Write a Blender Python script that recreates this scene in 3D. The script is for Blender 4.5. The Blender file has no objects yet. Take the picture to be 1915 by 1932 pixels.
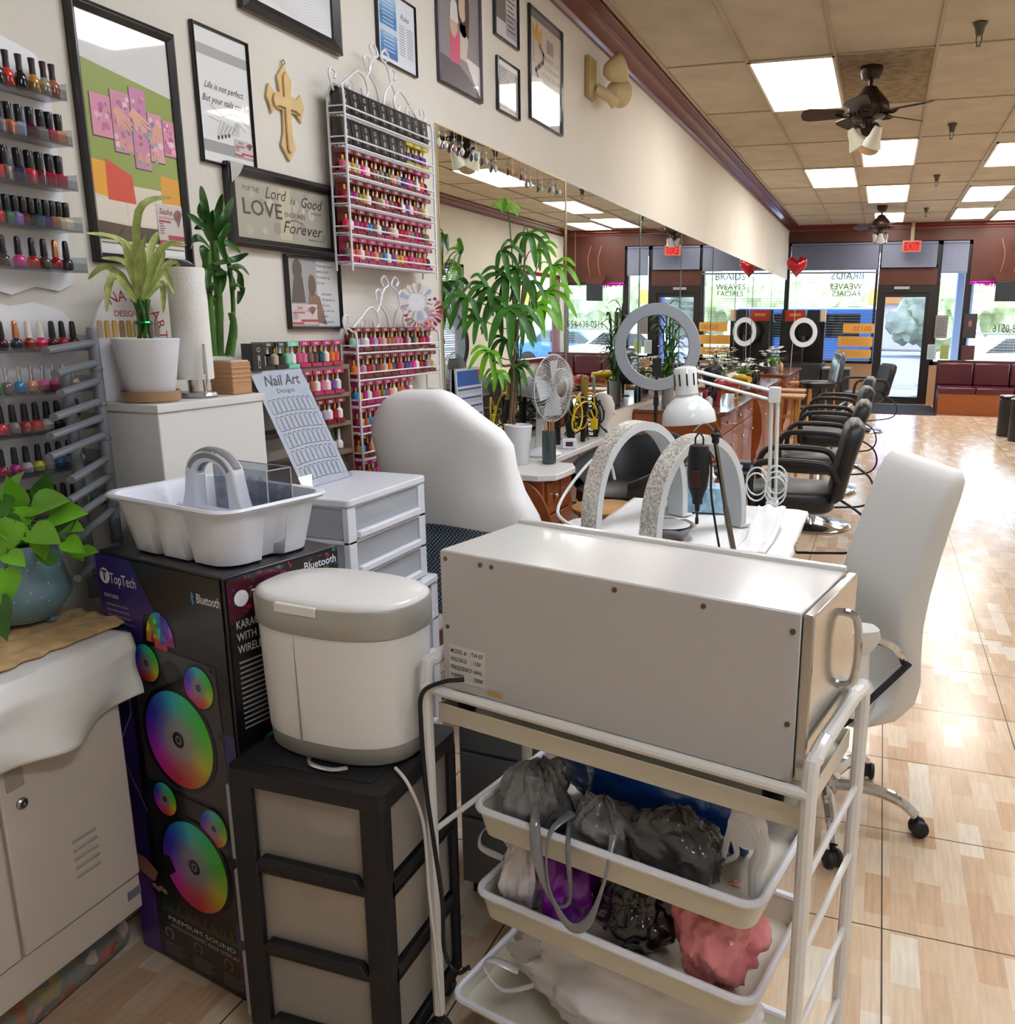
import bpy, bmesh, math, random
from mathutils import Vector, Matrix, noise as mnoise
R_ = random.Random(7)
PI = math.pi
SC = bpy.context.scene
COL = SC.collection

# ------------------------------------------------------------------ camera (metres; camera stands at the origin, 1.5 m up)
F, PX, PY, VX, VY, HC = 1600., 1140., 966., 1668., 610., 1.5
def _cam():
    d = Vector(((VX-PX)/F, -(VY-PY)/F, 1.0))
    a = math.tan(math.radians(0.5))
    u = Vector((a, 1, -(a*d.x + d.y)/d.z)).normalized()
    y = d.normalized()
    x = -(y.cross(u))
    return x, y, u
RX, RY, RZ = _cam()
def ray(px, py):
    v = Vector(((px-PX)/F, (PY-py)/F, 1.0))
    return Vector((RX.dot(v), RY.dot(v), RZ.dot(v)))
def onX(px, py, X):
    d = ray(px, py); t = X/d.x; return Vector((X, d.y*t, HC + d.z*t))
def onY(px, py, Y):
    d = ray(px, py); t = Y/d.y; return Vector((d.x*t, Y, HC + d.z*t))
def onZ(px, py, Z):
    d = ray(px, py); t = (Z-HC)/d.z; return Vector((d.x*t, d.y*t, Z))

cd = bpy.data.cameras.new('camera'); cam = bpy.data.objects.new('camera', cd); COL.objects.link(cam)
cd.sensor_fit = 'HORIZONTAL'; cd.sensor_width = 36.0; cd.lens = 36.0*F/1915.
cd.shift_x = (957.5-PX)/1915.; cd.shift_y = 0; cd.clip_start = 0.05; cd.clip_end = 300
def _camrow(v):   # world vector of a camera axis
    return Vector((RX.dot(v), RY.dot(v), RZ.dot(v)))
cr, cu, cb = _camrow(Vector((1,0,0))), _camrow(Vector((0,1,0))), -_camrow(Vector((0,0,1)))
mw = Matrix.Identity(4)
for i in range(3):
    mw[i][0], mw[i][1], mw[i][2] = cr[i], cu[i], cb[i]
mw[2][3] = HC
cam.matrix_world = mw
SC.camera = cam

# ------------------------------------------------------------------ materials
def C(h):
    h = h.lstrip('#'); o = []
    for i in (0, 2, 4):
        c = int(h[i:i+2], 16)/255.
        o.append(c/12.92 if c <= 0.04045 else ((c+0.055)/1.055)**2.4)
    return tuple(o)
MATS = {}
def mat(name, col, rough=0.5, metal=0.0, spec=0.5, bump=0.0, bscale=60., var=0.0, vscale=8., coat=0.0, trans=0.0, ior=1.45,
        emit=None, estr=0.0, alpha=1.0, sss=0.0, coords='Object', stretch=None):
    if name in MATS: return MATS[name]
    m = bpy.data.materials.new(name); m.use_nodes = True
    nt = m.node_tree; b = nt.nodes['Principled BSDF']
    c = C(col) if isinstance(col, str) else col
    b.inputs['Base Color'].default_value = (*c, 1)
    b.inputs['Roughness'].default_value = rough; b.inputs['Metallic'].default_value = metal
    b.inputs['Specular IOR Level'].default_value = spec; b.inputs['IOR'].default_value = ior
    b.inputs['Coat Weight'].default_value = coat; b.inputs['Coat Roughness'].default_value = 0.06
    b.inputs['Transmission Weight'].default_value = trans; b.inputs['Alpha'].default_value = alpha
    if sss: b.inputs['Subsurface Weight'].default_value = sss; b.inputs['Subsurface Scale'].default_value = 0.02
    if emit is not None:
        b.inputs['Emission Color'].default_value = (*(C(emit) if isinstance(emit, str) else emit), 1); b.inputs['Emission Strength'].default_value = estr
    if bump or var:
        tc = nt.nodes.new('ShaderNodeTexCoord'); src = tc.outputs[coords]
        if stretch:
            mp = nt.nodes.new('ShaderNodeMapping'); mp.inputs['Scale'].default_value = stretch
            nt.links.new(src, mp.inputs['Vector']); src = mp.outputs['Vector']
    if bump:
        n = nt.nodes.new('ShaderNodeTexNoise'); n.inputs['Scale'].default_value = bscale; n.inputs['Detail'].default_value = 3
        bp = nt.nodes.new('ShaderNodeBump'); bp.inputs['Strength'].default_value = bump; bp.inputs['Distance'].default_value = 0.004
        nt.links.new(src, n.inputs['Vector']); nt.links.new(n.outputs['Fac'], bp.inputs['Height']); nt.links.new(bp.outputs['Normal'], b.inputs['Normal'])
    if var:
        n2 = nt.nodes.new('ShaderNodeTexNoise'); n2.inputs['Scale'].default_value = vscale; n2.inputs['Detail'].default_value = 5
        cr_ = nt.nodes.new('ShaderNodeValToRGB')
        cr_.color_ramp.elements[0].position = 0.3; cr_.color_ramp.elements[1].position = 0.7
        cr_.color_ramp.elements[0].color = (*[x*(1-var) for x in c], 1); cr_.color_ramp.elements[1].color = (*[min(1, x*(1+var)) for x in c], 1)
        nt.links.new(src, n2.inputs['Vector']); nt.links.new(n2.outputs['Fac'], cr_.inputs['Fac']); nt.links.new(cr_.outputs['Color'], b.inputs['Base Color'])
    MATS[name] = m
    return m
def artmat(name, rough=0.4, coat=0.0, spec=0.5):
    """printed matter: colour comes from the print's own ink (a colour attribute on the mesh)"""
    if name in MATS: return MATS[name]
    m = bpy.data.materials.new(name); m.use_nodes = True; nt = m.node_tree; b = nt.nodes['Principled BSDF']
    a = nt.nodes.new('ShaderNodeVertexColor'); a.layer_name = 'ink'
    nt.links.new(a.outputs['Color'], b.inputs['Base Color'])
    b.inputs['Roughness'].default_value = rough; b.inputs['Coat Weight'].default_value = coat; b.inputs['Coat Roughness'].default_value = 0.03
    b.inputs['Specular IOR Level'].default_value = spec
    MATS[name] = m
    return m

white_plastic = mat('white_plastic', '#eceef4', 0.35, coat=0.2)
white_metal = mat('white_enamel', '#e9e7e2', 0.3, coat=0.5)
black_plastic = mat('black_plastic', '#17171a', 0.4)
black_gloss = mat('black_gloss', '#0c0c0e', 0.18, coat=0.6)
chrome = mat('chrome', '#d5d7da', 0.12, 1.0)
steel = mat('brushed_steel', '#a9abad', 0.32, 1.0)
black_leather = mat('black_leather', '#1b1b1d', 0.42, bump=0.15, bscale=180)
gold = mat('gold_cap', '#c9a352', 0.25, 1.0)
paper_white = mat('white_paper', '#f2f1ee', 0.7)
leaf_green = mat('leaf_green', '#3a6e24', 0.38, var=0.35, vscale=14, spec=0.4)
leaf_dark = mat('leaf_dark_green', '#2c5a1e', 0.38, var=0.35, vscale=14)
leaf_bright = mat('leaf_bright_green', '#6fae2a', 0.35, var=0.3, vscale=12)
soil = mat('potting_soil', '#2b1d14', 0.9, bump=0.8, bscale=90)
wood_brown = mat('cherry_laminate', '#8f4a22', 0.32, var=0.12, vscale=4, coat=0.25, stretch=(1, 1, 9))
wood_light = mat('light_wood', '#b98a52', 0.45, var=0.18, vscale=6, stretch=(1, 1, 12))
wood_stool = mat('oak_stool', '#b07a3c', 0.42, var=0.15, vscale=9)
mahogany = mat('mahogany_paint', '#6b2a20', 0.28, coat=0.4, var=0.12, vscale=5)
black_ink = mat('black_ink', '#121212', 0.5)
grey_ink = mat('grey_ink', '#6c6c70', 0.5)
red_ink = mat('red_ink', '#c5202f', 0.5)
white_ink = mat('white_ink', '#f4f4f4', 0.5)
art = artmat('printed_paper', 0.55)
art_glass = artmat('print_under_glass', 0.35, coat=1.0)
art_box = artmat('printed_carton', 0.3, coat=0.3)
clear_plastic = mat('clear_plastic', '#f3f6fa', 0.05, trans=1.0, ior=1.3)
glass = mat('clear_glass', '#f4fbf8', 0.02, trans=1.0, ior=1.45)

# ------------------------------------------------------------------ mesh builder
def angle_smooth(me, deg):
    for p in me.polygons: p.use_smooth = True
    try: me.set_sharp_from_angle(angle=math.radians(deg))
    except Exception: pass
_textcache = {}
class MB:
    def __init__(s):
        s.v = []; s.f = []; s.m = []; s.c = []; s.cur = 0; s.col = (1, 1, 1); s.T = None
    def add(s, vs, fs, cols=None):
        o = len(s.v)
        for i, p in enumerate(vs):
            p = Vector(p)
            if s.T is not None: p = s.T @ p
            s.v.append(p); s.c.append(cols[i] if cols else s.col)
        for f in fs:
            s.f.append([o+i for i in f]); s.m.append(s.cur)
        return s
    def box(s, x0, x1, y0, y1, z0, z1):
        return s.add([(x0,y0,z0),(x1,y0,z0),(x1,y1,z0),(x0,y1,z0),(x0,y0,z1),(x1,y0,z1),(x1,y1,z1),(x0,y1,z1)],
                     [(0,3,2,1),(4,5,6,7),(0,1,5,4),(1,2,6,5),(2,3,7,6),(3,0,4,7)])
    def cbox(s, c, sx, sy, sz, rz=0, ry=0, rx=0):
        M = Matrix.Translation(c) @ Matrix.Rotation(rz, 4, 'Z') @ Matrix.Rotation(ry, 4, 'Y') @ Matrix.Rotation(rx, 4, 'X')
        o = s.T; s.T = (o @ M) if o is not None else M
        s.box(-sx/2, sx/2, -sy/2, sy/2, -sz/2, sz/2); s.T = o
        return s
    def frustum(s, x0, x1, y0, y1, z0, X0, X1, Y0, Y1, z1):
        return s.add([(x0,y0,z0),(x1,y0,z0),(x1,y1,z0),(x0,y1,z0),(X0,Y0,z1),(X1,Y0,z1),(X1,Y1,z1),(X0,Y1,z1)],
                     [(0,3,2,1),(4,5,6,7),(0,1,5,4),(1,2,6,5),(2,3,7,6),(3,0,4,7)])
    def tube(s, pts, r, n=8, closed=False, flat=1.0):
        pts = [Vector(p) for p in pts]; k = len(pts)
        rs = r if isinstance(r, (list, tuple)) else [r]*k
        vs = []; fs = []; prev = None
        for i, p in enumerate(pts):
            a = pts[(i-1) % k] if (closed or i > 0) else p
            b = pts[(i+1) % k] if (closed or i < k-1) else p
            t = (b-a)
            if t.length < 1e-9: t = Vector((0,0,1))
            t.normalize()
            if prev is None:
                h = Vector((0,0,1)) if abs(t.z) < 0.9 else Vector((1,0,0))
                n1 = t.cross(h).normalized()
            else:
                n1 = (prev - t*prev.dot(t))
                if n1.length < 1e-6: n1 = t.orthogonal()
                n1.normalize()
            prev = n1; n2 = t.cross(n1)
            for j in range(n):
                a_ = 2*PI*j/n
                vs.append(p + n1*(math.cos(a_)*rs[i]) + n2*(math.sin(a_)*rs[i]*flat))
        m = k if closed else k-1
        for i in range(m):
            for j in range(n):
                a0 = i*n+j; a1 = i*n+(j+1) % n; b0 = ((i+1) % k)*n+j; b1 = ((i+1) % k)*n+(j+1) % n
                fs.append((a0, a1, b1, b0))
        if not closed:
            fs.append(tuple(range(n-1, -1, -1))); fs.append(tuple((k-1)*n+j for j in range(n)))
        return s.add(vs, fs)
    def lathe(s, prof, n=24, c=(0,0,0), cap0=True, cap1=True, sy=1.0):
        vs = []; fs = []; k = len(prof)
        for (r, z) in prof:
            for j in range(n):
                a = 2*PI*j/n; vs.append((c[0]+r*math.cos(a), c[1]+r*math.sin(a)*sy, c[2]+z))
        for i in range(k-1):
            for j in range(n):
                fs.append((i*n+j, i*n+(j+1) % n, (i+1)*n+(j+1) % n, (i+1)*n+j))
        if cap0: fs.append(tuple(range(n-1, -1, -1)))
        if cap1: fs.append(tuple((k-1)*n+j for j in range(n)))
        return s.add(vs, fs)
    def sphere(s, c, r, nu=16, nv=10):
        if not isinstance(r, (tuple, list)): r = (r, r, r)
        vs = [(c[0], c[1], c[2]-r[2])]; fs = []
        for i in range(1, nv):
            t = -PI/2 + PI*i/nv
            for j in range(nu):
                a = 2*PI*j/nu; vs.append((c[0]+r[0]*math.cos(t)*math.cos(a), c[1]+r[1]*math.cos(t)*math.sin(a), c[2]+r[2]*math.sin(t)))
        vs.append((c[0], c[1], c[2]+r[2])); L = len(vs)-1
        for j in range(nu):
            fs.append((0, 1+(j+1) % nu, 1+j)); b = 1+(nv-2)*nu; fs.append((L, b+j, b+(j+1) % nu))
        for i in range(nv-2):
            for j in range(nu):
                a = 1+i*nu; fs.append((a+j, a+(j+1) % nu, a+nu+(j+1) % nu, a+nu+j))
        return s.add(vs, fs)
    def prism(s, out, y0, y1, cap=True):
        """outline in (x,z), extruded from y0 (front) to y1"""
        n = len(out); A = sum(out[i][0]*out[(i+1) % n][1]-out[(i+1) % n][0]*out[i][1] for i in range(n))
        if A < 0: out = out[::-1]
        vs = [(x, y0, z) for x, z in out] + [(x, y1, z) for x, z in out]
        fs = [(i, n+i, n+(i+1) % n, (i+1) % n) for i in range(n)]
        if cap: fs += [tuple(range(n)), tuple(range(2*n-1, n-1, -1))]
        return s.add(vs, fs)
    def prismz(s, out, z0, z1):
        n = len(out); A = sum(out[i][0]*out[(i+1) % n][1]-out[(i+1) % n][0]*out[i][1] for i in range(n))
        if A < 0: out = out[::-1]
        vs = [(x, y, z0) for x, y in out] + [(x, y, z1) for x, y in out]
        fs = [(i, (i+1) % n, n+(i+1) % n, n+i) for i in range(n)] + [tuple(range(n-1, -1, -1)), tuple(range(n, 2*n))]
        return s.add(vs, fs)
    def sheet(s, fn, nu, nv, colfn=None):
        vs = []; cs = []; fs = []
        for i in range(nu+1):
            for j in range(nv+1):
                vs.append(fn(i/nu, j/nv)); cs.append(colfn(i/nu, j/nv) if colfn else s.col)
        for i in range(nu):
            for j in range(nv):
                a = i*(nv+1)+j; fs.append((a, a+nv+1, a+nv+2, a+1))
        return s.add(vs, fs, cs)
    def quad(s, x0, x1, z0, z1, y, col=None):
        """a printed rectangle facing -y"""
        if col is not None: s.col = C(col) if isinstance(col, str) else col
        return s.add([(x0,y,z0),(x1,y,z0),(x1,y,z1),(x0,y,z1)], [(0,1,2,3)])
    def poly(s, pts, y, col=None):
        if col is not None: s.col = C(col) if isinstance(col, str) else col
        n = len(pts); A = sum(pts[i][0]*pts[(i+1) % n][1]-pts[(i+1) % n][0]*pts[i][1] for i in range(n))
        if A < 0: pts = pts[::-1]
        return s.add([(x, y, z) for x, z in pts], [tuple(range(n))])
    def disc(s, x, z, r, y, col=None, n=20, rz=None):
        return s.poly([(x+r*math.cos(2*PI*i/n), z+(rz or r)*math.sin(2*PI*i/n)) for i in range(n)], y, col)
    def stroke(s, pts, w, y, col=None):
        """a drawn line on a print"""
        if col is not None: s.col = C(col) if isinstance(col, str) else col
        for (a, b) in zip(pts[:-1], pts[1:]):
            d = Vector((b[0]-a[0], b[1]-a[1]))
            if d.length < 1e-6: continue
            d.normalize(); nx, nz = -d.y*w/2, d.x*w/2; ex, ez = d.x*w/3, d.y*w/3
            q = [(a[0]-nx-ex, y, a[1]-nz-ez), (b[0]-nx+ex, y, b[1]-nz+ez), (b[0]+nx+ex, y, b[1]+nz+ez), (a[0]+nx-ex, y, a[1]+nz-ez)]
            s.add(q, [(0,1,2,3)])
        return s
    def text(s, t, x, z, size, y, col=None, align='CENTER', shear=0.0, w=None, bold=0.0, mirror=False):
        """lettering facing -y with its baseline at (x, z); size = cap height"""
        if col is not None: s.col = C(col) if isinstance(col, str) else col
        key = (t, align, shear, bold)
        if key not in _textcache:
            cu_ = bpy.data.curves.new('lettering', 'FONT'); cu_.body = t; cu_.align_x = align; cu_.shear = shear; cu_.offset = bold
            cu_.resolution_u = 2; cu_.size = 1.0
            ob = bpy.data.objects.new('lettering', cu_); COL.objects.link(ob)
            me = bpy.data.meshes.new_from_object(ob)
            _textcache[key] = ([tuple(v.co) for v in me.vertices], [tuple(p.vertices) for p in me.polygons])
            bpy.data.objects.remove(ob); bpy.data.curves.remove(cu_); bpy.data.meshes.remove(me)
        vs, fs = _textcache[key]
        if not vs: return s
        k = size/0.7; kx = k
        if w is not None:
            xs = [p[0] for p in vs]; kx = w/max(1e-6, max(xs)-min(xs))
        if mirror:
            return s.add([(x-p[0]*kx, y, z+p[1]*k) for p in vs], [f[::-1] for f in fs])
        return s.add([(x+p[0]*kx, y, z+p[1]*k) for p in vs], fs)
    def build(s, name, mats, parent=None, smooth=30, bevel=0.0, seg=2, sub=0, label=None, loc=None, rz=0, ink=False, solid=0.0):
        me = bpy.data.meshes.new(name)
        me.from_pydata([tuple(p) for p in s.v], [], s.f)
        if not isinstance(mats, (list, tuple)): mats = [mats]
        for m in mats: me.materials.append(m)
        me.polygons.foreach_set('material_index', [min(i, len(mats)-1) for i in s.m])
        if ink:
            at = me.color_attributes.new('ink', 'FLOAT_COLOR', 'POINT')
            flat = []
            for c in s.c: flat += [c[0], c[1], c[2], 1.0]
            at.data.foreach_set('color', flat)
        me.update()
        if smooth: angle_smooth(me, smooth)
        o = bpy.data.objects.new(name, me); COL.objects.link(o)
        if bevel:
            b = o.modifiers.new('bevel', 'BEVEL'); b.width = bevel; b.segments = seg; b.limit_method = 'ANGLE'; b.angle_limit = math.radians(40)
            b.harden_normals = False
        if sub:
            d = o.modifiers.new('sub', 'SUBSURF'); d.levels = sub; d.render_levels = sub
        if solid:
            d = o.modifiers.new('solid', 'SOLIDIFY'); d.thickness = solid; d.offset = 0
        if parent is not None: o.parent = parent
        if loc is not None: o.location = loc
        if rz: o.rotation_euler[2] = rz
        if label: o['label'] = label
        return o

def tag(o, label, cat, group=None):
    o['label'] = label; o['category'] = cat
    if group: o['group'] = group
    return o
def thing(name, label, cat, loc=(0,0,0), rz=0, group=None):
    o = bpy.data.objects.new(name, None); COL.objects.link(o); o.location = loc; o.rotation_euler[2] = rz
    o.empty_display_size = 0.05
    return tag(o, label, cat, group)
def struct(o):
    o['kind'] = 'structure'; return o
KIDS = {}
def copy_tree(o, loc=None, rz=None, label=None, group=None, parent=None):
    c = o.copy(); COL.objects.link(c)
    if parent is not None: c.parent = parent
    for ch in list(o.children): copy_tree(ch, parent=c)
    if loc is not None: c.location = loc
    if rz is not None: c.rotation_euler[2] = rz
    if label: c['label'] = label
    if group: c['group'] = group
    return c
def objmat(o, m, i=0):
    o.material_slots[i].link = 'OBJECT'; o.material_slots[i].material = m
def arc(cx, cz, r, a0, a1, n=12, rz=None):
    return [(cx+r*math.cos(a0+(a1-a0)*i/n), cz+(rz or r)*math.sin(a0+(a1-a0)*i/n)) for i in range(n+1)]
def smoothpath(pts, n=8, closed=False):
    """Catmull-Rom through the points"""
    P = [Vector(p) for p in pts]; k = len(P); out = []
    rng = range(k) if closed else range(k-1)
    for i in rng:
        p0 = P[(i-1) % k] if (closed or i > 0) else P[i]; p1 = P[i]; p2 = P[(i+1) % k]
        p3 = P[(i+2) % k] if (closed or i < k-2) else P[(i+1) % k]
        for j in range(n):
            t = j/n
            out.append(0.5*((2*p1)+(p2-p0)*t+(2*p0-5*p1+4*p2-p3)*t*t+(3*p1-p0-3*p2+p3)*t**3))
    if not closed: out.append(P[-1])
    return out
def rrect(x0, x1, z0, z1, r, n=4):
    o = []
    for cx, cz, a in ((x1-r, z1-r, 0), (x0+r, z1-r, PI/2), (x0+r, z0+r, PI), (x1-r, z0+r, 1.5*PI)):
        o += arc(cx, cz, r, a, a+PI/2, n)
    return o
ORD = ['first', 'second', 'third', 'fourth', 'fifth', 'sixth', 'seventh', 'eighth', 'ninth', 'tenth', 'eleventh', 'twelfth', 'thirteenth', 'fourteenth']
XW, XR, YF, YB, ZC = -1.85, 2.75, 17.3, -2.6, 3.3
# ------------------------------------------------------------------ room shell
def floor_mat():
    m = bpy.data.materials.new('woodblock_tile'); m.use_nodes = True; nt = m.node_tree; b = nt.nodes['Principled BSDF']
    N = nt.nodes.new; L = nt.links.new
    tc = N('ShaderNodeTexCoord'); sp = N('ShaderNodeSeparateXYZ'); L(tc.outputs['Object'], sp.inputs[0])
    cb = N('ShaderNodeCombineXYZ'); L(sp.outputs['Y'], cb.inputs[0]); L(sp.outputs['X'], cb.inputs[1])
    br = N('ShaderNodeTexBrick'); L(cb.outputs[0], br.inputs['Vector'])
    br.inputs['Color1'].default_value = (0,0,0,1); br.inputs['Color2'].default_value = (1,1,1,1); br.inputs['Scale'].default_value = 1.0
    br.inputs['Mortar Size'].default_value = 0.0; br.inputs['Brick Width'].default_value = 0.171; br.inputs['Row Height'].default_value = 0.0653
    br.offset = 0.38; br.squash = 1.0
    rp = N('ShaderNodeValToRGB'); rp.color_ramp.interpolation = 'CONSTANT'; e = rp.color_ramp.elements
    cols = ['#d2b393', '#dcc1a2', '#e0c8aa', '#d3b595', '#e6d9c4', '#d9bd9c', '#e2ccb0', '#cfac8a']
    e[0].color = (*C(cols[0]), 1); e[0].position = 0
    e[1].color = (*C(cols[1]), 1); e[1].position = 0.14
    for i, c in enumerate(cols[2:]):
        k = e.new(0.28+i*0.12); k.color = (*C(c), 1)
    L(br.outputs['Color'], rp.inputs['Fac'])
    mp = N('ShaderNodeMapping'); mp.inputs['Scale'].default_value = (60, 5, 1); L(tc.outputs['Object'], mp.inputs['Vector'])
    ns = N('ShaderNodeTexNoise'); ns.inputs['Scale'].default_value = 1.6; ns.inputs['Detail'].default_value = 6; L(mp.outputs[0], ns.inputs['Vector'])
    mr = N('ShaderNodeMapRange'); mr.inputs['From Min'].default_value = 0.3; mr.inputs['From Max'].default_value = 0.7; mr.inputs['To Min'].default_value = 0.88; mr.inputs['To Max'].default_value = 1.08
    L(ns.outputs['Fac'], mr.inputs['Value'])
    mx = N('ShaderNodeMix'); mx.data_type = 'RGBA'; mx.blend_type = 'MULTIPLY'; mx.inputs[0].default_value = 1
    L(rp.outputs['Color'], mx.inputs[6]); L(mr.outputs[0], mx.inputs[7])
    def line(o, off, hw):
        a = N('ShaderNodeMath'); a.operation = 'SUBTRACT'; a.inputs[1].default_value = off; L(o, a.inputs[0])
        d = N('ShaderNodeMath'); d.operation = 'PINGPONG'; d.inputs[1].default_value = 0.457/2; L(a.outputs[0], d.inputs[0])
        c = N('ShaderNodeMath'); c.operation = 'LESS_THAN'; c.inputs[1].default_value = hw; L(d.outputs[0], c.inputs[0]); return c.outputs[0]
    l1 = line(sp.outputs['X'], 0.11, 0.0021); l2 = line(sp.outputs['Y'], 2.0, 0.0021)
    mxx = N('ShaderNodeMath'); mxx.operation = 'MAXIMUM'; L(l1, mxx.inputs[0]); L(l2, mxx.inputs[1])
    m2 = N('ShaderNodeMix'); m2.data_type = 'RGBA'; L(mxx.outputs[0], m2.inputs[0]); L(mx.outputs[2], m2.inputs[6]); m2.inputs[7].default_value = (*C('#54483c'), 1)
    L(m2.outputs[2], b.inputs['Base Color'])
    b.inputs['Roughness'].default_value = 0.2; b.inputs['Specular IOR Level'].default_value = 0.6
    bp = N('ShaderNodeBump'); bp.inputs['Strength'].default_value = 0.12; bp.inputs['Distance'].default_value = 0.002
    iv = N('ShaderNodeMath'); iv.operation = 'SUBTRACT'; iv.inputs[0].default_value = 1.0; L(mxx.outputs[0], iv.inputs[1]); L(iv.outputs[0], bp.inputs['Height']); L(bp.outputs['Normal'], b.inputs['Normal'])
    return m
wall_cream = mat('cream_wall', '#ddd8cd', 0.75, bump=0.35, bscale=70, var=0.03, vscale=2)
ceil_mat = mat('ceiling_tile', '#c9bea9', 0.9, bump=0.5, bscale=120, var=0.10, vscale=3)
tbar_mat = mat('ceiling_grid_metal', '#b3a588', 0.5)
brown_panel = mat('brown_header_panel', '#4b2116', 0.45, var=0.2, vscale=3)
bronze = mat('dark_bronze_frame', '#191412', 0.35)
tan_wall = mat('tan_wall', '#a8805c', 0.7)
fm = floor_mat()
struct(MB().box(-2.1, 3.0, YB-.15, YF+.06, -0.12, 0).build('floor', fm))
struct(MB().box(XW-.2, XW, YB-.15, YF+.2, -0.12, ZC+.1).build('wall_left', wall_cream))
# ceiling slab + grid
struct(MB().box(-2.05, 3.0, YB-.15, YF+.2, ZC, ZC+.15).build('ceiling', ceil_mat))
GX = [-1.66, -1.06, -.46, .2, .92, 1.52, 2.12]
GY = [-2.2, -.8, .65, 2.1, 3.55, 5.05, 6.54, 8.03, 9.5, 11.0, 12.5, 14.2, 15.7, 17.1]
g = MB()
for x in GX: g.box(x-.012, x+.012, YB, YF, ZC-.012, ZC+.001)
for y in GY: g.box(XW, XR, y-.012, y+.012, ZC-.008, ZC+.001)
struct(g.build('ceiling_grid', tbar_mat))
# right wall with two windows, wall behind the camera
w = MB()
rw = [(10.9, 12.6, .75, 2.35), (14.6, 16.9, .7, 2.4)]
ys = [YB-.15, 10.9, 12.6, 14.6, 16.9, YF+.2]
for a, b_, hole in ((ys[0], ys[1], None), (ys[1], ys[2], rw[0]), (ys[2], ys[3], None), (ys[3], ys[4], rw[1]), (ys[4], ys[5], None)):
    if hole is None: w.box(XR, XR+.15, a, b_, -.12, ZC+.1)
    else:
        w.box(XR, XR+.15, a, b_, -.12, hole[2]); w.box(XR, XR+.15, a, b_, hole[3], ZC+.1)
struct(w.build('wall_right', wall_cream))
struct(MB().box(XW-.2, XR+.15, YB-.15, YB, -.12, ZC+.1).build('wall_back', wall_cream))
# crown moulding
prof = [(0, 3.185), (.022, 3.185), (.03, 3.2), (.03, 3.212), (.06, 3.228), (.10, 3.24), (.115, 3.246), (.115, 3.256), (.15, 3.27), (.17, 3.276), (.17, 3.299), (0, 3.299)]
def crown(name, side):
    m = MB()
    if side == 'left':
        n = len(prof); vs = [(XW+.001+p, YB, z) for p, z in prof]+[(XW+.001+p, YF, z) for p, z in prof]
    elif side == 'right':
        n = len(prof); vs = [(XR-.001-p, YF, z) for p, z in prof]+[(XR-.001-p, YB, z) for p, z in prof]
    else:
        n = len(prof); vs = [(XW, YF-.101-p*.5, z) for p, z in prof]+[(XR, YF-.101-p*.5, z) for p, z in prof]
    fs = [(i, (i+1) % n, n+(i+1) % n, n+i) for i in range(n)]+[tuple(range(n-1, -1, -1)), tuple(range(n, 2*n))]
    m.add(vs, fs); return struct(m.build(name, mahogany, smooth=25))
crown('trim_1', 'left'); crown('trim_2', 'right'); crown('trim_3', 'far')
struct(MB().box(XR-.015, XR-.001, YB, YF, 0, .1).build('baseboard_right', mahogany))
struct(MB().box(XW+.001, XW+.015, 2.3, YF, 0, .1).build('baseboard_left', mahogany))

# ------------------------------------------------------------------ storefront
def paneglass(name='window_glass', tint='#eef5f5', refl=1.0):
    if name in MATS: return MATS[name]
    m = bpy.data.materials.new(name); m.use_nodes = True; nt = m.node_tree; nt.nodes.remove(nt.nodes['Principled BSDF'])
    t = nt.nodes.new('ShaderNodeBsdfTransparent'); t.inputs[0].default_value = (*C(tint), 1)
    gl = nt.nodes.new('ShaderNodeBsdfGlossy'); gl.inputs['Roughness'].default_value = 0.02
    lw = nt.nodes.new('ShaderNodeLayerWeight'); pw = nt.nodes.new('ShaderNodeMath'); pw.operation = 'POWER'; pw.inputs[1].default_value = 4.0
    fr = nt.nodes.new('ShaderNodeMath'); fr.operation = 'MULTIPLY_ADD'; fr.inputs[1].default_value = .6; fr.inputs[2].default_value = .04
    nt.links.new(lw.outputs['Facing'], pw.inputs[0]); nt.links.new(pw.outputs[0], fr.inputs[0])
    mx = nt.nodes.new('ShaderNodeMixShader'); nt.links.new(fr.outputs[0], mx.inputs[0]); nt.links.new(t.outputs[0], mx.inputs[1]); nt.links.new(gl.outputs[0], mx.inputs[2])
    nt.links.new(mx.outputs[0], nt.nodes['Material Output'].inputs[0]); MATS[name] = m; return m
pane = paneglass(); door_pane = paneglass('tinted_door_glass', '#c2c8dc'); thin_clear = paneglass('thin_clear_plastic', '#f2f5fa')
y0, y1 = YF-.1, YF+.06
far = MB()
far.box(XW, XR, YF-.1, YF+.1, 2.98, ZC)               # header over everything
far.cur = 1
far.box(XW, -.16, YF-.1, YF+.1, 0, .74); far.box(.86, XR, YF-.1, YF+.1, 0, .74)      # knee wall
far.cur = 0
far.box(-.16, .86, YF-.08, YF+.08, 2.2, 2.5)            # brown band over the door
far.box(1.42, XR, YF-.12, YF+.1, 2.27, 2.98)            # brown header panel over the long window
struct(far.build('wall_far', [brown_panel, tan_wall]))
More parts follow.
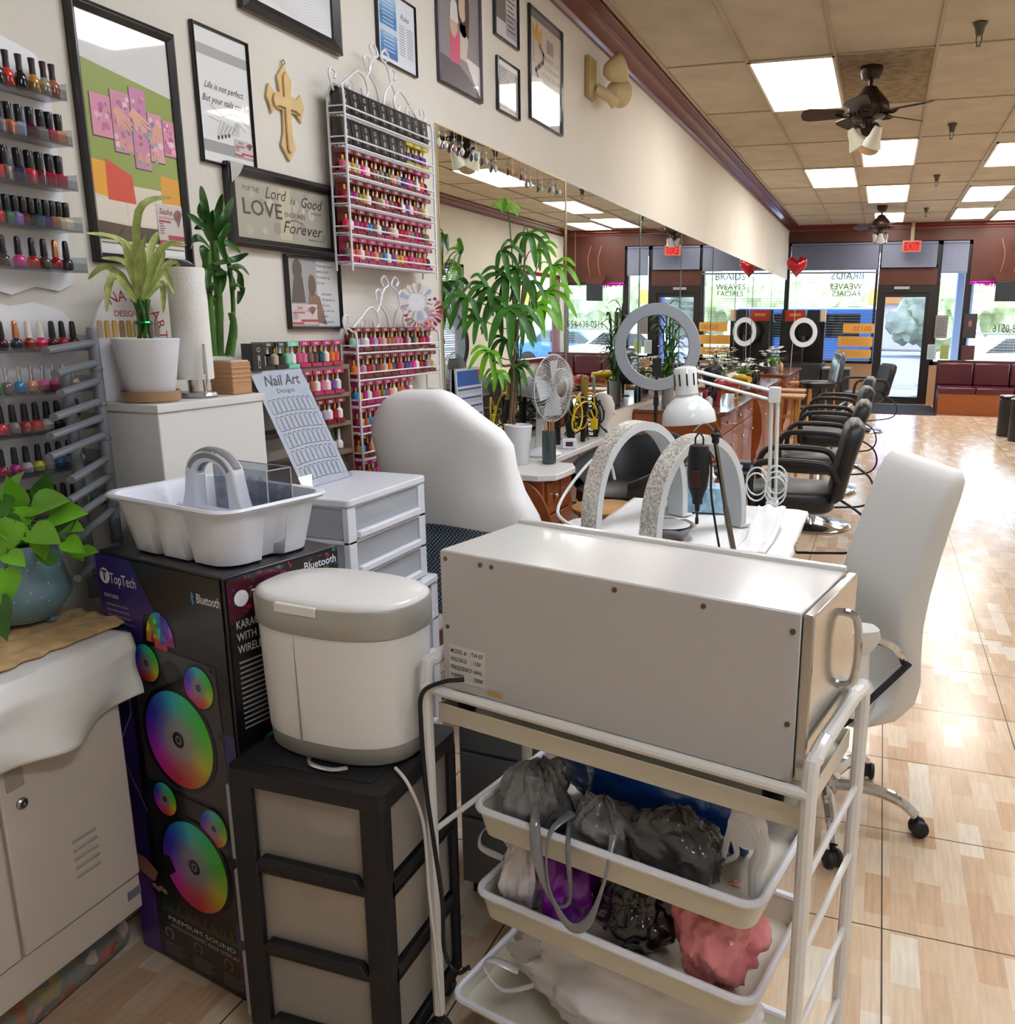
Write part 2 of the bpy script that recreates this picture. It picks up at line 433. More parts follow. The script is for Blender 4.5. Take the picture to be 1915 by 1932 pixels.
def window(n, x0, x1, z0, z1, fw=.05, mull=()):
    r = bpy.data.objects.new('window_%d' % n, None); COL.objects.link(r); r.location = ((x0+x1)/2, YF, z0); struct(r)
    f = MB(); a = (x1-x0)/2; h = z1-z0
    f.box(-a, -a+fw, -.06, .06, 0, h); f.box(a-fw, a, -.06, .06, 0, h); f.box(-a, a, -.06, .06, 0, fw); f.box(-a, a, -.06, .06, h-fw, h)
    for q in mull: f.box(q-.025, q+.025, -.06, .06, 0, h)
    struct(f.build('window_frame', bronze, r))
    struct(MB().box(-a+fw, a-fw, -.006, .006, fw, h-fw).build('window_pane', pane, r)); return r
window(1, XW, -.17, .74, 2.98)
window(2, .86, 1.42, .74, 2.98, .07)
window(3, 1.42, XR, .74, 2.27, .05)
window(4, -.16, .86, 2.5, 2.98)
for n, (a, b_, c, d) in ((5, rw[0]), (6, rw[1])):
    r = bpy.data.objects.new('window_%d' % n, None); COL.objects.link(r); r.location = (XR+.07, (a+b_)/2, c); r.rotation_euler[2] = -PI/2; struct(r)
    hw = (b_-a)/2; h = d-c; f = MB()
    f.box(-hw, -hw+.07, -.1, .06, 0, h); f.box(hw-.07, hw, -.1, .06, 0, h); f.box(-hw, hw, -.1, .06, 0, .07); f.box(-hw, hw, -.1, .06, h-.07, h)
    struct(f.build('window_frame', mahogany, r)); struct(MB().box(-hw+.07, hw-.07, -.006, .006, .07, h-.07).build('window_pane', pane, r))
dr = bpy.data.objects.new('door_1', None); COL.objects.link(dr); dr.location = (.35, YF, 0); struct(dr)
f = MB(); f.box(-.51, -.4, -.07, .07, 0, 2.2); f.box(.4, .51, -.07, .07, 0, 2.2); f.box(-.4, .4, -.07, .07, 2.06, 2.2); f.box(-.4, .4, -.04, .04, 0, .13)
f.box(-.4, -.36, -.04, .04, .13, 2.06); f.box(.35, .4, -.04, .04, .13, 2.06); f.box(-.36, .35, -.04, .04, 1.98, 2.06)
struct(f.build('door_frame', bronze, dr)); struct(MB().box(-.36, .35, -.005, .005, .13, 1.98).build('door_pane', door_pane, dr))
struct(MB().tube([(-.38, -.05, 1.0), (-.36, -.09, 1.0), (.35, -.09, 1.0), (.37, -.05, 1.0)], .013, 8).build('door_handle', steel, dr))
struct(MB().box(-.22, .05, -.12, -.04, 2.12, 2.17).build('door_closer', steel, dr))
# blinds
slat_grey = mat('grey_blind_slats', '#6d7186', 0.5); slat_white = mat('white_blind_slats', '#c9ccd4', 0.5); slat_brown = mat('brown_blind_slats', '#4a241a', 0.5)
def blind(label, x0, x1, z0, z1, m, pitch, tilt, yy=YF-.13, rz=0, loc=None, group='window blinds on the storefront'):
    t = thing('window_blind', label, 'blind', (((x0+x1)/2, yy, z1) if loc is None else loc), rz, group)
    a = (x1-x0)/2; b_ = MB(); k = int((z1-z0)/pitch)
    for i in range(k):
        b_.cbox((0, 0, -.04-i*pitch), 2*a, .026, .0015, rx=tilt)
    for q in (-.8, -.27, .27, .8): b_.tube([(a*q, -.016, 0), (a*q, -.016, -(z1-z0))], .0012, 4)
    b_.build('slats', m, t, smooth=0)
    MB().box(-a, a, -.02, .02, -.03, 0).build('head_rail', m, t, bevel=.003)
    MB().box(-a, a, -.012, .012, -(z1-z0)-.02, -(z1-z0)).build('bottom_rail', m, t)
blind('grey closed blind over the upper part of the big window left of the door', -1.78, -.19, 2.49, 2.96, slat_grey, .024, 1.2)
blind('grey open blind hanging over the lower part of the window left of the door', -1.78, -.19, .82, 2.44, slat_grey, .05, .12)
blind('short grey blind above the brown band over the entrance door', -.13, .83, 2.53, 2.96, slat_grey, .024, 1.2)
blind('narrow grey blind in the sidelight right of the entrance door, shut at the top', .92, 1.36, 2.42, 2.96, slat_grey, .024, 1.2)
blind('wide open blind across the long window above the maroon bench', 1.5, 2.7, .82, 1.35, slat_white, .05, .1)
blind('dark blind in the side window seen only in the wall mirror', -.78, .78, .9, 2.3, slat_grey, .035, .9, rz=-PI/2, loc=(XR-.04, 11.75, 2.3))

# ------------------------------------------------------------------ outside
asphalt = mat('parking_asphalt', '#8d8d8c', 0.9, var=0.15, vscale=1.5); conc = mat('sidewalk_concrete', '#a9a6a0', 0.85, var=0.08, vscale=2)
gnd = MB(); gnd.box(-40, 40, YF+.06, 21.2, -.14, -.02); struct(gnd.build('sidewalk', conc))
gnd = MB(); gnd.box(-60, 60, 21.2, 90, -.3, -.16); struct(gnd.build('road', asphalt))
gnd = MB(); gnd.box(2.95, 60, -20, YF+.06, -.3, -.14); struct(gnd.build('ground', asphalt))
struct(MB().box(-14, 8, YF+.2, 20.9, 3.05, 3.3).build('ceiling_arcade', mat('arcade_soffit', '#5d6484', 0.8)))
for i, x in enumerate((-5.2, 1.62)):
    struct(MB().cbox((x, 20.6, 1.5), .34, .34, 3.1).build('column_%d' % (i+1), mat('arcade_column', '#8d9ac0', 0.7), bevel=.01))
def car(label, x, y, m, rz=0, s=1.0):
    t = thing('car', label, 'car', (x, y, -.16), rz, 'cars parked outside the windows')
    out = [(-2.1, .3), (-2.15, .62), (-1.9, .82), (-1.1, .9), (-.55, 1.36), (.75, 1.4), (1.35, .98), (2.05, .88), (2.15, .6), (2.1, .3)]
    b_ = MB(); b_.prism([(p*s, q*s) for p, q in out], -.85*s, .85*s); b_.build('car_body', m, t, bevel=.08*s, seg=3)
    g_ = MB(); g_.prism([(-1.0*s, .93*s), (-.52*s, 1.3*s), (.7*s, 1.33*s), (1.2*s, .98*s)], -.86*s, .86*s); g_.build('car_windows', black_gloss, t)
    for px_ in (-1.35, 1.35):
        for sy in (-1, 1):
            k = MB(); k.T = Matrix.Translation((px_*s, sy*.78*s, .32*s)) @ Matrix.Rotation(PI/2, 4, 'X'); k.lathe([(.1*s, -.1), (.32*s, -.1), (.33*s, 0), (.32*s, .1), (.1*s, .1)], 20); k.build('wheel', black_plastic, t)
car('white car parked outside beyond the sidelight and long window', 3.4, 25.2, mat('white_car_paint', '#f2f2f2', .2, coat=1), .15)
car('blue car parked outside the long window', 6.2, 27.5, mat('blue_car_paint', '#2f6fd0', .2, coat=1), .1)
car('blue car parked outside the big left window', -2.2, 25.5, mat('navy_car_paint', '#2a4fa0', .2, coat=1), -.1)
t = thing('parked_van', 'blue grey van parked outside the window left of the door', 'van', (-2.6, 22.6, -.16), .05)
b_ = MB(); b_.prism([(-2.4, .35), (-2.45, 1.2), (-2.0, 1.35), (-1.5, 2.0), (2.4, 2.02), (2.45, .35)], -.95, .95); b_.build('van_body', mat('van_paint', '#3d64a8', .3, coat=.6), t, bevel=.08, seg=3)
b_ = MB(); b_.prism([(-1.85, 1.35), (-1.42, 1.85), (2.0, 1.87), (2.0, 1.3)], -.965, .965); b_.build('van_windows', black_gloss, t)
for px_ in (-1.5, 1.5):
    for sy in (-1, 1):
        k = MB(); k.T = Matrix.Translation((px_, sy*.88, .34)) @ Matrix.Rotation(PI/2, 4, 'X'); k.lathe([(.1, -.1), (.34, -.1), (.35, 0), (.34, .1), (.1, .1)], 20); k.build('wheel', black_plastic, t)
pale_tree = mat('distant_tree_leaves', '#b3bb92', 0.8, var=0.4, vscale=1.2)
def lump(mb, c, r, seed, amp=.25, nu=18, nv=12, fr=2.5):
    o = len(mb.v); mb.sphere(c, r, nu, nv); cv = Vector(c)
    for i in range(o, len(mb.v)):
        d = mb.v[i]-cv; k = 1+amp*mnoise.noise(d*fr/max(r if isinstance(r, (int, float)) else max(r), .001)+Vector((seed*3.1, seed*1.7, seed)))
        mb.v[i] = cv+d*k
for i, (x, y, h) in enumerate([(2.5, 48, 3.6), (7, 50, 4.2), (12, 47, 3.8), (-3, 49, 4.4), (-9, 50, 4.8), (20, 46, 4)]):
    t = thing('street_tree', ['round pale tree across the road, in line with the sidelight', 'tall pale tree across the road beyond the long window', 'low tree far right across the road', 'tree across the road beyond the door', 'tree across the road beyond the big left window', 'tree at the far right end of the road'][i], 'tree', (x, y, -.16), 0, 'trees across the road')
    c_ = MB()
    for k in range(6): lump(c_, (R_.uniform(-1.4, 1.4), R_.uniform(-.8, .8), h*.62+R_.uniform(-.6, .9)), R_.uniform(1.0, 1.6), i*7+k, .5)
    c_.build('crown', pale_tree, t); MB().tube([(0, 0, 0), (0, 0, h*.6)], [.18, .1], 8).build('trunk', wood_brown, t)
t = thing('shop_building', 'long white low shop building across the road', 'building', (0, 60, -.16))
MB().box(-40, 40, 0, 8, 0, 4.2).build('shop_wall', mat('white_stucco', '#efe9dc', .8), t)
MB().box(-40, 40, -.5, 0, 2.9, 3.8).build('fascia', mat('orange_fascia', '#e0a050', .6), t)
w_ = SC.world = bpy.data.worlds.new('sky'); w_.use_nodes = True
w_.node_tree.nodes['Background'].inputs[0].default_value = (*C('#dfeaff'), 1); w_.node_tree.nodes['Background'].inputs[1].default_value = 7.5
sl = bpy.data.lights.new('sun', 'SUN'); sl.energy = 18; sl.angle = .01; so = bpy.data.objects.new('sun', sl); COL.objects.link(so); so.rotation_euler = (math.radians(38), 0, math.radians(150)); so.location = (0, 30, 10)
# ------------------------------------------------------------------ ceiling things
diff_on = mat('lit_diffuser', '#ffffff', 0.6, emit='#fffaf4', estr=12)
diff_cool = mat('lit_cool_diffuser', '#ffffff', 0.6, emit='#eef4ff', estr=17)
rail_m = mat('light_frame', '#efe9dc', 0.5)
lights = [(-1.06, -.46, 6.54, 8.03, 'brightest, beside the nearer ceiling fan'), (-.38, .2, 9.5, 11.0, 'just beyond the nearer ceiling fan, in the fan column'),
    (-1.06, -.46, 11.0, 12.5, 'nearest the crown moulding, one row beyond the fan column light'), (-.38, .2, 12.5, 14.2, 'in front of the farther ceiling fan'), (-.3, .2, 15.5, 16.9, 'behind the farther ceiling fan'),
    (.95, 1.52, 9.95, 11.35, 'nearest in the right hand column'), (.95, 1.52, 12.9, 14.4, 'second in the right hand column'), (.95, 1.52, 15.2, 16.7, 'third in the right hand column'),
    (1.62, 2.2, 15.7, 17.0, 'warm, in the far right corner'), (1.6, 2.2, 6.6, 8.0, 'cut by the right edge of the photo'),
    (-.46, .2, 2.1, 3.55, 'over the nail table'), (.92, 1.52, 3.55, 5.05, 'over the aisle beside the nail table'), (.92, 1.52, -.8, .65, 'over the near aisle')]
for (a, b_, c, d, pos) in lights:
    t = thing('ceiling_light', 'recessed fluorescent ceiling light panel, '+pos, 'light', ((a+b_)/2, (c+d)/2, ZC-.014), 0, 'fluorescent ceiling light panels')
    hx, hy = (b_-a)/2, (d-c)/2; fr = MB()
    for q in ((-hx, -hx+.02, -hy, hy), (hx-.02, hx, -hy, hy), (-hx, hx, -hy, -hy+.02), (-hx, hx, hy-.02, hy)): fr.box(*q, -.004, .012)
    fr.build('frame', rail_m, t); MB().box(-hx+.02, hx-.02, -hy+.02, hy-.02, 0, .008).build('diffuser', diff_cool if c < 6 else diff_on, t, smooth=0)
bronze_fan = mat('fan_bronze', '#3b2b22', 0.35, 0.6); fan_blade = mat('fan_blade_wood', '#3d3029', 0.45, var=.15); frost = mat('frosted_glass', '#f0ead8', 0.4, sss=.3); frost2 = mat('clear_tulip_glass', '#e6e6e2', 0.12, trans=.6)
def ceiling_fan(label, x, y, ang, shade, scale=1.0):
    t = thing('ceiling_fan', label, 'ceiling fan', (x, y, ZC-.001), ang)
    MB().lathe([(.03, -.09), (.06, -.085), (.075, -.05), (.08, -.02), (.08, 0)], 24).build('canopy', bronze_fan, t)
    MB().tube([(0, 0, -.07), (0, 0, -.16)], .016, 10).build('downrod', bronze_fan, t)
    mh = MB(); mh.lathe([(.05, -.36), (.1, -.35), (.13, -.33), (.145, -.29), (.14, -.25), (.11, -.21), (.07, -.17), (.05, -.14), (.02, -.13)], 28)
    for i in range(24):
        a = 2*PI*i/24; mh.cbox((.125*math.cos(a), .125*math.sin(a), -.325), .03, .006, .03, rz=a)
    mh.build('motor_housing', bronze_fan, t)
    for i in range(5):
        a = 2*PI*i/5; M = Matrix.Rotation(a, 4, 'Z')
        br = MB(); br.T = M; br.tube(smoothpath([(.1, .02, -.3), (.14, .05, -.32), (.19, .03, -.325), (.23, 0, -.318)], 5), .008, 6); br.tube(smoothpath([(.1, -.02, -.3), (.14, -.05, -.32), (.19, -.03, -.325), (.23, 0, -.318)], 5), .008, 6)
        br.build('blade_arm', bronze_fan, t)
        bl = MB(); bl.T = M @ Matrix.Translation((0, 0, -.312)) @ Matrix.Rotation(math.radians(17), 4, 'X')
        out = [(.17, -.05), (.22, -.065), (.42, -.085), (.465, -.065), (.48, 0), (.465, .065), (.42, .085), (.22, .065), (.17, .05)]
        bl.prismz(out, -.003, .003); bl.build('blade', fan_blade, t, bevel=.001)
    MB().lathe([(.015, -.47), (.04, -.455), (.055, -.42), (.045, -.385), (.05, -.36)], 20).build('light_fitter', bronze_fan, t)
    for i in range(3):
        a = 2*PI*i/3+.5; M = Matrix.Rotation(a, 4, 'Z')
        ar = MB(); ar.T = M; ar.tube(smoothpath([(.04, 0, -.41), (.09, 0, -.4), (.12, 0, -.43)], 5), .01, 6); ao = ar.build('lamp_arm', bronze_fan, t)
        sh = MB(); sh.T = M @ Matrix.Translation((.12, 0, -.42)) @ Matrix.Rotation(math.radians(28), 4, 'Y') @ Matrix.Rotation(PI, 4, 'Y')
        sh.lathe([(.024, 0), (.036, .03), (.042, .07), (.06, .11), (.074, .145), (.071, .145), (.057, .11), (.038, .07), (.022, .01)], 18, cap0=False, cap1=False); sh.build('lamp_shade', shade, t)
    return t
p = onZ(1645, 125, ZC); ceiling_fan('nearer dark bronze ceiling fan with three frosted bell shades', p.x, p.y, .75, frost)
p = onZ(1665, 388, ZC); ceiling_fan('farther bronze ceiling fan with clear tulip shades', p.x, p.y, .1, frost2)
# soot stained tiles beside the fan
soot = mat('stained_tile', '#9c8b6d', .9, var=.35, vscale=16, bump=.6, bscale=120)
struct(MB().box(-.44, .18, 6.57, 8.0, ZC-.004, ZC).build('ceiling_panel', soot))
for i, (px_, py_) in enumerate([(1850, 42), (1797, 233), (1768, 330), (1748, 392), (1735, 425)]):
    p = onZ(px_, py_, ZC)
    t = thing('ceiling_sprinkler', 'bronze ceiling sprinkler head, '+['nearest of the row, cut off from the others at top right', 'second from the camera', 'third from the camera', 'fourth from the camera', 'farthest of the row, near the exit sign'][i], 'sprinkler', (p.x, p.y, ZC-.001), 0, 'row of ceiling sprinklers')
    MB().lathe([(.018, -.075), (.022, -.07), (.03, -.03), (.043, -.008), (.043, 0)], 18).build('escutcheon', mat('sprinkler_bronze', '#5d5648', .35, .7), t)
    k = MB()
    for s_ in (-1, 1): k.tube([(s_*.013, 0, -.07), (s_*.016, 0, -.1), (s_*.008, 0, -.125), (0, 0, -.13)], .0035, 6)
    k.lathe([(.016, -.135), (.016, -.131)], 12); k.build('deflector', mat('sprinkler_bronze', '#5d5648', .35, .7), t)
# exit sign
t = thing('exit_sign', 'lit red EXIT sign hanging in front of the entrance door', 'exit sign', (.37, YF-.35, 2.76))
MB().box(-.16, .16, -.03, .03, 0, .2).build('housing', mat('exit_housing', '#8a7a64', .5), t, bevel=.006)
MB().box(-.03, .03, -.02, .02, .2, .53).build('bracket', mat('exit_housing', '#8a7a64', .5), t)
MB().quad(-.145, .145, .015, .185, -.031).build('lit_face', mat('exit_red', '#ff2020', .4, emit='#ff1a12', estr=1.1), t, smooth=0)
MB().text('EXIT', 0, .035, .13, -.034, w=.25, bold=.02).build('lettering', mat('exit_letters', '#3a0504', .5), t, smooth=0)
# ------------------------------------------------------------------ things on the left wall (front view: x along the wall, z up, faces -y)
def onwall(name, label, cat, y, z, group=None, off=0.002):
    return thing(name, label, cat, (XW+off, y, z), PI/2, group)
frame_black = mat('black_picture_frame', '#0f0f10', 0.3, coat=0.4)
def picture(label, y0, y1, z0, z1, fw, draw, fm=frame_black, depth=.018, name='framed_picture', tilt=0):
    w, h = y1-y0, z1-z0
    t = onwall(name, label, 'picture', (y0+y1)/2, z0)
    if tilt: t.rotation_euler[0] = tilt
    f = MB(); a = w/2; o = [(-a, 0), (a, 0), (a, h), (-a, h)]; i_ = [(-a+fw, fw), (a-fw, fw), (a-fw, h-fw), (-a+fw, h-fw)]
    m = [(-a+fw*.45, fw*.45), (a-fw*.45, fw*.45), (a-fw*.45, h-fw*.45), (-a+fw*.45, h-fw*.45)]
    vs = [(x, 0, z) for x, z in o]+[(x, -depth*.7, z) for x, z in o]+[(x, -depth, z) for x, z in m]+[(x, -depth*.45, z) for x, z in i_]+[(x, 0, z) for x, z in i_]
    fs = []
    for k in range(4):
        for j in range(4): q = (k+1) % 4; fs.append((j*4+k, j*4+q, j*4+4+q, j*4+4+k))
    f.add(vs, fs).build('frame', fm, t, bevel=.0015)
    p = MB(); p.quad(-a+fw*.9, a-fw*.9, fw*.9, h-fw*.9, -.004, '#f0f0ee'); p_y = [-.0045]
    draw(p, -a+fw, fw, w-2*fw, h-2*fw)
    p.build('print_sheet', art_glass, t, smooth=0, ink=True)
    return t
def flyer(p, x, z, w, h, y):
    p.quad(x, x+w, z, z+h, y, '#cfc3c1'); y -= .0004
    p.quad(x, x+w*.45, z, z+h*.1, y, '#b53a4a'); p.quad(x+w*.35, x+w, z+h*.12, z+h*.24, y, '#b02c40')
    p.text('Sasha', x+w*.32, z+h*.76, h*.14, y-.0002, '#7e1b38', shear=.3, bold=.01)
    p.text('Hair & Nail Beauty Salon', x+w*.36, z+h*.64, h*.06, y-.0002, '#8a3046', w=w*.6, shear=.2)
    p.quad(x+w*.04, x+w*.5, z+h*.55, z+h*.6, y-.0002, '#b02c40')
    for k in range(5): p.quad(x+w*.05, x+w*(.2+.03*(k % 3)), z+h*(.5-.06*k), z+h*(.525-.06*k), y-.0002, '#7d5560')
    for k in range(7):
        a = .9+.28*k; p.poly([(x+w*.8, z+h*.45), (x+w*(.8+.22*math.cos(a)), z+h*(.62+.3*math.sin(a))), (x+w*(.84+.22*math.cos(a)), z+h*(.6+.3*math.sin(a)))], y-.0002-.00005*k, ['#6e3a2c', '#8c4a3a', '#5a2f28', '#a05a44'][k % 4])
def hand(p, x, z, s, y, skin, nail, flip=1, ang=0.0):
    ca, sa = math.cos(ang), math.sin(ang)
    def q(a, b): a *= flip; return (x+s*(a*ca-b*sa), z+s*(a*sa+b*ca))
    p.poly([q(-.2, -.5), q(.22, -.5), q(.3, .1), q(-.25, .1)], y, skin)
    for k, (dx, L) in enumerate([(-.2, .55), (-.06, .68), (.09, .64), (.22, .48)]):
        p.poly([q(dx-.06, .05), q(dx+.06, .05), q(dx*1.3+.05, .1+L), q(dx*1.3-.05, .1+L)], y-.0002, skin)
        p.poly([q(dx*1.3-.045, L-.06), q(dx*1.3+.045, L-.06), q(dx*1.32+.035, .12+L), q(dx*1.32-.035, .12+L)], y-.0004, nail)
    p.poly([q(.22, -.3), q(.52, .1), q(.44, .18), q(.2, 0)], y-.0002, skin)
def d_nailposter(p, x, z, w, h):
    y = -.0045; X = lambda u: x+u*w; Z = lambda v: z+(1-v)*h
    p.quad(X(0), X(1), Z(.945), Z(0), y, '#d9d9d6'); y -= .0003
    p.poly([(X(0), Z(.7)), (X(1), Z(.7)), (X(1), Z(.255)), (X(0), Z(.19))], y, '#8fa04a')
    p.quad(X(0), X(1), Z(.96), Z(.69), y-.0001, '#ded3c2')
    p.poly([(X(0), Z(.94)), (X(1), Z(.94)), (X(1), Z(.89)), (X(0), Z(.86))], y-.0003, '#5b4a3a')
    for a, b in ((0, .33), (.35, .7)): p.poly([(X(a), Z(.86)), (X(b), Z(.86)), (X(b), Z(.775)), (X(b-.03), Z(.762)), (X(a+.03), Z(.76)), (X(a), Z(.77))], y-.0004, '#e6dccb')
    p.quad(X(.36), X(.68), Z(.935), Z(.87), y-.0005, '#3b3330')
    p.poly([(X(0), Z(.745)), (X(.16), Z(.755)), (X(.15), Z(.605)), (X(0), Z(.6))], y-.0005, '#eaa51f')
    p.poly([(X(.14), Z(.765)), (X(.45), Z(.77)), (X(.43), Z(.645)), (X(.15), Z(.59))], y-.0006, '#d8432f')
    p.poly([(X(.76), Z(.745)), (X(1), Z(.745)), (X(1), Z(.625)), (X(.77), Z(.62))], y-.0005, '#dd9a20')
    pn = [(.06, .27, .325, .5), (.28, .485, .29, .55), (.495, .675, .255, .605), (.685, .85, .345, .56), (.86, 1.0, .36, .52)]
    cols = ['#d991a8', '#cf8da4', '#c885ac', '#d79bb0', '#d98fa8']
    for k, (a, b, c, d) in enumerate(pn):
        p.quad(X(a)-.003, X(b), Z(d)-.003, Z(c), y-.0005, '#3a2226'); p.quad(X(a), X(b), Z(d), Z(c), y-.0007, cols[k])
        for j in range(16):
            u, v = R_.uniform(a+.02, b-.02), R_.uniform(c+.02, d-.02)
            p.disc(X(u), Z(v), R_.uniform(.003, .009), y-.0008-.00001*j, R_.choice(['#e7b3c4', '#c26f90', '#b06ab0', '#eac6d2', '#b25a78']), 7)
    hand(p, X(.39), Z(.40), .055, y-.0012, '#e0a692', '#63b3ad', 1, -2.4); hand(p, X(.58), Z(.39), .058, y-.0012, '#e3ad98', '#5aa9a6', 1, -2.2); hand(p, X(.76), Z(.43), .05, y-.0012, '#dda48e', '#5fb0aa', -1, 2.6)
    for u, v in ((.36, .52), (.45, .53), (.55, .56), (.63, .565), (.74, .54)): p.disc(X(u), Z(v), .0085, y-.0012, '#d79a85', 10, .017); p.disc(X(u), Z(v)-.009, .005, y-.0013, '#4fa39c', 8)
    flyer(p, X(.68), Z(.935), w*.32, h*.185, y-.0016)
    p.quad(X(.08), X(.98), Z(.99), Z(.965), y-.0004, '#f3f3f1'); p.stroke([(X(.02), Z(.953)), (X(.98), Z(.958))], .002, y-.0006, '#222222')
picture('tall black framed nail art poster with green wall, sofa and five pink panels', 1.665, 1.985, 1.63, 2.225, .024, d_nailposter)
def d_life(p, x, z, w, h):
    y = -.0045; X = lambda u: x+u*w; Z = lambda v: z+(1-v)*h
    p.quad(x, x+w, z, z+h, y, '#e3e6e6'); p.quad(x, x+w, Z(.93), Z(.84), y-.0003, '#9b9b9a'); p.quad(x, x+w, Z(.2), Z(.12), y-.0003, '#a9a9a8')
    p.text('Life is not perfect.', X(.5), Z(.44), .0175, y-.0006, '#151515', shear=.45, w=w*.76, bold=.004); p.text('But your nails can be.', X(.52), Z(.545), .0185, y-.0006, '#151515', shear=.45, w=w*.92, bold=.004)
    L = lambda pts, lw=.0012: p.stroke([(X(a), Z(b)) for a, b in pts], lw, y-.0006, '#1a1a1a')
    L([(.2, .57), (.36, .61), (.45, .63)]); L([(.16, .66), (.36, .68)]); L([(.55, .6), (.72, .585), (.95, .66)]); L([(.45, .63), (.55, .6)])
    for k in range(4):
        a = .33+.07*k; L([(a+.07, .66+.01*k), (a, .74), (a-.03, .8-.012*k)]); L([(a+.11, .67+.01*k), (a+.04, .75), (a-.005, .805-.012*k)]); p.disc(X(a-.015), Z(.806-.012*k), .004, y-.0008, '#111111', 8, .006)
    for k in range(4): L([(.68+.02*k, .65), (.62+.035*k, .72), (.6+.04*k, .76)])
    L([(.75, .66), (.88, .7)]); flyer(p, X(.62), Z(.91), w*.38, h*.13, y-.001)
picture("black framed white quote picture reading 'Life is not perfect', hands drawn below", 2.055, 2.275, 1.925, 2.285, .008, d_life, depth=.014)
def d_hand(p, x, z, w, h):
    y = -.0045
    p.quad(x, x+w, z, z+h, y, '#eceff0')
    for k in range(22):
        pts = [(x+w*u, z+h*(.02+.024*k)+.01*math.sin(u*7+k*.25)+.02*u) for u in [i/14 for i in range(15)]]
        p.stroke(pts, .0007, y-.0003, '#b9bcbe')
    p.poly([(x+w*.3, z+h), (x+w*.95, z+h), (x+w*.88, z+h*.6), (x+w*.72, z+h*.46), (x+w*.6, z+h*.5), (x+w*.48, z+h*.72)], y-.0005, '#8d7d7a'); p.disc(x+w*.76, z+h*.52, .02, y-.0007, '#c9a49b')
picture('wide black framed picture high on the wall, cut by the top of the photo', 2.255, 2.745, 2.375, 2.74, .042, d_hand, depth=.026)
def d_blue(p, x, z, w, h):
    y = -.0045; p.quad(x, x+w, z, z+h, y, '#e7eef6')
    for k in range(10): p.quad(x+w*.06, x+w*.5, z+h*(.06+.088*k), z+h*(.15+.088*k), y-.0003, ['#2f74b8', '#3f86c6', '#5b9bd2', '#7fb3de', '#cfe2f2', '#4b90cc', '#3a82c4', '#64a4d8', '#8dbde2', '#a9cfea'][k])
    for k in range(14): p.quad(x+w*.14, x+w*.42, z+h*(.16+.055*k), z+h*(.172+.055*k), y-.0006, '#dfeaf5')
    p.text('Rules', x+w*.72, z+h*.72, .02, y-.0006, '#23304a', shear=.4)
    for k in range(12):
        p.quad(x+w*.56, x+w*.72, z+h*(.2+.038*k), z+h*(.212+.038*k), y-.0006, '#8f97a8'); p.quad(x+w*.77, x+w*.94, z+h*(.2+.038*k), z+h*(.212+.038*k), y-.0006, '#8f97a8')
picture('thin black framed certificate, its left half blue with white text', 2.985, 3.265, 2.435, 2.69, .007, d_blue, depth=.014)
def d_ladies(p, x, z, w, h):
    y = -.0045; p.quad(x, x+w, z, z+h, y, '#8f8a92'); X = lambda u: x+u*w; Z = lambda v: z+v*h
    p.poly([(x, z), (x+w, z), (x+w, Z(.06)), (X(.5), Z(.2)), (x, Z(.22))], y-.0003, '#55505a'); p.poly([(x+w, Z(.02)), (x+w, Z(.28)), (X(.62), Z(.3)), (X(.8), Z(.15))], y-.0004, '#eceae4')
    p.poly([(X(.26), Z(.2)), (X(.5), Z(.2)), (X(.5), Z(.42)), (X(.4), Z(.5)), (X(.28), Z(.44))], y-.0006, '#d8557f'); p.disc(X(.36), Z(.5), .035, y-.0008, '#d7b39c', 16, .05)
    p.poly([(X(.28), Z(.53)), (X(.48), Z(.53)), (X(.45), Z(.68)), (X(.36), Z(.71)), (X(.3), Z(.66))], y-.0009, '#dfdfe2')
    p.poly([(X(.5), Z(.26)), (X(.66), Z(.26)), (X(.74), Z(.55)), (X(.52), Z(.55))], y-.0007, '#d9cdbf'); p.disc(X(.6), Z(.68), .06, y-.0007, '#3d2f2c', 18, .115); p.disc(X(.58), Z(.68), .035, y-.0009, '#d9bda8', 16, .055)
    p.poly([(X(.64), Z(.75)), (X(.74), Z(.6)), (X(.72), Z(.44)), (X(.65), Z(.5))], y-.001, '#3d2f2c'); p.text('I told my hair', X(.6), Z(.93), .02, y-.0006, '#5d5560', shear=.3, w=w*.6)
picture('large grey framed drawing of two women, one in pink', 3.44, 3.85, 2.47, 2.985, .011, d_ladies, fm=mat('grey_picture_frame', '#4d474c', .3, .4))
def d_note(p, x, z, w, h):
    y = -.0045; p.quad(x, x+w, z, z+h, y, '#d5d3d8'); p.quad(x, x+w*.5, z+h*.3, z+h, y-.0003, '#66666c'); p.quad(x+w*.5, x+w, z+h*.1, z+h*.5, y-.0003, '#a9a5b8')
    for k in range(9): p.quad(x+w*.56, x+w*(.9-.04*(k % 3)), z+h*(.2+.085*k), z+h*(.225+.085*k), y-.0006, '#3e3a44')
picture('small black framed notice, upper of the two small frames beside the crown poster', 4.0, 4.28, 2.81, 3.08, .008, d_note)
def d_eiffel(p, x, z, w, h):
    y = -.0045; p.quad(x, x+w, z, z+h, y, '#b9b6b4'); p.quad(x, x+w, z+h*.9, z+h, y-.0002, '#f2f2ee')
    for k in range(14): p.quad(x+w*.05, x+w*.45, z+h*(.08+.058*k), z+h*(.1+.058*k), y-.0004, '#6a686a'); p.quad(x+w*.55, x+w*.95, z+h*(.08+.055*k), z+h*(.097+.055*k), y-.0004, '#7d7b7c')
    p.poly([(x+w*.4, z+h*.4), (x+w*.5, z+h*.72), (x+w*.58, z+h*.4)], y-.0006, '#2c2a2e')
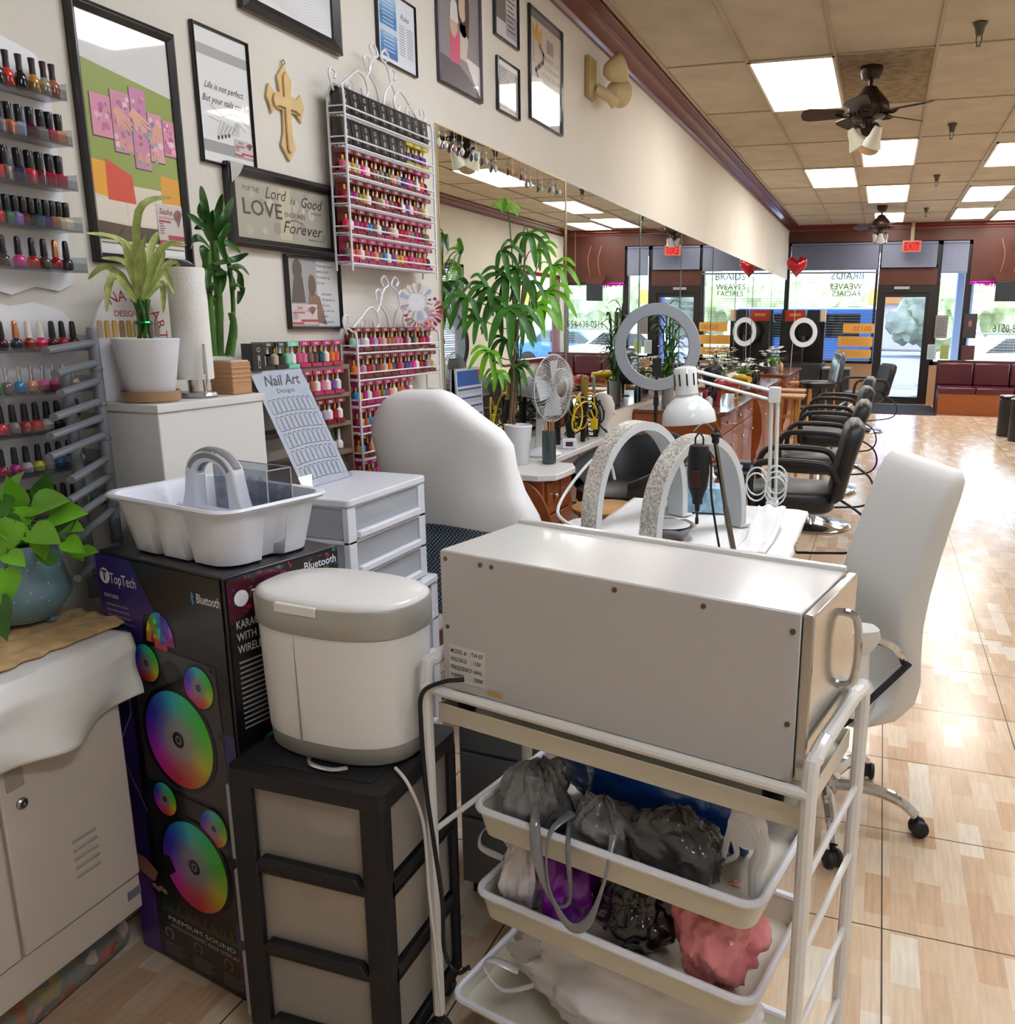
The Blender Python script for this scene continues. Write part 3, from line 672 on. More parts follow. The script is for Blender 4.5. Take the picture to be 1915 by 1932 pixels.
picture('small black framed grey text page, lower of the two small frames beside the crown poster', 4.02, 4.28, 2.485, 2.725, .008, d_eiffel)
def d_crown(p, x, z, w, h):
    y = -.0045; p.quad(x, x+w, z, z+h, y, '#c5bab0'); X = lambda u: x+u*w; Z = lambda v: z+v*h
    p.quad(x, x+w, Z(.93), Z(1), y-.0002, '#5a5560'); p.poly([(x, Z(.2)), (x, Z(.38)), (X(.35), Z(.42)), (x+w, Z(.26)), (x+w, Z(.1)), (X(.5), Z(.12))], y-.0003, '#eeeae2')
    p.poly([(x, z), (x+w, z), (x+w, Z(.12)), (X(.5), Z(.14)), (x, Z(.21))], y-.0004, '#4c4a4a')
    p.poly([(X(.1), Z(.76)), (X(.38), Z(.72)), (X(.36), Z(.9)), (X(.28), Z(.82)), (X(.22), Z(.93)), (X(.16), Z(.83)), (X(.06), Z(.9))], y-.0006, '#c8932e')
    p.stroke([(X(a), Z(b)) for a, b in [(.3, .72), (.42, .66), (.4, .58), (.28, .52), (.18, .47), (.24, .42)]], .022, y-.0006, '#4f4641'); p.stroke([(X(a), Z(b)) for a, b in [(.12, .74), (.1, .66), (.14, .62), (.1, .56), (.16, .54)]], .004, y-.0007, '#3a332f')
    p.quad(X(.52), X(.74), Z(.7), Z(.83), y-.0006, '#7d7470')
    for k, s in enumerate(['INVEST IN', 'YOUR HAIR', "IT'S THE CROWN"]): p.text(s, X(.68), Z(.62-.085*k), .02, y-.0006, '#6d655f', w=w*(.46 if k < 2 else .6))
picture('tall black framed poster of a woman wearing a gold crown', 4.42, 4.9, 2.53, 3.075, .012, d_crown)
ornate = mat('ornate_black_frame', '#141414', .28, coat=.6, bump=.5, bscale=260)
def d_love(p, x, z, w, h):
    y = -.0045; p.quad(x, x+w, z, z+h, y, '#a29d90')
    for k in range(26): p.disc(x+w*R_.uniform(.06, .94), z+h*R_.uniform(.1, .9), R_.uniform(.008, .02), y-.0001-.00001*k, R_.choice(['#aca798', '#b5b0a2', '#98948a', '#8f8b80', '#bbb6a6']), 9)
    p.quad(x+w*.44, x+w*.56, z+h*.05, z+h*.95, y-.0004, '#b9b29a')
    K = '#151515'; T = lambda s, u, v, c, wd, sh=0., b=0.: p.text(s, x+w*u, z+h*v, c, y-.0007, K, shear=sh, w=w*wd, bold=b)
    T('FOR THE', .17, .78, .014, .15); T('Lord', .40, .72, .034, .22, .35); T('is', .58, .7, .02, .06, .35); T('Good', .78, .68, .032, .24, .35); T('AND HIS', .84, .58, .007, .12)
    T('LOVE', .27, .4, .045, .38, 0, .008); T('ENDURES', .6, .46, .014, .22); T('Forever', .67, .18, .036, .44, .35); T('PSALM 100:5', .83, .09, .006, .18)
    p.stroke([(x+w*.5, z+h*.38), (x+w*.6, z+h*.42), (x+w*.68, z+h*.38)], .0025, y-.0007, K)
tl = picture("ornate black framed 'Love endures Forever' plaque with silver corner", 2.135, 2.66, 1.705, 1.94, .03, d_love, fm=ornate, depth=.03)
cr_ = MB(); cr_.poly([(-.262, .234), (-.205, .234), (-.225, .205), (-.262, .175)], -.031); cr_.poly([(.262, .234), (.225, .234), (.235, .2), (.262, .19)], -.031); cr_.build('corner_protector', steel, tl)
def d_kneel(p, x, z, w, h):
    y = -.0045; p.quad(x, x+w, z, z+h, y, '#c9ced2'); p.quad(x, x+w*.56, z, z+h, y-.0002, '#9a9a9c')
    p.poly([(x+w*.05, z+h*.35), (x+w*.32, z+h*.35), (x+w*.28, z+h*.75), (x+w*.12, z+h*.75)], y-.0004, '#4f4643'); p.disc(x+w*.19, z+h*.84, .025, y-.0005, '#4a4340', 14, .034)
    p.poly([(x+w*.32, z+h*.1), (x+w*.72, z+h*.02), (x+w*.6, z+h*.45), (x+w*.4, z+h*.55)], y-.0005, '#7b6154'); p.disc(x+w*.46, z+h*.62, .02, y-.0006, '#55483f', 14, .035)
    flyer(p, x+w*.03, z+h*.03, w*.5, h*.3, y-.0012)
    for k, s in enumerate(['When you kneel', 'before God', 'He stands up', 'for you.', '', 'And when', 'He stands up', 'for you,', 'No one can', 'stand', 'against you.']):
        if s: p.text(s, x+w*(.56 if k < 4 else .64), z+h*(.9-.085*k), .0095, y-.0014, '#2e2e30', align='LEFT')
picture("black framed 'When you kneel before God' picture under the Love plaque", 2.375, 2.665, 1.465, 1.7, .009, d_kneel)
# the cross
wood_cross = mat('pale_birch_wood', '#d8ba83', .55, var=.08, vscale=20)
t = onwall('wooden_cross', 'pale wooden cross with layered cut out shape hanging on the wall', 'cross', 2.435, 1.985)
def cross_out(s, e):
    half = [(0, 0), (.022, .028), (.036, .045), (.03, .06), (.02, .085), (.018, .15), (.05, .15), (.072, .128), (.076, .15), (.09, .175), (.082, .2), (.075, .215), (.055, .195), (.025, .2), (.03, .222), (.034, .245), (.018, .262), (0, .285)]
    c = (0, .17); q = [(x, z) for x, z in half]+[(-x, z) for x, z in half[-2:0:-1]]
    return [(x*s, c[1]+(z-c[1])*s) for x, z in q] if not e else q
MB().prism(cross_out(1, 0), -.008, 0).build('back_layer', wood_cross, t, bevel=.0015)
MB().prism([(0, .025), (.012, .035), (.012, .09), (.012, .158), (.04, .158), (.062, .15), (.068, .172), (.06, .19), (.03, .185), (.012, .19), (.012, .25), (0, .265), (-.012, .25), (-.012, .19), (-.03, .185), (-.06, .19), (-.068, .172), (-.062, .15), (-.04, .158), (-.012, .158), (-.012, .09), (-.012, .035)], -.016, -.008).build('front_layer', wood_cross, t, bevel=.002)
k = MB(); k.tube([(0, -.004, .28), (-.006, -.004, .293), (.004, -.005, .3), (.012, -.004, .292), (0, -.004, .28)], .002, 6); k.build('hanging_ribbon', mat('green_ribbon', '#7fa35a', .5), t)
# ------------------------------------------------------------------ polish bottles
cap_black = mat('bottle_cap_black', '#101012', .3, coat=.3); cap_silver = mat('bottle_cap_silver', '#c9c9cc', .18, 1.0); cap_rose = mat('bottle_cap_rose', '#c98a6c', .22, .9); cap_white = mat('bottle_cap_white', '#f0ece6', .3); cap_brown = mat('bottle_cap_brown', '#3d2622', .3)
PC = {'red': '#c41f2a', 'dark grey': '#3a3436', 'orange red': '#e0422f', 'black': '#151316', 'amber': '#c8913a', 'pale olive': '#a9a487', 'copper': '#b8674a', 'glitter grey': '#8d7f80', 'coral gold': '#d2703f', 'pale blue': '#a9b9dc', 'burgundy': '#5a1230', 'grey green': '#7f8276', 'berry': '#9c1f45', 'peach': '#e89a70',
      'taupe': '#7d6660', 'navy': '#22355c', 'rose red': '#dd3550', 'wine': '#6b1c2c', 'crimson': '#a8152f', 'green': '#2f6b4a', 'lavender': '#8a6fb0', 'teal': '#1f5a66', 'purple': '#4a2a70', 'bronze': '#a06a3c', 'clear': '#c9b8a0', 'cream': '#e6d8b8', 'brown': '#5c4438', 'hot pink': '#f0389a', 'plum': '#2e1d3a', 'maroon': '#4a0f22', 'charcoal': '#3d4250',
      'brick': '#b03a35', 'neon rose': '#f02f66', 'blue': '#2f86b5', 'pink': '#d9709c', 'rose': '#d05a7c', 'yellow': '#d9b23a', 'white': '#e9e4de', 'lemon': '#d4da4a', 'magenta': '#b02a7a', 'lilac': '#b8a6b8', 'coral': '#e05a50', 'lime': '#b5e052', 'orange': '#e8742a', 'gold': '#c9a24a', 'mint': '#8fd0b8', 'olive': '#7a7a3a', 'violet': '#7a4a9a'}
def pm(c): return mat('polish_'+c.replace(' ', '_'), PC[c], .12, coat=.6)
def bottle_proto(kind):
    t = thing('polish_bottle', 'x', 'nail polish', (0, 0, -50))
    b_ = MB(); c_ = MB()
    if kind == 'tall':
        b_.lathe([(.0085, 0), (.0118, .002), (.0118, .02), (.0095, .03), (.005, .036), (.005, .038)], 14); c_.lathe([(.0062, .037), (.0055, .05), (.0066, .066), (.0066, .068)], 12)
    elif kind == 'round':
        b_.lathe([(.009, 0), (.0125, .003), (.0128, .014), (.0105, .022), (.0055, .026), (.0055, .028)], 14); c_.lathe([(.0078, .027), (.0076, .03), (.0062, .06), (.0045, .065), (0.001, .066)], 12)
    elif kind == 'square':
        b_.prismz(rrect(-.0115, .0115, -.0115, .0115, .004, 3), 0, .025); b_.lathe([(.0108, .025), (.006, .03)], 12, cap0=False); c_.lathe([(.0078, .03), (.0085, .045), (.0085, .062), (.0075, .064)], 14)
    else:   # slim cap
        b_.lathe([(.009, 0), (.0122, .003), (.0122, .02), (.008, .026), (.0045, .028)], 14); c_.lathe([(.0045, .028), (.0045, .06), (.004, .062)], 10)
    b_.build('bottle', pm('red'), t, smooth=40); c_.build('cap', cap_black, t, smooth=40)
    return t
PROTO = {k: bottle_proto(k) for k in ('tall', 'round', 'square', 'slim')}
used_proto = set()
def bottle(kind, colour, cap, loc, label, group, s=1.0, rz=0.0):
    p = PROTO[kind]
    t = p if kind not in used_proto else copy_tree(p)
    used_proto.add(kind)
    t.location = loc; t['label'] = label; t['group'] = group; t.rotation_euler[2] = rz
    if s != 1.0: t.scale = (s, s, s)
    for ch in t.children:
        if ch.name.startswith('bottle'): objmat(ch, pm(colour))
        else: objmat(ch, cap)
    return t
capname = {'bk': (cap_black, 'black cap'), 'sv': (cap_silver, 'silver cap'), 'rg': (cap_rose, 'rose gold cap'), 'wh': (cap_white, 'white cap'), 'br': (cap_brown, 'brown cap'), 'gd': (gold, 'gold cap')}
acryl = mat('frosted_acrylic', '#f0f1f5', .3, coat=.5)
acryl_clear = paneglass('clear_acrylic', '#e3e6ea')
ROWS = {
 'upper': [
  (1.974, 'tall', [(6, 'dark grey', 'bk'), (24, 'orange red', 'br'), (48, 'black', 'br'), (72, 'amber', 'br'), (92, 'pale olive', 'br'), (108, 'copper', 'br')], 1.05),
  (1.878, 'square', [(8, 'glitter grey', 'bk'), (26, 'coral gold', 'bk'), (46, 'pale blue', 'bk'), (66, 'burgundy', 'bk'), (85, 'grey green', 'bk'), (101, 'berry', 'bk'), (118, 'peach', 'bk')], 1.0),
  (1.783, 'square', [(0, 'red', 'bk'), (18, 'taupe', 'bk'), (44, 'navy', 'bk'), (64, 'rose red', 'bk'), (83, 'wine', 'bk'), (102, 'crimson', 'bk'), (119, 'berry', 'bk')], 1.08),
  (1.692, 'square', [(4, 'red', 'bk'), (22, 'green', 'bk'), (38, 'lavender', 'bk'), (53, 'wine', 'bk'), (67, 'black', 'bk'), (81, 'teal', 'bk'), (95, 'purple', 'bk'), (107, 'bronze', 'bk'), (119, 'clear', 'bk'), (132, 'cream', 'bk')], .95),
  (1.603, 'round', [(15, 'brown', 'bk'), (44, 'hot pink', 'bk'), (70, 'red', 'bk'), (92, 'brown', 'bk'), (113, 'crimson', 'rg'), (133, 'plum', 'bk')], 1.0)],
 'lower': [
  (1.427, 'round', [(10, 'maroon', 'bk'), (38, 'charcoal', 'rg'), (62, 'brick', 'wh'), (85, 'neon rose', 'wh'), (107, 'wine', 'bk'), (126, 'red', 'bk'), (146, 'maroon', 'bk')], .95),
  (1.333, 'slim', [(0, 'green', 'sv'), (20, 'taupe', 'sv'), (45, 'blue', 'sv'), (68, 'peach', 'sv'), (90, 'pink', 'sv'), (110, 'rose', 'sv'), (129, 'yellow', 'sv'), (148, 'clear', 'sv')], .95),
  (1.245, 'round', [(9, 'rose red', 'bk'), (33, 'glitter grey', 'bk'), (56, 'brick', 'bk'), (77, 'coral', 'bk'), (98, 'white', 'bk'), (118, 'black', 'bk'), (139, 'lemon', 'bk'), (155, 'olive', 'bk')], 1.0),
  (1.155, 'round', [(10, 'berry', 'bk'), (36, 'magenta', 'bk'), (58, 'lilac', 'bk'), (81, 'lemon', 'bk'), (101, 'lilac', 'bk'), (121, 'blue', 'bk'), (140, 'pale blue', 'bk'), (160, 'clear', 'rg')], .95),
  (1.057, 'slim', [(16, 'red', 'gd'), (42, 'clear', 'bk'), (66, 'bronze', 'bk'), (92, 'peach', 'bk'), (111, 'clear', 'bk'), (129, 'maroon', 'bk'), (148, 'coral', 'bk'), (167, 'lime', 'bk')], .95)]}
def acrylic_rack(which, z0, z1, yr):
    t = onwall('acrylic_polish_rack', '%s wavy edged frosted acrylic nail polish rack, %s' % (which, 'beside the nail art poster' if which == 'upper' else 'behind the grey peg rack'), 'display rack', 0, 0)
    ya = 1.16
    top = [(ya, z1-.02), (ya+.06, z1+.012), (ya+.13, z1-.008), (ya+.2, z1+.004), (ya+.27, z1-.014), (ya+.33, z1-.004), (yr-.03, z1-.02), (yr, z1-.05)]
    bot = [(yr, z0+.03), (yr-.04, z0+.012), (yr-.1, z0+.02), (yr-.16, z0), (yr-.22, z0+.016), (yr-.3, z0-.004), (ya, z0+.016)]
    MB().prism(top+bot, -.006, -.002).build('back_panel', acryl, t)
    for (z, kind, lst, s) in ROWS[which]:
        k = MB(); k.box(ya, yr-.015, -.07, -.006, z-.004, z-.0005); k.box(ya, yr-.015, -.072, -.07, z-.006, z+.016); k.box(yr-.017, yr-.015, -.072, -.006, z-.004, z+.03)
        k.build('shelf', acryl_clear, t)
    for ri, (z, kind, lst, s) in enumerate(ROWS[which]):
        n = len(lst)
        for i, (px_, colour, cap) in enumerate(lst):
            base = {'upper': (165, 247, 330, 412, 492), 'lower': (645, 727, 803, 876, 945)}[which][ri]
            y = onX(px_, base, -1.885+.09).y
            pos = 'rightmost' if i == n-1 else ORD[n-1-i]+' from right'
            kd = kind
            if which == 'lower' and ri == 4 and cap == 'bk': kd = 'square' if i < 4 else 'round'
            bottle(kd, colour, capname[cap][0], (XW+.044, y, z), '%s polish with %s, %s, %s shelf, %s acrylic rack' % (colour, capname[cap][1], pos, ORD[ri], which), 'nail polishes on the %s acrylic rack' % which, s, R_.uniform(0, 6))
acrylic_rack('upper', 1.545, 2.09, 1.60); acrylic_rack('lower', 1.02, 1.535, 1.585)
# ------------------------------------------------------------------ white wire racks with boxed sets
wire_white = mat('white_wire', '#e9eaee', .35, coat=.3)
def spiral(c, r, a0, turns, n=20, k=.25):
    return [(c[0]+r*(1-(1-k)*i/n)*math.cos(a0+turns*2*PI*i/n), -.06, c[1]+r*(1-(1-k)*i/n)*math.sin(a0+turns*2*PI*i/n)) for i in range(n+1)]
WR0, WR1 = 2.61, 3.2
def wire_rack(label, zs, ztop, scroll=True):
    t = onwall('wire_polish_rack', label, 'display rack', (WR0+WR1)/2, 0)
    a = (WR1-WR0)/2; zb = zs[-1]-.03
    fr = MB()
    for s in (-1, 1):
        fr.tube(smoothpath([(s*a, -.1, zb), (s*a, -.1, (zb+ztop)/2), (s*a, -.1, ztop-.03), (s*a, -.085, ztop), (s*a, -.06, ztop+.008), (s*a, -.036, ztop-.03)], 6), .0042, 8)
        fr.tube([(s*a, -.036, zb), (s*a, -.036, ztop-.02)], .004, 8)
    for z in zs:
        for dz in (-.004, .022): fr.tube([(-a, -.1, z+dz), (a, -.1, z+dz)], .0032, 6)
        for s in (-1, 1):
            fr.tube([(s*a, -.1, z), (s*a, -.036, z)], .003, 6); fr.tube([(s*a, -.1, z+.022), (s*a, -.036, z+.022)], .003, 6)
        for k in range(5): fr.tube([(-a, -.042-.014*k, z-.006), (a, -.042-.014*k, z-.006)], .0022, 5)
    fr.build('frame', wire_white, t)
    if scroll:
        sc = MB()
        for s in (-1, 1):
            M = Matrix.Scale(s, 4, (1, 0, 0)) if s < 0 else None
            sc.T = M
            sc.tube(smoothpath([(.29, -.06, ztop-.01), (.31, -.06, ztop+.03), (.3, -.06, ztop+.055), (.275, -.06, ztop+.05), (.28, -.06, ztop+.03)], 5), .0042, 6)
            sc.tube(smoothpath([(.27, -.06, ztop), (.2, -.06, ztop+.05), (.14, -.06, ztop+.085), (.1, -.06, ztop+.07), (.085, -.06, ztop+.03), (.11, -.06, ztop+.01), (.125, -.06, ztop+.035)], 6), .0045, 6)
            sc.tube(smoothpath([(.095, -.06, ztop+.07), (.06, -.06, ztop+.12), (.075, -.06, ztop+.15), (.1, -.06, ztop+.14), (.095, -.06, ztop+.115)], 6), .0042, 6)
            sc.tube(smoothpath([(.01, -.06, ztop), (.03, -.06, ztop+.06), (.07, -.06, ztop+.1), (.045, -.06, ztop+.15), (.01, -.06, ztop+.17), (.035, -.06, ztop+.2), (.06, -.06, ztop+.185), (.045, -.06, ztop+.165)], 6), .0045, 6)
            sc.tube(spiral((.19, ztop+.02), .03, 0, 1.2), .003, 6)
        sc.T = None
        sc.build('scrollwork', wire_white, t)
    return t
ZU = [2.165, 2.07, 1.975, 1.88, 1.785, 1.69]; ZL = [1.385, 1.29, 1.195, 1.1, 1.005, .91]
wire_rack('upper white wire rack with scrolled top full of boxed polish', ZU, 2.245); wire_rack('lower white wire rack with scrolled top, behind the white covered chair', ZL, 1.455)
hd_red = mat('header_dark_red', '#7f1826', .3, coat=.4); hd_pink = mat('header_magenta', '#b01f60', .3, coat=.4); hd_yel = mat('header_yellow', '#d8c52e', .3, coat=.4); hd_blk = mat('header_black', '#161618', .3, coat=.4); hd_mint = mat('header_mint', '#7fd0b4', .3, coat=.4)
wh_bottle = mat('white_gel_bottle', '#eeeae4', .25)
def pack_proto():
    t = thing('polish_duo_pack', 'x', 'boxed nail polish', (0, 0, -50))
    w = .026
    h_ = MB(); h_.box(-w, w, -.04, .002, .068, .082); h_.box(-w, w, .0, .002, .012, .068); h_.cur = 1; h_.text('DND', 0, .071, .008, -.0405, w=.02, bold=.01); h_.build('header', [hd_red, white_ink], t)
    MB().box(-w, w, -.04, .002, 0, .012).build('base_strip', hd_red, t)
    for s, nm in ((-1, 'bottle'), (1, 'gel_bottle')):
        b_ = MB(); b_.lathe([(.01, .012), (.0122, .014), (.0122, .04), (.0065, .046), (.005, .047)], 12, (s*.0128, -.022, 0)); bo = b_.build(nm, pm('red'), t, smooth=40)
        c_ = MB(); c_.lathe([(.005, .047), (.005, .066), (.0045, .067)], 10, (s*.0128, -.022, 0)); c_.build('cap', gold if s < 0 else cap_white, bo, smooth=40)
    return t
PK = [pack_proto(), False]
def pack(hd, hname, c1, c2, loc, label, group, rz=PI/2, cap=None):
    t = PK[0] if not PK[1] else copy_tree(PK[0]); PK[1] = True
    t.location = loc; t.rotation_euler[2] = rz; t['label'] = label; t['group'] = group
    for ch in t.children:
        nm = ch.name.split('.')[0]
        if nm in ('header', 'base_strip'): objmat(ch, hd)
        elif nm == 'bottle': objmat(ch, pm(c1))
        else: objmat(ch, wh_bottle if c2 == 'white' else pm(c2))
    return t
pool = ['rose', 'pink', 'crimson', 'peach', 'taupe', 'lavender', 'berry', 'magenta', 'grey green', 'blue', 'mint', 'orange', 'gold', 'wine', 'rose red', 'lilac', 'coral', 'navy', 'violet', 'bronze', 'green', 'charcoal', 'copper', 'hot pink', 'olive', 'teal', 'clear']
boxg = mat('carton_black', '#0f0f11', .3, coat=.5)
def black_box():
    t = thing('boxed_polish', 'x', 'boxed nail polish', (0, 0, -50))
    b_ = MB(); b_.box(-.0265, .0265, -.04, 0, 0, .08); b_.build('carton', boxg, t, bevel=.001)
    k = MB(); k.disc(.0, .062, .0075, -.0405, n=14); k.quad(-.005, .005, .008, .045, -.0405); k.cur = 1; k.disc(0, .062, .0045, -.041, n=12); k.quad(-.003, .003, .012, .03, -.041); k.build('carton_print', [mat('pale_grey_ink', '#a5a5a8', .5), black_ink], t, smooth=0)
    return t
BB = [black_box(), False]
def place_black(loc, label, group, lean=-.1):
    t = BB[0] if not BB[1] else copy_tree(BB[0]); BB[1] = True
    t.location = loc; t.rotation_euler = (lean, 0, PI/2); t['label'] = label; t['group'] = group
    return t
xs10 = [WR0+.034+.058*i for i in range(10)]
for i, y in enumerate(xs10): place_black((XW+.05, y, 2.168), 'black boxed gel polish, grey emblem, %s from left, top row, upper wire rack' % ORD[i], 'black boxed polishes on the upper wire rack')
for i, y in enumerate(xs10[:7]): place_black((XW+.05, y, 2.073), 'black boxed gel polish, grey emblem, %s from left, second row, upper wire rack' % ORD[i], 'black boxed polishes on the upper wire rack')
for i, y in enumerate(xs10[7:]): pack(hd_yel, 'yellow', ['black', 'navy', 'purple'][i], 'violet', (XW+.048, y, 2.073), 'yellow boxed polish pair, %s from left beside the black boxes, second row' % ORD[i], 'yellow boxed polishes on the upper wire rack')
for r in range(2, 6):
    for i, y in enumerate(xs10):
        hd, hn = (hd_red, 'dark red') if (r < 4 and i < 8) or (r == 4 and i < 3) or (r == 3) else (hd_pink, 'magenta')
        c1, c2 = R_.choice(pool), R_.choice(pool+['white']*7)
        pack(hd, hn, c1, c2, (XW+.048, y, ZU[r]+.002), '%s polish pair, %s bottle, %s from left, %s row, upper wire rack' % (hn, c1, ORD[i], ORD[r]), 'boxed polish pairs on the upper wire rack')
for r in range(6):
    for i, y in enumerate(xs10):
        if r == 2 and i > 6 or r == 3 and i > 3 or r >= 4 and i > 2: continue
        hd, hn = (hd_red, 'dark red') if r < 2 or (r == 4) else (hd_pink, 'magenta')
        if r == 1 and i in (5, 6): hd, hn = hd_pink, 'magenta'
        c1, c2 = R_.choice(pool), R_.choice(pool+['white']*7)
        pack(hd, hn, c1, c2, (XW+.048, y, ZL[r]+.002), '%s polish pair, %s bottle, %s from left, %s row, lower wire rack' % (hn, c1, ORD[i], ORD[r]), 'boxed polish pairs on the lower wire rack')
# wooden wall shelves between the racks
shelf_wood = mat('grey_brown_shelf', '#8b7565', .45, var=.1)
t = onwall('wall_shelf', 'grey brown stepped shelf of polish boxes left of the lower wire rack', 'shelf', 2.29, 0)
ZM = [1.345, 1.25, 1.15, 1.05, .95]
for i, z in enumerate(ZM): MB().box(-.2, .295, -.075, -.002, z-.016, z).build('shelf_board', shelf_wood, t, bevel=.002)
MB().box(-.215, -.2, -.075, -.002, .9, 1.345).build('side_panel', shelf_wood, t); MB().box(.295, .305, -.075, -.002, .9, 1.345).build('side_panel', shelf_wood, t)
my = [2.115+.058*i for i in range(8)]
for i in range(8):
    if i == 0: place_black((XW+.055, my[i], ZM[0]+.001), 'plain black polish box beside the bamboo planter on the wall shelf', 'boxes on the stepped wall shelf', 0)
    elif i < 3: pack(hd_blk, 'black', ['mint', 'clear'][i-1], 'black', (XW+.045, my[i], ZM[0]+.001), 'black topped polish pair with %s bottle on the top of the wall shelf' % ['mint', 'clear'][i-1], 'boxes on the stepped wall shelf')
    elif i == 3: pack(hd_mint, 'mint', 'mint', 'white', (XW+.045, my[i], ZM[0]+.001), 'mint topped polish pair in the middle of the top wall shelf', 'boxes on the stepped wall shelf')
    else: pack(hd_pink, 'magenta', ['rose', 'taupe', 'teal', 'orange'][i-4], ['pink', 'brown', 'white', 'coral'][i-4], (XW+.045, my[i], ZM[0]+.001), 'magenta topped polish pair with %s bottle on the top wall shelf' % ['rose', 'taupe', 'teal', 'orange'][i-4], 'boxes on the stepped wall shelf')
for r in (1, 2):
    for i in range(4, 8):
        c1 = ['peach', 'rose', 'olive', 'copper', 'pink', 'violet', 'wine', 'black', 'hot pink', 'rose red', 'lilac', 'crimson'][(r-1)*6+i-2]
        pack(hd_pink if r == 1 else hd_red, '', c1, 'white', (XW+.045, my[i], ZM[r]+.001), '%s topped polish pair with %s bottle, %s level of the wall shelf' % ('magenta' if r == 1 else 'dark red', c1, ['', 'second', 'third'][r]), 'boxes on the stepped wall shelf')
for i in range(5): bottle('slim', 'white', [cap_white, cap_black][i % 2], (XW+.045, 2.41+.036*i, ZM[3]+.001), 'white treatment bottle, %s from left, fourth level of the wall shelf' % ORD[i], 'treatment bottles on the wall shelf', 1.15)
for i, c_ in enumerate(['green', 'teal', 'yellow', 'neon rose', 'crimson']): bottle('slim', c_, cap_silver, (XW+.045, 2.43+.03*i, ZM[4]+.001), 'slim %s striping polish with silver cap on the lowest wall shelf' % c_, 'striping polishes on the wall shelf', 1.1)
# colour sample wheels hung on the lower rack
def wheel(label, y, z, r, cols, x=XW+.15):
    t = thing('nail_sample_wheel', label, 'nail samples', (x, y, z), PI/2-.85, 'nail colour sample wheels')
    n = 18
    MB().lathe([(.002, -.001), (r*.6, -.001), (r*.6, .001), (.002, .001)], 18).build('hub_disc', acryl, t).rotation_euler[0] = PI/2
    for i in range(n):
        a = 2*PI*i/n; m = MB()
        q = [(r*.5*math.cos(a-.06), r*.5*math.sin(a-.06)), (r*.95*math.cos(a-.13), r*.95*math.sin(a-.13)), (r*1.05*math.cos(a), r*1.05*math.sin(a)), (r*.95*math.cos(a+.13), r*.95*math.sin(a+.13)), (r*.5*math.cos(a+.06), r*.5*math.sin(a+.06))]
        m.prism(q, -.004, -.002); m.build('sample_tip', pm(cols[i % len(cols)]), t)
wheel('pale fan wheel of white nail colour samples', 2.95, 1.565, .068, ['white', 'white', 'pale blue', 'white', 'lilac', 'white'])
wheel('fan wheel of pink nail colour samples below the white one', 2.985, 1.515, .06, ['pink', 'peach', 'lilac'], XW+.138)
wheel('fan wheel of dark red nail colour samples', 3.07, 1.53, .062, ['crimson', 'wine', 'rose'], XW+.127)
# ------------------------------------------------------------------ plants helpers
def blade(mb, pts, w, up=Vector((0,0,1)), fold=.25):
    P = smoothpath(pts, 6); n = len(P); vs = []; fs = []
    for i, p in enumerate(P):
        a = P[max(0, i-1)]; b_ = P[min(n-1, i+1)]; t = (b_-a).normalized()
        s = t.cross(up)
        if s.length < .05: s = t.cross(Vector((1, 0.2, 0)))
        s.normalize(); nn = s.cross(t)
        k = i/(n-1); ww = w*(math.sin(PI*min(1, .12+.88*k))**.7)*(1 if k < .98 else .3)
        vs += [p-s*ww*.5+nn*ww*fold, p, p+s*ww*.5+nn*ww*fold]
    for i in range(n-1):
        for j in range(2): fs.append((i*3+j, i*3+j+1, i*3+j+4, i*3+j+3))
    mb.add(vs, fs)
HEART = [(0, .06), (.12, -.04), (.27, -.03), (.38, .1), (.4, .28), (.33, .5), (.2, .75), (.06, .95), (0, 1.05)]
def heart_leaf(mb, base, t, n, size, curl=.15):
    t = t.normalized(); s = t.cross(n).normalized(); n = s.cross(t).normalized(); vs = []; k = len(HEART)
    for i, (a, b_) in enumerate(HEART):
        for sg in (-1, 0, 1):
            x = a*sg; z = -.35*curl*b_*b_ + (.22*abs(x))
            vs.append(base+s*(x*size)+t*(b_*size)+n*(z*size))
    fs = []
    for i in range(k-1):
        for j in range(2): fs.append((i*3+j, i*3+j+1, i*3+j+4, i*3+j+3))
    mb.add(vs, fs)
def camdir(ang, fwd=0.0):
    return (cr*math.cos(ang)+cu*math.sin(ang)+cb*fwd).normalized()
def rel(parent_loc, p): return p-Vector(parent_loc)
# ------------------------------------------------------------------ white side cabinet and what stands on it
cab_white = mat('white_cabinet_laminate', '#e4e2de', .35)
t = thing('side_cabinet', 'tall plain white cabinet against the wall carrying the spider plant pot', 'cabinet', (-1.685, 1.75, 0))
MB().box(-.085, .085, -.18, .18, .06, 1.28).build('body', cab_white, t, bevel=.003); MB().box(-.09, .09, -.185, .185, 1.28, 1.3).build('top_board', cab_white, t, bevel=.002)
MB().box(-.07, .07, -.17, .17, 0, .06).build('plinth', cab_white, t)
L0 = (-1.68, 1.635, 1.301)
t = thing('potted_plant', 'variegated spiky leaf plant in white tapered pot on the white cabinet', 'plant', L0)
MB().lathe([(.062, .0), (.066, .004), (.066, .026), (.063, .026), (.062, .005), (.01, .004)], 28).build('saucer', mat('amber_saucer', '#c9a27a', .15, trans=.4), t)
MB().lathe([(.048, .006), (.052, .012), (.074, .148), (.072, .15), (.069, .148), (.067, .13), (.01, .128)], 32, cap1=False).build('pot', mat('white_ceramic_pot', '#e6e7ea', .4), t, smooth=40)
MB().lathe([(.001, .13), (.067, .13)], 20, cap0=False, cap1=False).build('soil', soil, t)
st = MB()
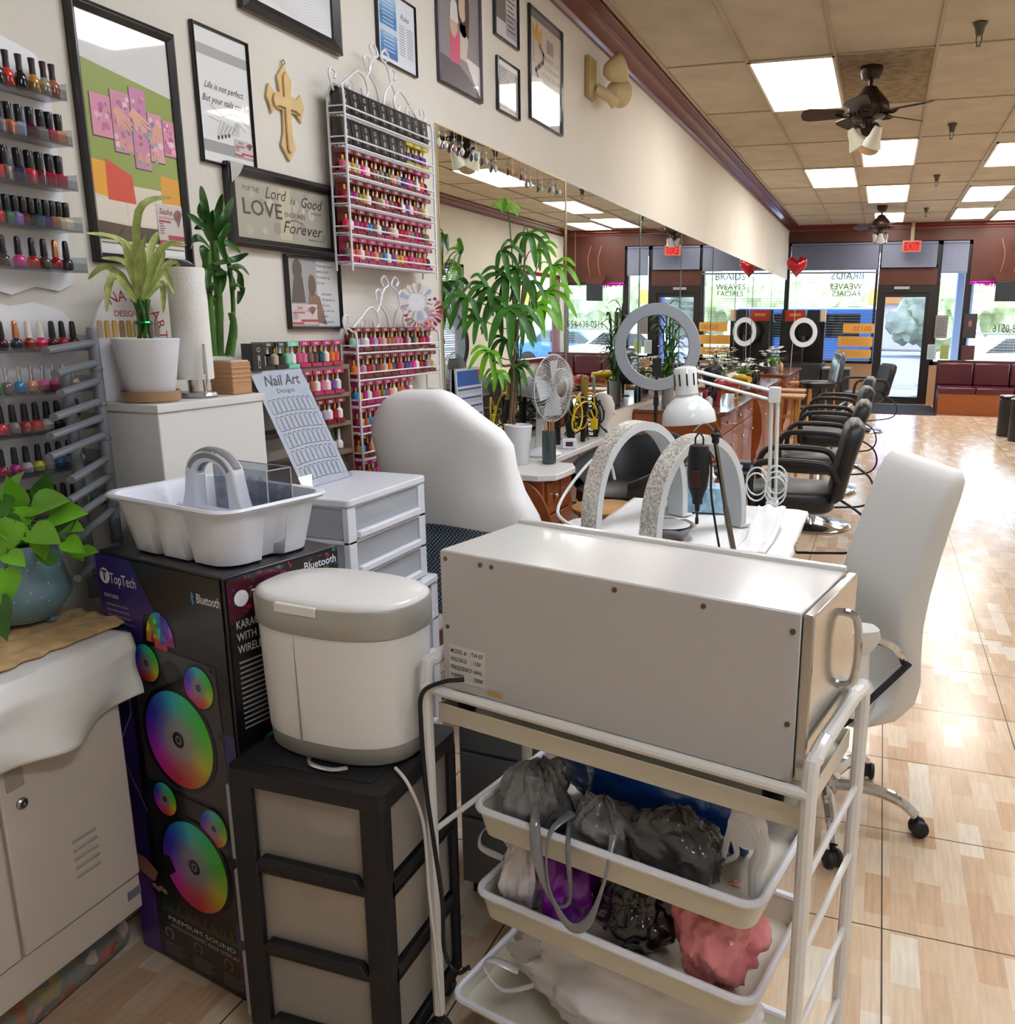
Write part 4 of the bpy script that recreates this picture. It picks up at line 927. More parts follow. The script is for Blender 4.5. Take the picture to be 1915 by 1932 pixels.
for k in range(6):
    a = k*1.05; st.tube(smoothpath([(.022*math.cos(a), .022*math.sin(a), .12), (.01*math.cos(a+.5), .01*math.sin(a+.5), .18), (.016*math.cos(a), .016*math.sin(a), .24)], 4), .0045, 6)
st.build('stem', leaf_dark, t)
st = MB(); st.tube([(.016*math.cos(a), .016*math.sin(a), .185) for a in [i*.63 for i in range(10)]], .004, 6, closed=True); st.build('ribbon_tie', mat('green_foil_ribbon', '#1f8f3f', .25, .6), t)
var_leaf = mat('variegated_leaf', '#a9b86a', .4, var=.3, vscale=40)
lf = MB()
for k, q in enumerate([[(262, 565), (230, 462), (160, 440)], [(262, 560), (262, 400), (325, 372)], [(262, 565), (240, 500), (190, 487)], [(255, 570), (222, 515), (196, 550)], [(270, 565), (305, 470), (352, 462)], [(268, 565), (305, 515), (330, 556)],
        [(265, 560), (285, 470), (300, 436)], [(260, 565), (252, 480), (212, 442)], [(258, 570), (213, 522), (200, 592)], [(272, 568), (305, 535), (308, 592)], [(265, 565), (268, 480), (248, 428)], [(268, 565), (325, 495), (345, 545)], [(262, 565), (205, 505), (165, 528)], [(260, 560), (240, 470), (225, 455)], [(268, 560), (300, 500), (310, 470)], [(262, 562), (262, 500), (276, 440)]]):
    dx = R_.uniform(-.03, .05); pts = [rel(L0, onX(a, b_, -1.68+dx*i)) for i, (a, b_) in enumerate(q)]
    blade(lf, pts, .017, up=-ray(q[1][0], q[1][1]).normalized()+Vector((0, 0, .5)))
lf.build('leaves', var_leaf, t, smooth=60)
# paper towel roll
t = thing('paper_towel_roll', 'white paper towel roll standing on a chrome holder beside the white pot', 'paper towels', (-1.672, 1.772, 1.301))
MB().lathe([(.05, 0), (.052, .004), (.048, .012), (.012, .014)], 28).build('holder_base', steel, t)
MB().tube([(0, 0, .01), (0, 0, .32)], .007, 10).build('holder_rod', chrome, t); MB().lathe([(.02, .014), (.02, .045)], 16).build('collar', chrome, t)
k = MB(); k.lathe([(.02, .045), (.044, .045), (.045, .05), (.045, .315), (.044, .32), (.02, .32)], 36); k.build('roll', mat('paper_towel', '#eeece6', .85, bump=.3, bscale=150), t, smooth=40)
k = MB(); k.tube(smoothpath([(.048, -.02, .01), (.056, -.022, .05), (.056, -.022, .12), (.052, -.02, .125), (.05, -.02, .06)], 5), .003, 6); k.build('tension_arm', chrome, t)
# lucky bamboo
L0 = (-1.66, 1.885, 1.301)
t = thing('bamboo_plant', 'lucky bamboo stalks in a small wooden box planter behind the paper towels', 'plant', L0)
wb = mat('beech_planter', '#b98d63', .5, var=.1, stretch=(1, 1, 9))
k = MB(); k.box(-.036, .036, -.036, .036, 0, .085)
for i in range(4): k.box(-.037, .0375, -.0375, .037, .03+.012*i, .036+.012*i)
k.build('planter_box', wb, t, bevel=.002)
MB().box(-.032, .032, -.032, .032, .085, .088).build('pebbles', mat('white_pebbles', '#d9d4c8', .6, bump=1, bscale=160), t)
bam = mat('bamboo_green', '#3f6b22', .35, var=.25, vscale=20); bs = []
for k_, q in enumerate([[(415, 672), (412, 560), (402, 440)], [(428, 672), (440, 590), (432, 500), (418, 470)], [(405, 672), (396, 560), (392, 470)], [(436, 672), (442, 620), (436, 590)]]):
    s_ = MB(); pts = smoothpath([rel(L0, onX(a, b_, -1.66+.012*(k_-1))) for a, b_ in q], 8); r0 = [.0105, .006, .007, .0085][k_]
    s_.tube(pts, [r0*(1.12 if i % 6 == 0 else 1) for i in range(len(pts))], 10); s_.build('stalk', bam, t); bs.append(pts)
lf = MB()
for q in [[(392, 440), (386, 390), (379, 350)], [(392, 445), (372, 420), (352, 402)], [(400, 440), (412, 400), (420, 365)], [(402, 450), (425, 410), (440, 372)], [(396, 470), (372, 450), (360, 470)], [(395, 490), (384, 470), (388, 505)], [(402, 480), (425, 460), (455, 478)], [(405, 500), (440, 492), (470, 478)],
          [(432, 505), (450, 520), (458, 556)], [(432, 510), (452, 505), (470, 520)], [(425, 490), (415, 450), (428, 420)], [(405, 520), (396, 510), (392, 545)], [(408, 540), (398, 540), (394, 575)], [(410, 470), (398, 430), (402, 395)], [(436, 540), (455, 545), (448, 575)], [(400, 505), (420, 520), (418, 555)],
          [(392, 430), (380, 400), (388, 372)], [(398, 455), (386, 430), (366, 432)], [(404, 470), (424, 440), (436, 420)], [(400, 500), (390, 495), (386, 515)], [(408, 520), (430, 520), (444, 548)], [(408, 560), (398, 570), (394, 610)]]:
    blade(lf, [rel(L0, onX(a, b_, -1.66+R_.uniform(-.03, .04))) for a, b_ in q], .02, up=-ray(*q[1]).normalized()+Vector((0, 0, .4)))
lf.build('leaves', leaf_dark, t, smooth=60)
# nail art design board behind the pot
t = thing('nail_art_board', 'white arched NAIL ART DESIGNS board with sample tips behind the white pot', 'display board', (-1.762, 1.665, 1.301), PI/2)
out = [(-.105, 0), (.1, 0), (.1, .15)]+arc(0, .15, .1, 0, PI, 14, .115)[1:]+[(-.105, .15)]
k = MB(); k.prism(out, -.004, 0); k.build('board', white_plastic, t)
k = MB()
for i, ch in enumerate('NAIL ART'):
    a = 1.95-.27*i; k.T = Matrix.Translation((.092*math.cos(a), 0, .148+.088*math.sin(a))) @ Matrix.Rotation(PI/2-a, 4, 'Y'); k.text(ch, 0, 0, .026, -.0045)
k.T = None; k.text('DESIGNS', 0, .2, .014, -.0045); k.build('lettering', red_ink, t, smooth=0)
for i in range(9):
    k = MB(); k.prism([(-.006, 0), (.006, 0), (.0065, .03), (.004, .04), (-.004, .04), (-.0065, .03)], -.008, -.0045); k.build('sample_tip', pm(['clear', 'gold', 'gold', 'bronze', 'gold', 'clear', 'peach', 'pink', 'clear'][i]), t, loc=(-.085+.021*i, 0, .15))
# ------------------------------------------------------------------ grey peg rack and broom
peg_grey = mat('grey_powder_coat', '#70757c', .4, .2)
t = thing('peg_rack', 'grey metal hair rack with two posts and rows of long pegs', 'rack', (-1.72, 1.525, .846))
for dx, dy, z1 in ((0, 0, .63), (-.03, -.055, .53)):
    k = MB(); k.tube([(dx, dy, 0), (dx, dy, z1-.01), (dx, dy, z1)], [.0125, .0125, .009], 12)
    for i in range(7): k.lathe([(.0125, 0), (.0138, .002), (.0138, .008), (.0125, .01)], 12, (dx, dy, .08*i+.05), False, False)
    k.build('post', peg_grey, t)
for (px_, py_) in [(90, 662), (108, 705), (118, 742), (105, 787), (98, 823), (97, 862), (138, 905), (133, 945), (142, 978), (158, 1010), (150, 1090)]:
    e = onX(px_, py_, -1.6); z = e.z+.004
    if z < .87: continue
    q = Vector((-1.72, 1.53, .846)); k = MB(); k.tube([(0, 0, z+.006-.846), Vector((e.x, e.y, e.z))-q], .0085, 10); k.build('peg', peg_grey, t)
MB().lathe([(.034, -.0), (.034, .006), (.014, .012)], 20).build('foot', peg_grey, t)
t = thing('broom_handle', 'wooden stick with bright blue plastic tip standing behind the peg rack', 'broom', (-1.815, 1.66, .0))
MB().tube([(0, 0, 0), (0, 0, 1.24)], .011, 10).build('handle', mat('pine_stick', '#caa06a', .5, var=.1), t)
MB().lathe([(.0125, 1.2), (.0135, 1.21), (.0135, 1.25), (.01, 1.28), (.009, 1.31), (.011, 1.33), (.008, 1.345), (.002, 1.348)], 14).build('tip', mat('blue_plastic', '#1d62d0', .35), t)
# ------------------------------------------------------------------ locker with cloth and pothos
lk = mat('beige_locker_enamel', '#cfc4b8', .4, coat=.2)
t = thing('metal_locker', 'low beige metal locker under the plastic tablecloth, louvred door with lock', 'cabinet', (-1.5, 0, 0))
k = MB(); k.box(-.33, -.006, .45, 1.285, .2, .835); k.build('body', lk, t, bevel=.004)
for a, b_ in ((.46, 1.0), (1.008, 1.28)):
    d = MB(); d.box(-.006, .006, a, b_, .285, .825); do = d.build('door', lk, t, bevel=.003)
    if a > 1:
        h = MB(); h.box(.006, .009, 1.02, 1.055, .63, .7); h.build('handle_recess', mat('locker_recess', '#a39a90', .4), do, bevel=.001)
        h = MB(); h.T = Matrix.Translation((.006, 1.045, .595)) @ Matrix.Rotation(PI/2, 4, 'Y'); h.lathe([(.011, 0), (.011, .004), (.008, .007), (.003, .007), (.003, .005)], 18); h.build('lock', steel, do)
        for i in range(5): h = MB(); h.cbox((.0065, 1.16, .375+.02*i), .006, .055, .006, ry=.5); h.build('louvre_slot', mat('locker_slot', '#b3a99e', .4), do)
MB().box(-.006, .001, .46, 1.28, .2, .28).build('plinth', lk, t, bevel=.002)
MB().box(.001, .0025, 1.245, 1.28, .235, .255).build('badge', mat('grey_badge', '#6f757d', .4), t)
MB().box(-.32, -.245, .47, 1.26, 0, .2).build('recessed_base', mat('gap_shade_dark', '#3a3633', .6), t)  # added dark block; its colour stands for the shade in the gap underneath
floral = mat('floral_fabric', '#8d8f86', .8)
def floral_mat():
    nt = floral.node_tree; b = nt.nodes['Principled BSDF']; tc = nt.nodes.new('ShaderNodeTexCoord'); vo = nt.nodes.new('ShaderNodeTexVoronoi'); vo.inputs['Scale'].default_value = 34
    nz = nt.nodes.new('ShaderNodeTexNoise'); nz.inputs['Scale'].default_value = 9; rp = nt.nodes.new('ShaderNodeValToRGB'); rp.color_ramp.interpolation = 'LINEAR'
    for i, (p_, c) in enumerate([(0, '#5f6f7c'), (.35, '#8f9188'), (.5, '#7b8a95'), (.62, '#a89a6a'), (.72, '#b0554c'), (.85, '#c9b5b5')]):  # fabric tones darkened for the shade under the locker
        e = rp.color_ramp.elements[i] if i < 2 else rp.color_ramp.elements.new(p_)
        e.position = p_; e.color = (*C(c), 1)
    nt.links.new(tc.outputs['Object'], vo.inputs['Vector']); nt.links.new(vo.outputs['Color'], rp.inputs['Fac']); nt.links.new(rp.outputs['Color'], b.inputs['Base Color'])
floral_mat()
k = MB(); k.tube([(-1.66, .42, .062), (-1.645, .8, .064), (-1.66, 1.1, .062), (-1.67, 1.33, .062)], [.058, .062, .06, .058], 18)
o = k.build('fabric_roll', floral, smooth=50); tag(o, 'rolled floral fabric lying on the floor under the metal locker', 'fabric')
cloth_m = mat('white_vinyl_cloth', '#eceae6', .35, bump=.25, bscale=30)
def clothf(u, v):
    y = .42+u*.9; s = v*1.0                    # v<.42 : on the top ; beyond: hanging
    w1 = .012*mnoise.noise(Vector((y*9, v*3, 1)))
    if v < .42: return Vector((-1.845+v/.42*.36, y, .842+max(0, w1*.25)))
    h = (v-.42)/.58; L = .125+.018*math.sin(y*7.5+1)+.012*math.sin(y*17)
    fold = .022*math.sin(y*22+h*2)*h+.03*mnoise.noise(Vector((y*7, h*2, 5)))*h
    return Vector((-1.483+.02*min(1, h*4)+fold+.01*h, y+.02*h*math.sin(y*9), .842-h*L*1.25))
k = MB(); k.sheet(clothf, 70, 40); o = k.build('table_cloth', cloth_m, smooth=60, solid=.0015); tag(o, 'white plastic tablecloth draped over the metal locker, its hem uneven', 'tablecloth')
mm = mat('woven_tan_mat', '#c9a878', .75, var=.25, vscale=30, bump=.6, bscale=120)
k = MB(); k.sheet(lambda u, v: Vector((-1.82+.29*u+.012*mnoise.noise(Vector((v*14, u, 2))), .95+.42*v+.012*mnoise.noise(Vector((u*9, v, 3))), .852+.003*math.sin(u*30))), 24, 30)
o = k.build('place_mat', mm, solid=.005); tag(o, 'frayed tan woven mat under the pothos pot on the tablecloth', 'mat')
L0 = (-1.715, 1.27, .865)
t = thing('pothos_plant', 'green trailing pothos in a speckled blue grey pot on the woven mat', 'plant', L0)
pot_m = bpy.data.materials.new('speckled_glaze'); pot_m.use_nodes = True; nt = pot_m.node_tree; b = nt.nodes['Principled BSDF']; tc = nt.nodes.new('ShaderNodeTexCoord'); vo = nt.nodes.new('ShaderNodeTexNoise'); vo.inputs['Scale'].default_value = 130; rp = nt.nodes.new('ShaderNodeValToRGB')
rp.color_ramp.elements[0].position = .68; rp.color_ramp.elements[1].position = .72; rp.color_ramp.elements[0].color = (*C('#6f8f9a'), 1); rp.color_ramp.elements[1].color = (*C('#dfe6e6'), 1)
nt.links.new(tc.outputs['Object'], vo.inputs['Vector']); nt.links.new(vo.outputs['Fac'], rp.inputs['Fac']); nt.links.new(rp.outputs['Color'], b.inputs['Base Color']); b.inputs['Roughness'].default_value = .4
MB().lathe([(.052, .0), (.06, .004), (.09, .045), (.094, .06), (.09, .08), (.072, .165), (.069, .168), (.066, .165), (.07, .14), (.01, .135)], 36, cap1=False).build('pot', pot_m, t, smooth=45)
MB().lathe([(.001, .145), (.068, .145)], 20, cap0=False, cap1=False).build('soil', soil, t)
for a in range(3): MB().cbox((.052*math.cos(a*2.1+.4), .052*math.sin(a*2.1+.4), -.002), .02, .02, .008).build('foot', pot_m, t)
lf = MB(); l2 = MB(); vn = MB()
LV = [(20, 960, 62, 2.9, -1.62), (60, 955, 78, .15, -1.62), (95, 975, 75, .1, -1.58), (5, 985, 60, -.6, -1.6), (60, 1000, 62, -.35, -1.55), (30, 985, 70, -1.9, -1.56), (100, 1005, 46, .5, -1.58), (110, 990, 55, -.15, -1.62), (125, 1020, 44, -.5, -1.56), (105, 1060, 34, 2.7, -1.56),
      (152, 1042, 38, .05, -1.56), (10, 1075, 62, -1.4, -1.55), (-5, 1130, 70, -1.2, -1.55), (15, 1045, 40, -.5, -1.54), (40, 955, 55, 1.9, -1.64), (80, 945, 55, 1.2, -1.66), (-10, 945, 60, 1.5, -1.66), (75, 1010, 46, -1.2, -1.57), (130, 1000, 50, .9, -1.6), (140, 1030, 36, -.9, -1.6), (45, 1015, 48, 2.6, -1.55), (-20, 1020, 60, 2.4, -1.58), (20, 930, 50, .9, -1.7), (60, 980, 50, 2.8, -1.6)]
for i, (px_, py_, sz, a, X) in enumerate(LV):
    p = rel(L0, onX(px_, py_, X)); d = camdir(a, .25); n = (cb*1.0+Vector((0, 0, .9))+cr*R_.uniform(-.5, .5)).normalized()
    heart_leaf(lf if i % 3 else l2, p, d, n, sz*1.85/1600)
    e = Vector((R_.uniform(-.03, .03), R_.uniform(-.03, .03), .15)); vn.tube(smoothpath([e, (e+p)/2+Vector((0, 0, .03)), p], 5), .0022, 5)
lf.build('leaves', leaf_bright, t, smooth=70); l2.build('leaves', leaf_green, t, smooth=70); vn.build('vine', leaf_green, t)
# ------------------------------------------------------------------ carton with the speaker
KA, KB = Vector((-1.61, 1.37)), Vector((-1.20, 1.29)); krz = math.atan2(KB.y-KA.y, KB.x-KA.x); KW = (KB-KA).length; KH = 1.0; KD = .3
t = thing('speaker_carton', 'tall black and purple karaoke speaker carton with rainbow cones printed on it', 'box', (KA.x, KA.y, 0), krz)
MB().box(0, KW, 0, KD, 0, KH).build('carton', mat('black_carton', '#1c1a20', .35, coat=.25), t, bevel=.004)
def hsv(h, s=.9, v=.9):
    import colorsys; c = colorsys.hsv_to_rgb(h % 1, s, v); return tuple(((x+.055)/1.055)**2.4 if x > .04 else x/12.92 for x in c)
def cone(p, x, z, r, y, n=48, hub='#8d8d90', rz=None):
    k = (rz or r)/r
    p.disc(x, z, r*1.1, y, '#0a0a0c', 32, r*1.1*k)
    rings = [.16, .36, .5, .75, 1.0]; vs = []; cs = []; fs = []
    for j, q in enumerate(rings):
        for i in range(n):
            a = 2*PI*i/n; vs.append((x+r*q*math.cos(a), y-.0003, z+r*q*k*math.sin(a)))
            h = (.36+(PI/2-a)/(2*PI)*-1) % 1; h = (.62-.5*((PI*.75-a) % (2*PI))/(PI)) % 1
            c = hsv(h, .8, .8); g_ = C(hub); m = [1, .9, .45, .08, 0][j]; cs.append(tuple(c[w]*(1-m)+g_[w]*m for w in range(3)))
    for j in range(len(rings)-1):
        for i in range(n): fs.append((j*n+i, j*n+(i+1) % n, (j+1)*n+(i+1) % n, (j+1)*n+i))
    p.add(vs, [f[::-1] for f in fs], cs); p.disc(x, z, r*.17, y-.0005, '#141416', 20, r*.17*k); p.disc(x, z, r*.09, y-.0007, '#8a8a90', 14); p.disc(x, z, r*.06, y-.0009, '#1b1b1e', 14)
p = MB(); X = lambda u: u*KW; Z = lambda v: (1-v)*KH; y = -.0045
p.quad(.004, KW-.004, .004, KH-.004, y+.0003, '#131216')
pur = [(0, 0), (.3, 0), (.5, .115), (.36, .125), (.34, .2), (.28, .42), (.2, .6), (.16, .8), (.0, 1)]
n0 = len(p.v); p.sheet(lambda u, v: Vector((X(.004+.17*v*(1+.9*max(0, .3-u)*2)), y, Z(.004+.992*u))), 30, 4, lambda u, v: tuple(a*(1-.25*v) for a in C(['#5b38a0', '#54309a', '#3f2880', '#4c2c8c', '#382466', '#452a78', '#633696', '#512e86'][min(7, int(u*8))])))
p.poly([(X(.01), Z(.004)), (X(.3), Z(.004)), (X(.47), Z(.11)), (X(.37), Z(.12)), (X(.33), Z(.21)), (X(.01), Z(.45))], y-.0002, '#33246e')
p.sheet(lambda u, v: Vector((X(.995-.14*v), y, Z(.34+.65*u))), 24, 3, lambda u, v: tuple(a*(1-.3*v) for a in C(['#32246e', '#3f287e', '#5e3192', '#65369a', '#4e2c7e', '#3c2264'][min(5, int(u*6))])))
y2 = y-.0006
p.disc(X(.075), Z(.052), .018, y2, '#f0f0f4', 20); p.text('T', X(.072), Z(.062), .022, y2-.0003, '#33246e', bold=.03); p.text('TopTech', X(.115), Z(.066), .024, y2, '#f4f4f8', align='LEFT', w=X(.22))
p.text('Bluetooth', X(.81), Z(.062), .02, y2, '#f0f0f4', align='LEFT', w=X(.17), bold=.012); p.stroke([(X(.77), Z(.06)), (X(.79), Z(.05)), (X(.78), Z(.042)), (X(.78), Z(.068)), (X(.79), Z(.06)), (X(.77), Z(.05))], .0025, y2, '#4aa8e8')
p.text('FEATURES', X(.05), Z(.1), .008, y2, '#d8d4e8', align='LEFT', bold=.01)
for i, s in enumerate(['- Rechargeable Party Speaker', '- Disco ball lights up the party', '- Turn up the volume and party', '- Tune in to your favourite stations', '  for the party all night long', '- Wireless microphone included', '- Listen to uninterrupted music via', '  memory card or line input', '- Play along with extra input', '  and enjoy the party with friends']):
    p.text(s, X(.055), Z(.118+.0125*i+.004*(i > 3)), .0048, y2, '#cfcade', align='LEFT')
# disco dome
for i in range(9):
    a0, a1 = PI*i/9, PI*(i+1)/9
    for j in range(6):
        r0, r1 = .048*j/6, .048*(j+1)/6; q = [(X(.49)+r0*math.cos(a0), Z(.178)+r0*1.5*math.sin(a0)), (X(.49)+r1*math.cos(a0), Z(.178)+r1*1.5*math.sin(a0)), (X(.49)+r1*math.cos(a1), Z(.178)+r1*1.5*math.sin(a1)), (X(.49)+r0*math.cos(a1), Z(.178)+r0*1.5*math.sin(a1))]
        p.poly(q, y2-.00002*(i+j), hsv([.97, .05, .13, .3, .5, .55, .6, .7, .8][8-i]+.02*j, .75, .55+.35*((i*j) % 3)/2))
p.quad(X(.44), X(.54), Z(.19), Z(.178), y2, '#c83040')
def panel(zc0, zc1, a): p.poly([(X(.22), Z(zc0)), (X(.9), Z(zc0+.01)), (X(.92), Z(zc1)), (X(.24), Z(zc1))], y2-.0001, a)
panel(.185, .52, '#3a383c'); panel(.525, .8, '#26252a')
p.disc(X(.555), Z(.245), .036, y2-.0006, '#0d0d0f', 24)
cone(p, X(.35), Z(.232), .043, y2-.0005); cone(p, X(.76), Z(.252), .046, y2-.0005); cone(p, X(.555), Z(.392), .112, y2-.0012, hub='#9a9a9c')
cone(p, X(.38), Z(.555), .04, y2-.0018); cone(p, X(.77), Z(.578), .043, y2-.0018); cone(p, X(.575), Z(.7), .11, y2-.0024, hub='#8f8f92')
for u, v in ((.26, .197), (.87, .205), (.27, .33), (.89, .35)): p.disc(X(u), Z(v), .006, y2-.0008, '#08080a', 10)
p.stroke([(X(.02), Z(.46)), (X(.16), Z(.37)), (X(.16), Z(.33))], .003, y2, '#d9b8d8'); p.stroke([(X(.04), Z(.5)), (X(.2), Z(.61))], .003, y2, '#c8a0d0'); p.stroke([(X(.99), Z(.47)), (X(.87), Z(.57)), (X(.99), Z(.67))], .003, y2, '#d9a8d8')
p.poly([(X(.01), Z(.735)), (X(.14), Z(.737)), (X(.26), Z(.765)), (X(.26), Z(.79)), (X(.16), Z(.79)), (X(.01), Z(.77))], y2-.0034, '#b98a72')
p.poly([(X(.17), Z(.815)), (X(.22), Z(.82)), (X(.33), Z(.75)), (X(.28), Z(.735))], y2-.0038, '#19181b'); p.poly([(X(.3), Z(.705)), (X(.37), Z(.70)), (X(.41), Z(.735)), (X(.34), Z(.755)), (X(.28), Z(.735))], y2-.004, '#232225')
for i in range(4): p.disc(X(.2+.03*i), Z(.802+.004*i-.01*(i > 1)), .009, y2-.0042, '#b58670', 10, .007)
for i in range(46):
    h_ = .008+.028*abs(math.sin(i*1.7)*math.cos(i*.63)); p.quad(X(.24+.0145*i), X(.248+.0145*i), Z(.862), Z(.862-h_), y2-.0002, hsv(.5-.42*abs(math.sin(i*.068)), .45, .42))
p.text('PREMIUM SOUND', X(.56), Z(.882), .012, y2-.0002, '#e6e6ea', w=X(.56)); p.text('WITH DYNAMIC BASS DISPLAY', X(.58), Z(.899), .009, y2-.0002, '#c8c6cc', w=X(.58))
for i in range(3):
    u = .27+.25*i; p.stroke([(X(u)+.014*math.cos(a), Z(.922)+.014*math.sin(a)) for a in [j*.5 for j in range(-2, 9)]], .002, y2-.0002, ['#d8d8dc', '#c07a8a', '#c87a4a'][i])
    for j in range(6): p.quad(X(u-.05), X(u+.13-.02*(j % 3)), Z(.948+.006*j), Z(.9465+.006*j), y2-.0002, '#8c8a92')
p.build('front_print', art_box, t, smooth=0, ink=True)
p = MB(); p.T = Matrix.Translation((KW, 0, 0)) @ Matrix.Rotation(PI/2, 4, 'Z'); X2 = lambda u: u*KD
p.quad(.004, KD-.004, .004, KH-.004, y+.0003, '#121114')
for i in range(90):
    u, v = R_.uniform(.03, .97), R_.uniform(.006, .13)
    if v > .05+.08*u+.02: continue
    p.disc(X2(u), Z(v), R_.uniform(.002, .009), y-.0003-.000004*i, R_.choice(['#8e2440', '#2a3f8c', '#1f6f5a', '#a0304a', '#30368a', '#6a2a6e', '#b03a52', '#258066']), 8, R_.uniform(.002, .005))
p.poly([(.004, Z(.01)), (X2(.5), Z(.006)), (X2(.3), Z(.07)), (.004, Z(.1))], y-.00015, '#4a1220'); p.disc(X2(.12), Z(.05), .017, y2, '#f0f0f4', 18); p.text('TopTech', X2(.2), Z(.062), .024, y2, '#eeeeF2'.lower(), align='LEFT', w=X2(.42)); p.text('Bluetooth', X2(.66), Z(.035), .018, y2, '#f0f0f4', align='LEFT', w=X2(.3), bold=.012)
for i, s in enumerate(['KARAOKE NIGHT DONE RIGHT', "WITH SUNNY-208 STUDIO'S", 'WIRELESS SPEAKER+MICROPHONE']): p.text(s, X2(.06), Z(.112+.026*i), .017, y2, '#e8e6ea', align='LEFT', w=X2([.8, .76, .9][i]), bold=.012)
for i in range(14): p.quad(X2(.06), X2(.9-.14*((i*5) % 4)), Z(.186+.011*i), Z(.182+.011*i), y2, '#a9a6ac')
p.poly([(X2(.1), Z(.37)), (X2(.95), Z(.33)), (X2(.95), Z(.6)), (X2(.1), Z(.55))], y2, '#2b2a2e'); cone(p, X2(.28), Z(.4), .04, y2-.0004); cone(p, X2(.75), Z(.36), .04, y2-.0004); cone(p, X2(.6), Z(.5), .09, y2-.001)
p.poly([(X2(.3), Z(.55)), (X2(.96), Z(.6)), (X2(.96), Z(.8)), (X2(.3), Z(.75))], y2, '#3d1d5c'); p.T = None
p.build('side_print', art_box, t, smooth=0, ink=True)
# ------------------------------------------------------------------ cleaning caddy on the carton
cad_m = mat('caddy_white', '#e9ecf5', .38)
nrm = Vector((-math.sin(krz), math.cos(krz))); cc = KA+(KB-KA)*.53+nrm*(KD*.5)
t = thing('cleaning_caddy', 'white plastic cleaning caddy with grey grip handle on top of the carton', 'caddy', (cc.x, cc.y, KH+.001), krz)
def caddy_out(hx, hy, g=1.0):
    o = []
    base = rrect(-hx, hx, -hy, hy, .05, 6)
    def groove(xc, yy, s): return [(xc+s*.014, yy), (xc+s*.006, yy-math.copysign(.014*g, yy)), (xc-s*.006, yy-math.copysign(.014*g, yy)), (xc-s*.014, yy)]
    k = 0
    q1, q2, q3, q4 = base[:7], base[7:14], base[14:21], base[21:]
    o = q1+groove(.05, hy, 1)+groove(-.05, hy, 1)+q2+[(-hx, .014), (-hx+.014*g, .006), (-hx+.014*g, -.006), (-hx, -.014)]+q3+groove(-.05, -hy, -1)+groove(.05, -hy, -1)+q4+[(hx, -.03), (hx-.022*g, -.018), (hx-.022*g, .018), (hx, .03)]
    return o
lv = [(.158, .105, .0, 1), (.166, .112, .004, 1), (.184, .126, .095, 1), (.19, .13, .112, .3), (.203, .142, .118, 0), (.207, .146, .124, 0), (.203, .142, .129, 0), (.192, .132, .127, 0), (.184, .126, .11, .3), (.17, .115, .03, .9), (.16, .108, .008, .9)]
k = MB(); vs = []; fs = []; n = None
for hx, hy, z, g_ in lv:
    q = caddy_out(hx, hy, g_); n = len(q); vs += [(a, b_, z) for a, b_ in q]
for i in range(len(lv)-1):
    for j in range(n): fs.append((i*n+j, i*n+(j+1) % n, (i+1)*n+(j+1) % n, (i+1)*n+j))
fs.append(tuple(range(n-1, -1, -1))); fs.append(tuple((len(lv)-1)*n+j for j in range(n)))
k.add(vs, fs).build('tub', cad_m, t, smooth=50)
k = MB(); outer = [(-.135, .02), (-.11, .07), (-.09, .12), (-.08, .165)]+arc(0, .165, .08, PI, 0, 14, .055)+[(.09, .12), (.11, .07), (.135, .02)]; inner = [(-.056, .02), (-.055, .07), (-.054, .12), (-.052, .16)]+arc(0, .16, .052, PI, 0, 14, .034)+[(.054, .12), (.055, .07), (.056, .02)]
m = len(outer); vs = []
for yy in (-.016, .016): vs += [(a, yy, b_) for a, b_ in outer]+[(a, yy, b_) for a, b_ in inner]
fs = []
for i in range(m-1): fs += [(i, m+i, m+i+1, i+1), (2*m+i, 2*m+i+1, 3*m+i+1, 3*m+i), (i, i+1, 2*m+i+1, 2*m+i), (m+i, 3*m+i, 3*m+i+1, m+i+1)]
k.add(vs, fs); k.box(-.13, .13, -.012, .012, .006, .09); k.build('handle', cad_m, t, bevel=.005, seg=3, smooth=40)
k = MB(); k.tube([(a, 0, b_) for a, b_ in arc(0, .163, .067, PI*.9, PI*.1, 16, .046)], .0175, 12, flat=1.0); k.build('grip', mat('grey_rubber_grip', '#8f8f93', .6), t, smooth=50)
t = thing('acrylic_organiser', 'clear faceted acrylic organiser box standing in the cleaning caddy', 'organiser', (cc.x+.06, cc.y+.045, KH+.013), krz)
k = MB(); w, d, h = .085, .032, .17
for q in ((-w, w, -d, -d+.003), (-w, w, d-.003, d), (-w, -w+.003, -d, d), (w-.003, w, -d, d)): k.box(*q, 0, h)
k.box(-w, w, -d, d, 0, .003)
for i in range(5):
    for j in range(2):
        x = -.065+.0325*i; z = h-.03-.035*j; k.add([(x-.016, -d, z), (x, -d, z-.017), (x+.016, -d, z), (x, -d, z+.017), (x, -d-.006, z)], [(0, 1, 4), (1, 2, 4), (2, 3, 4), (3, 0, 4)])
k.build('box_shell', acryl_clear, t, smooth=0)
e_ = MB()
for a, b_ in ((-w, -d), (w, -d), (w, d), (-w, d)): e_.box(a-.001, a+.001, b_-.001, b_+.001, 0, h)
for q in ((-w, w, -d-.001, -d+.001), (-w, w, d-.001, d+.001)): e_.box(*q, h-.002, h)
for q in (-w, w): e_.box(q-.001, q+.001, -d, d, h-.002, h)
e_.build('polished_edge', mat('acrylic_edge', '#c4c8d4', .2), t)
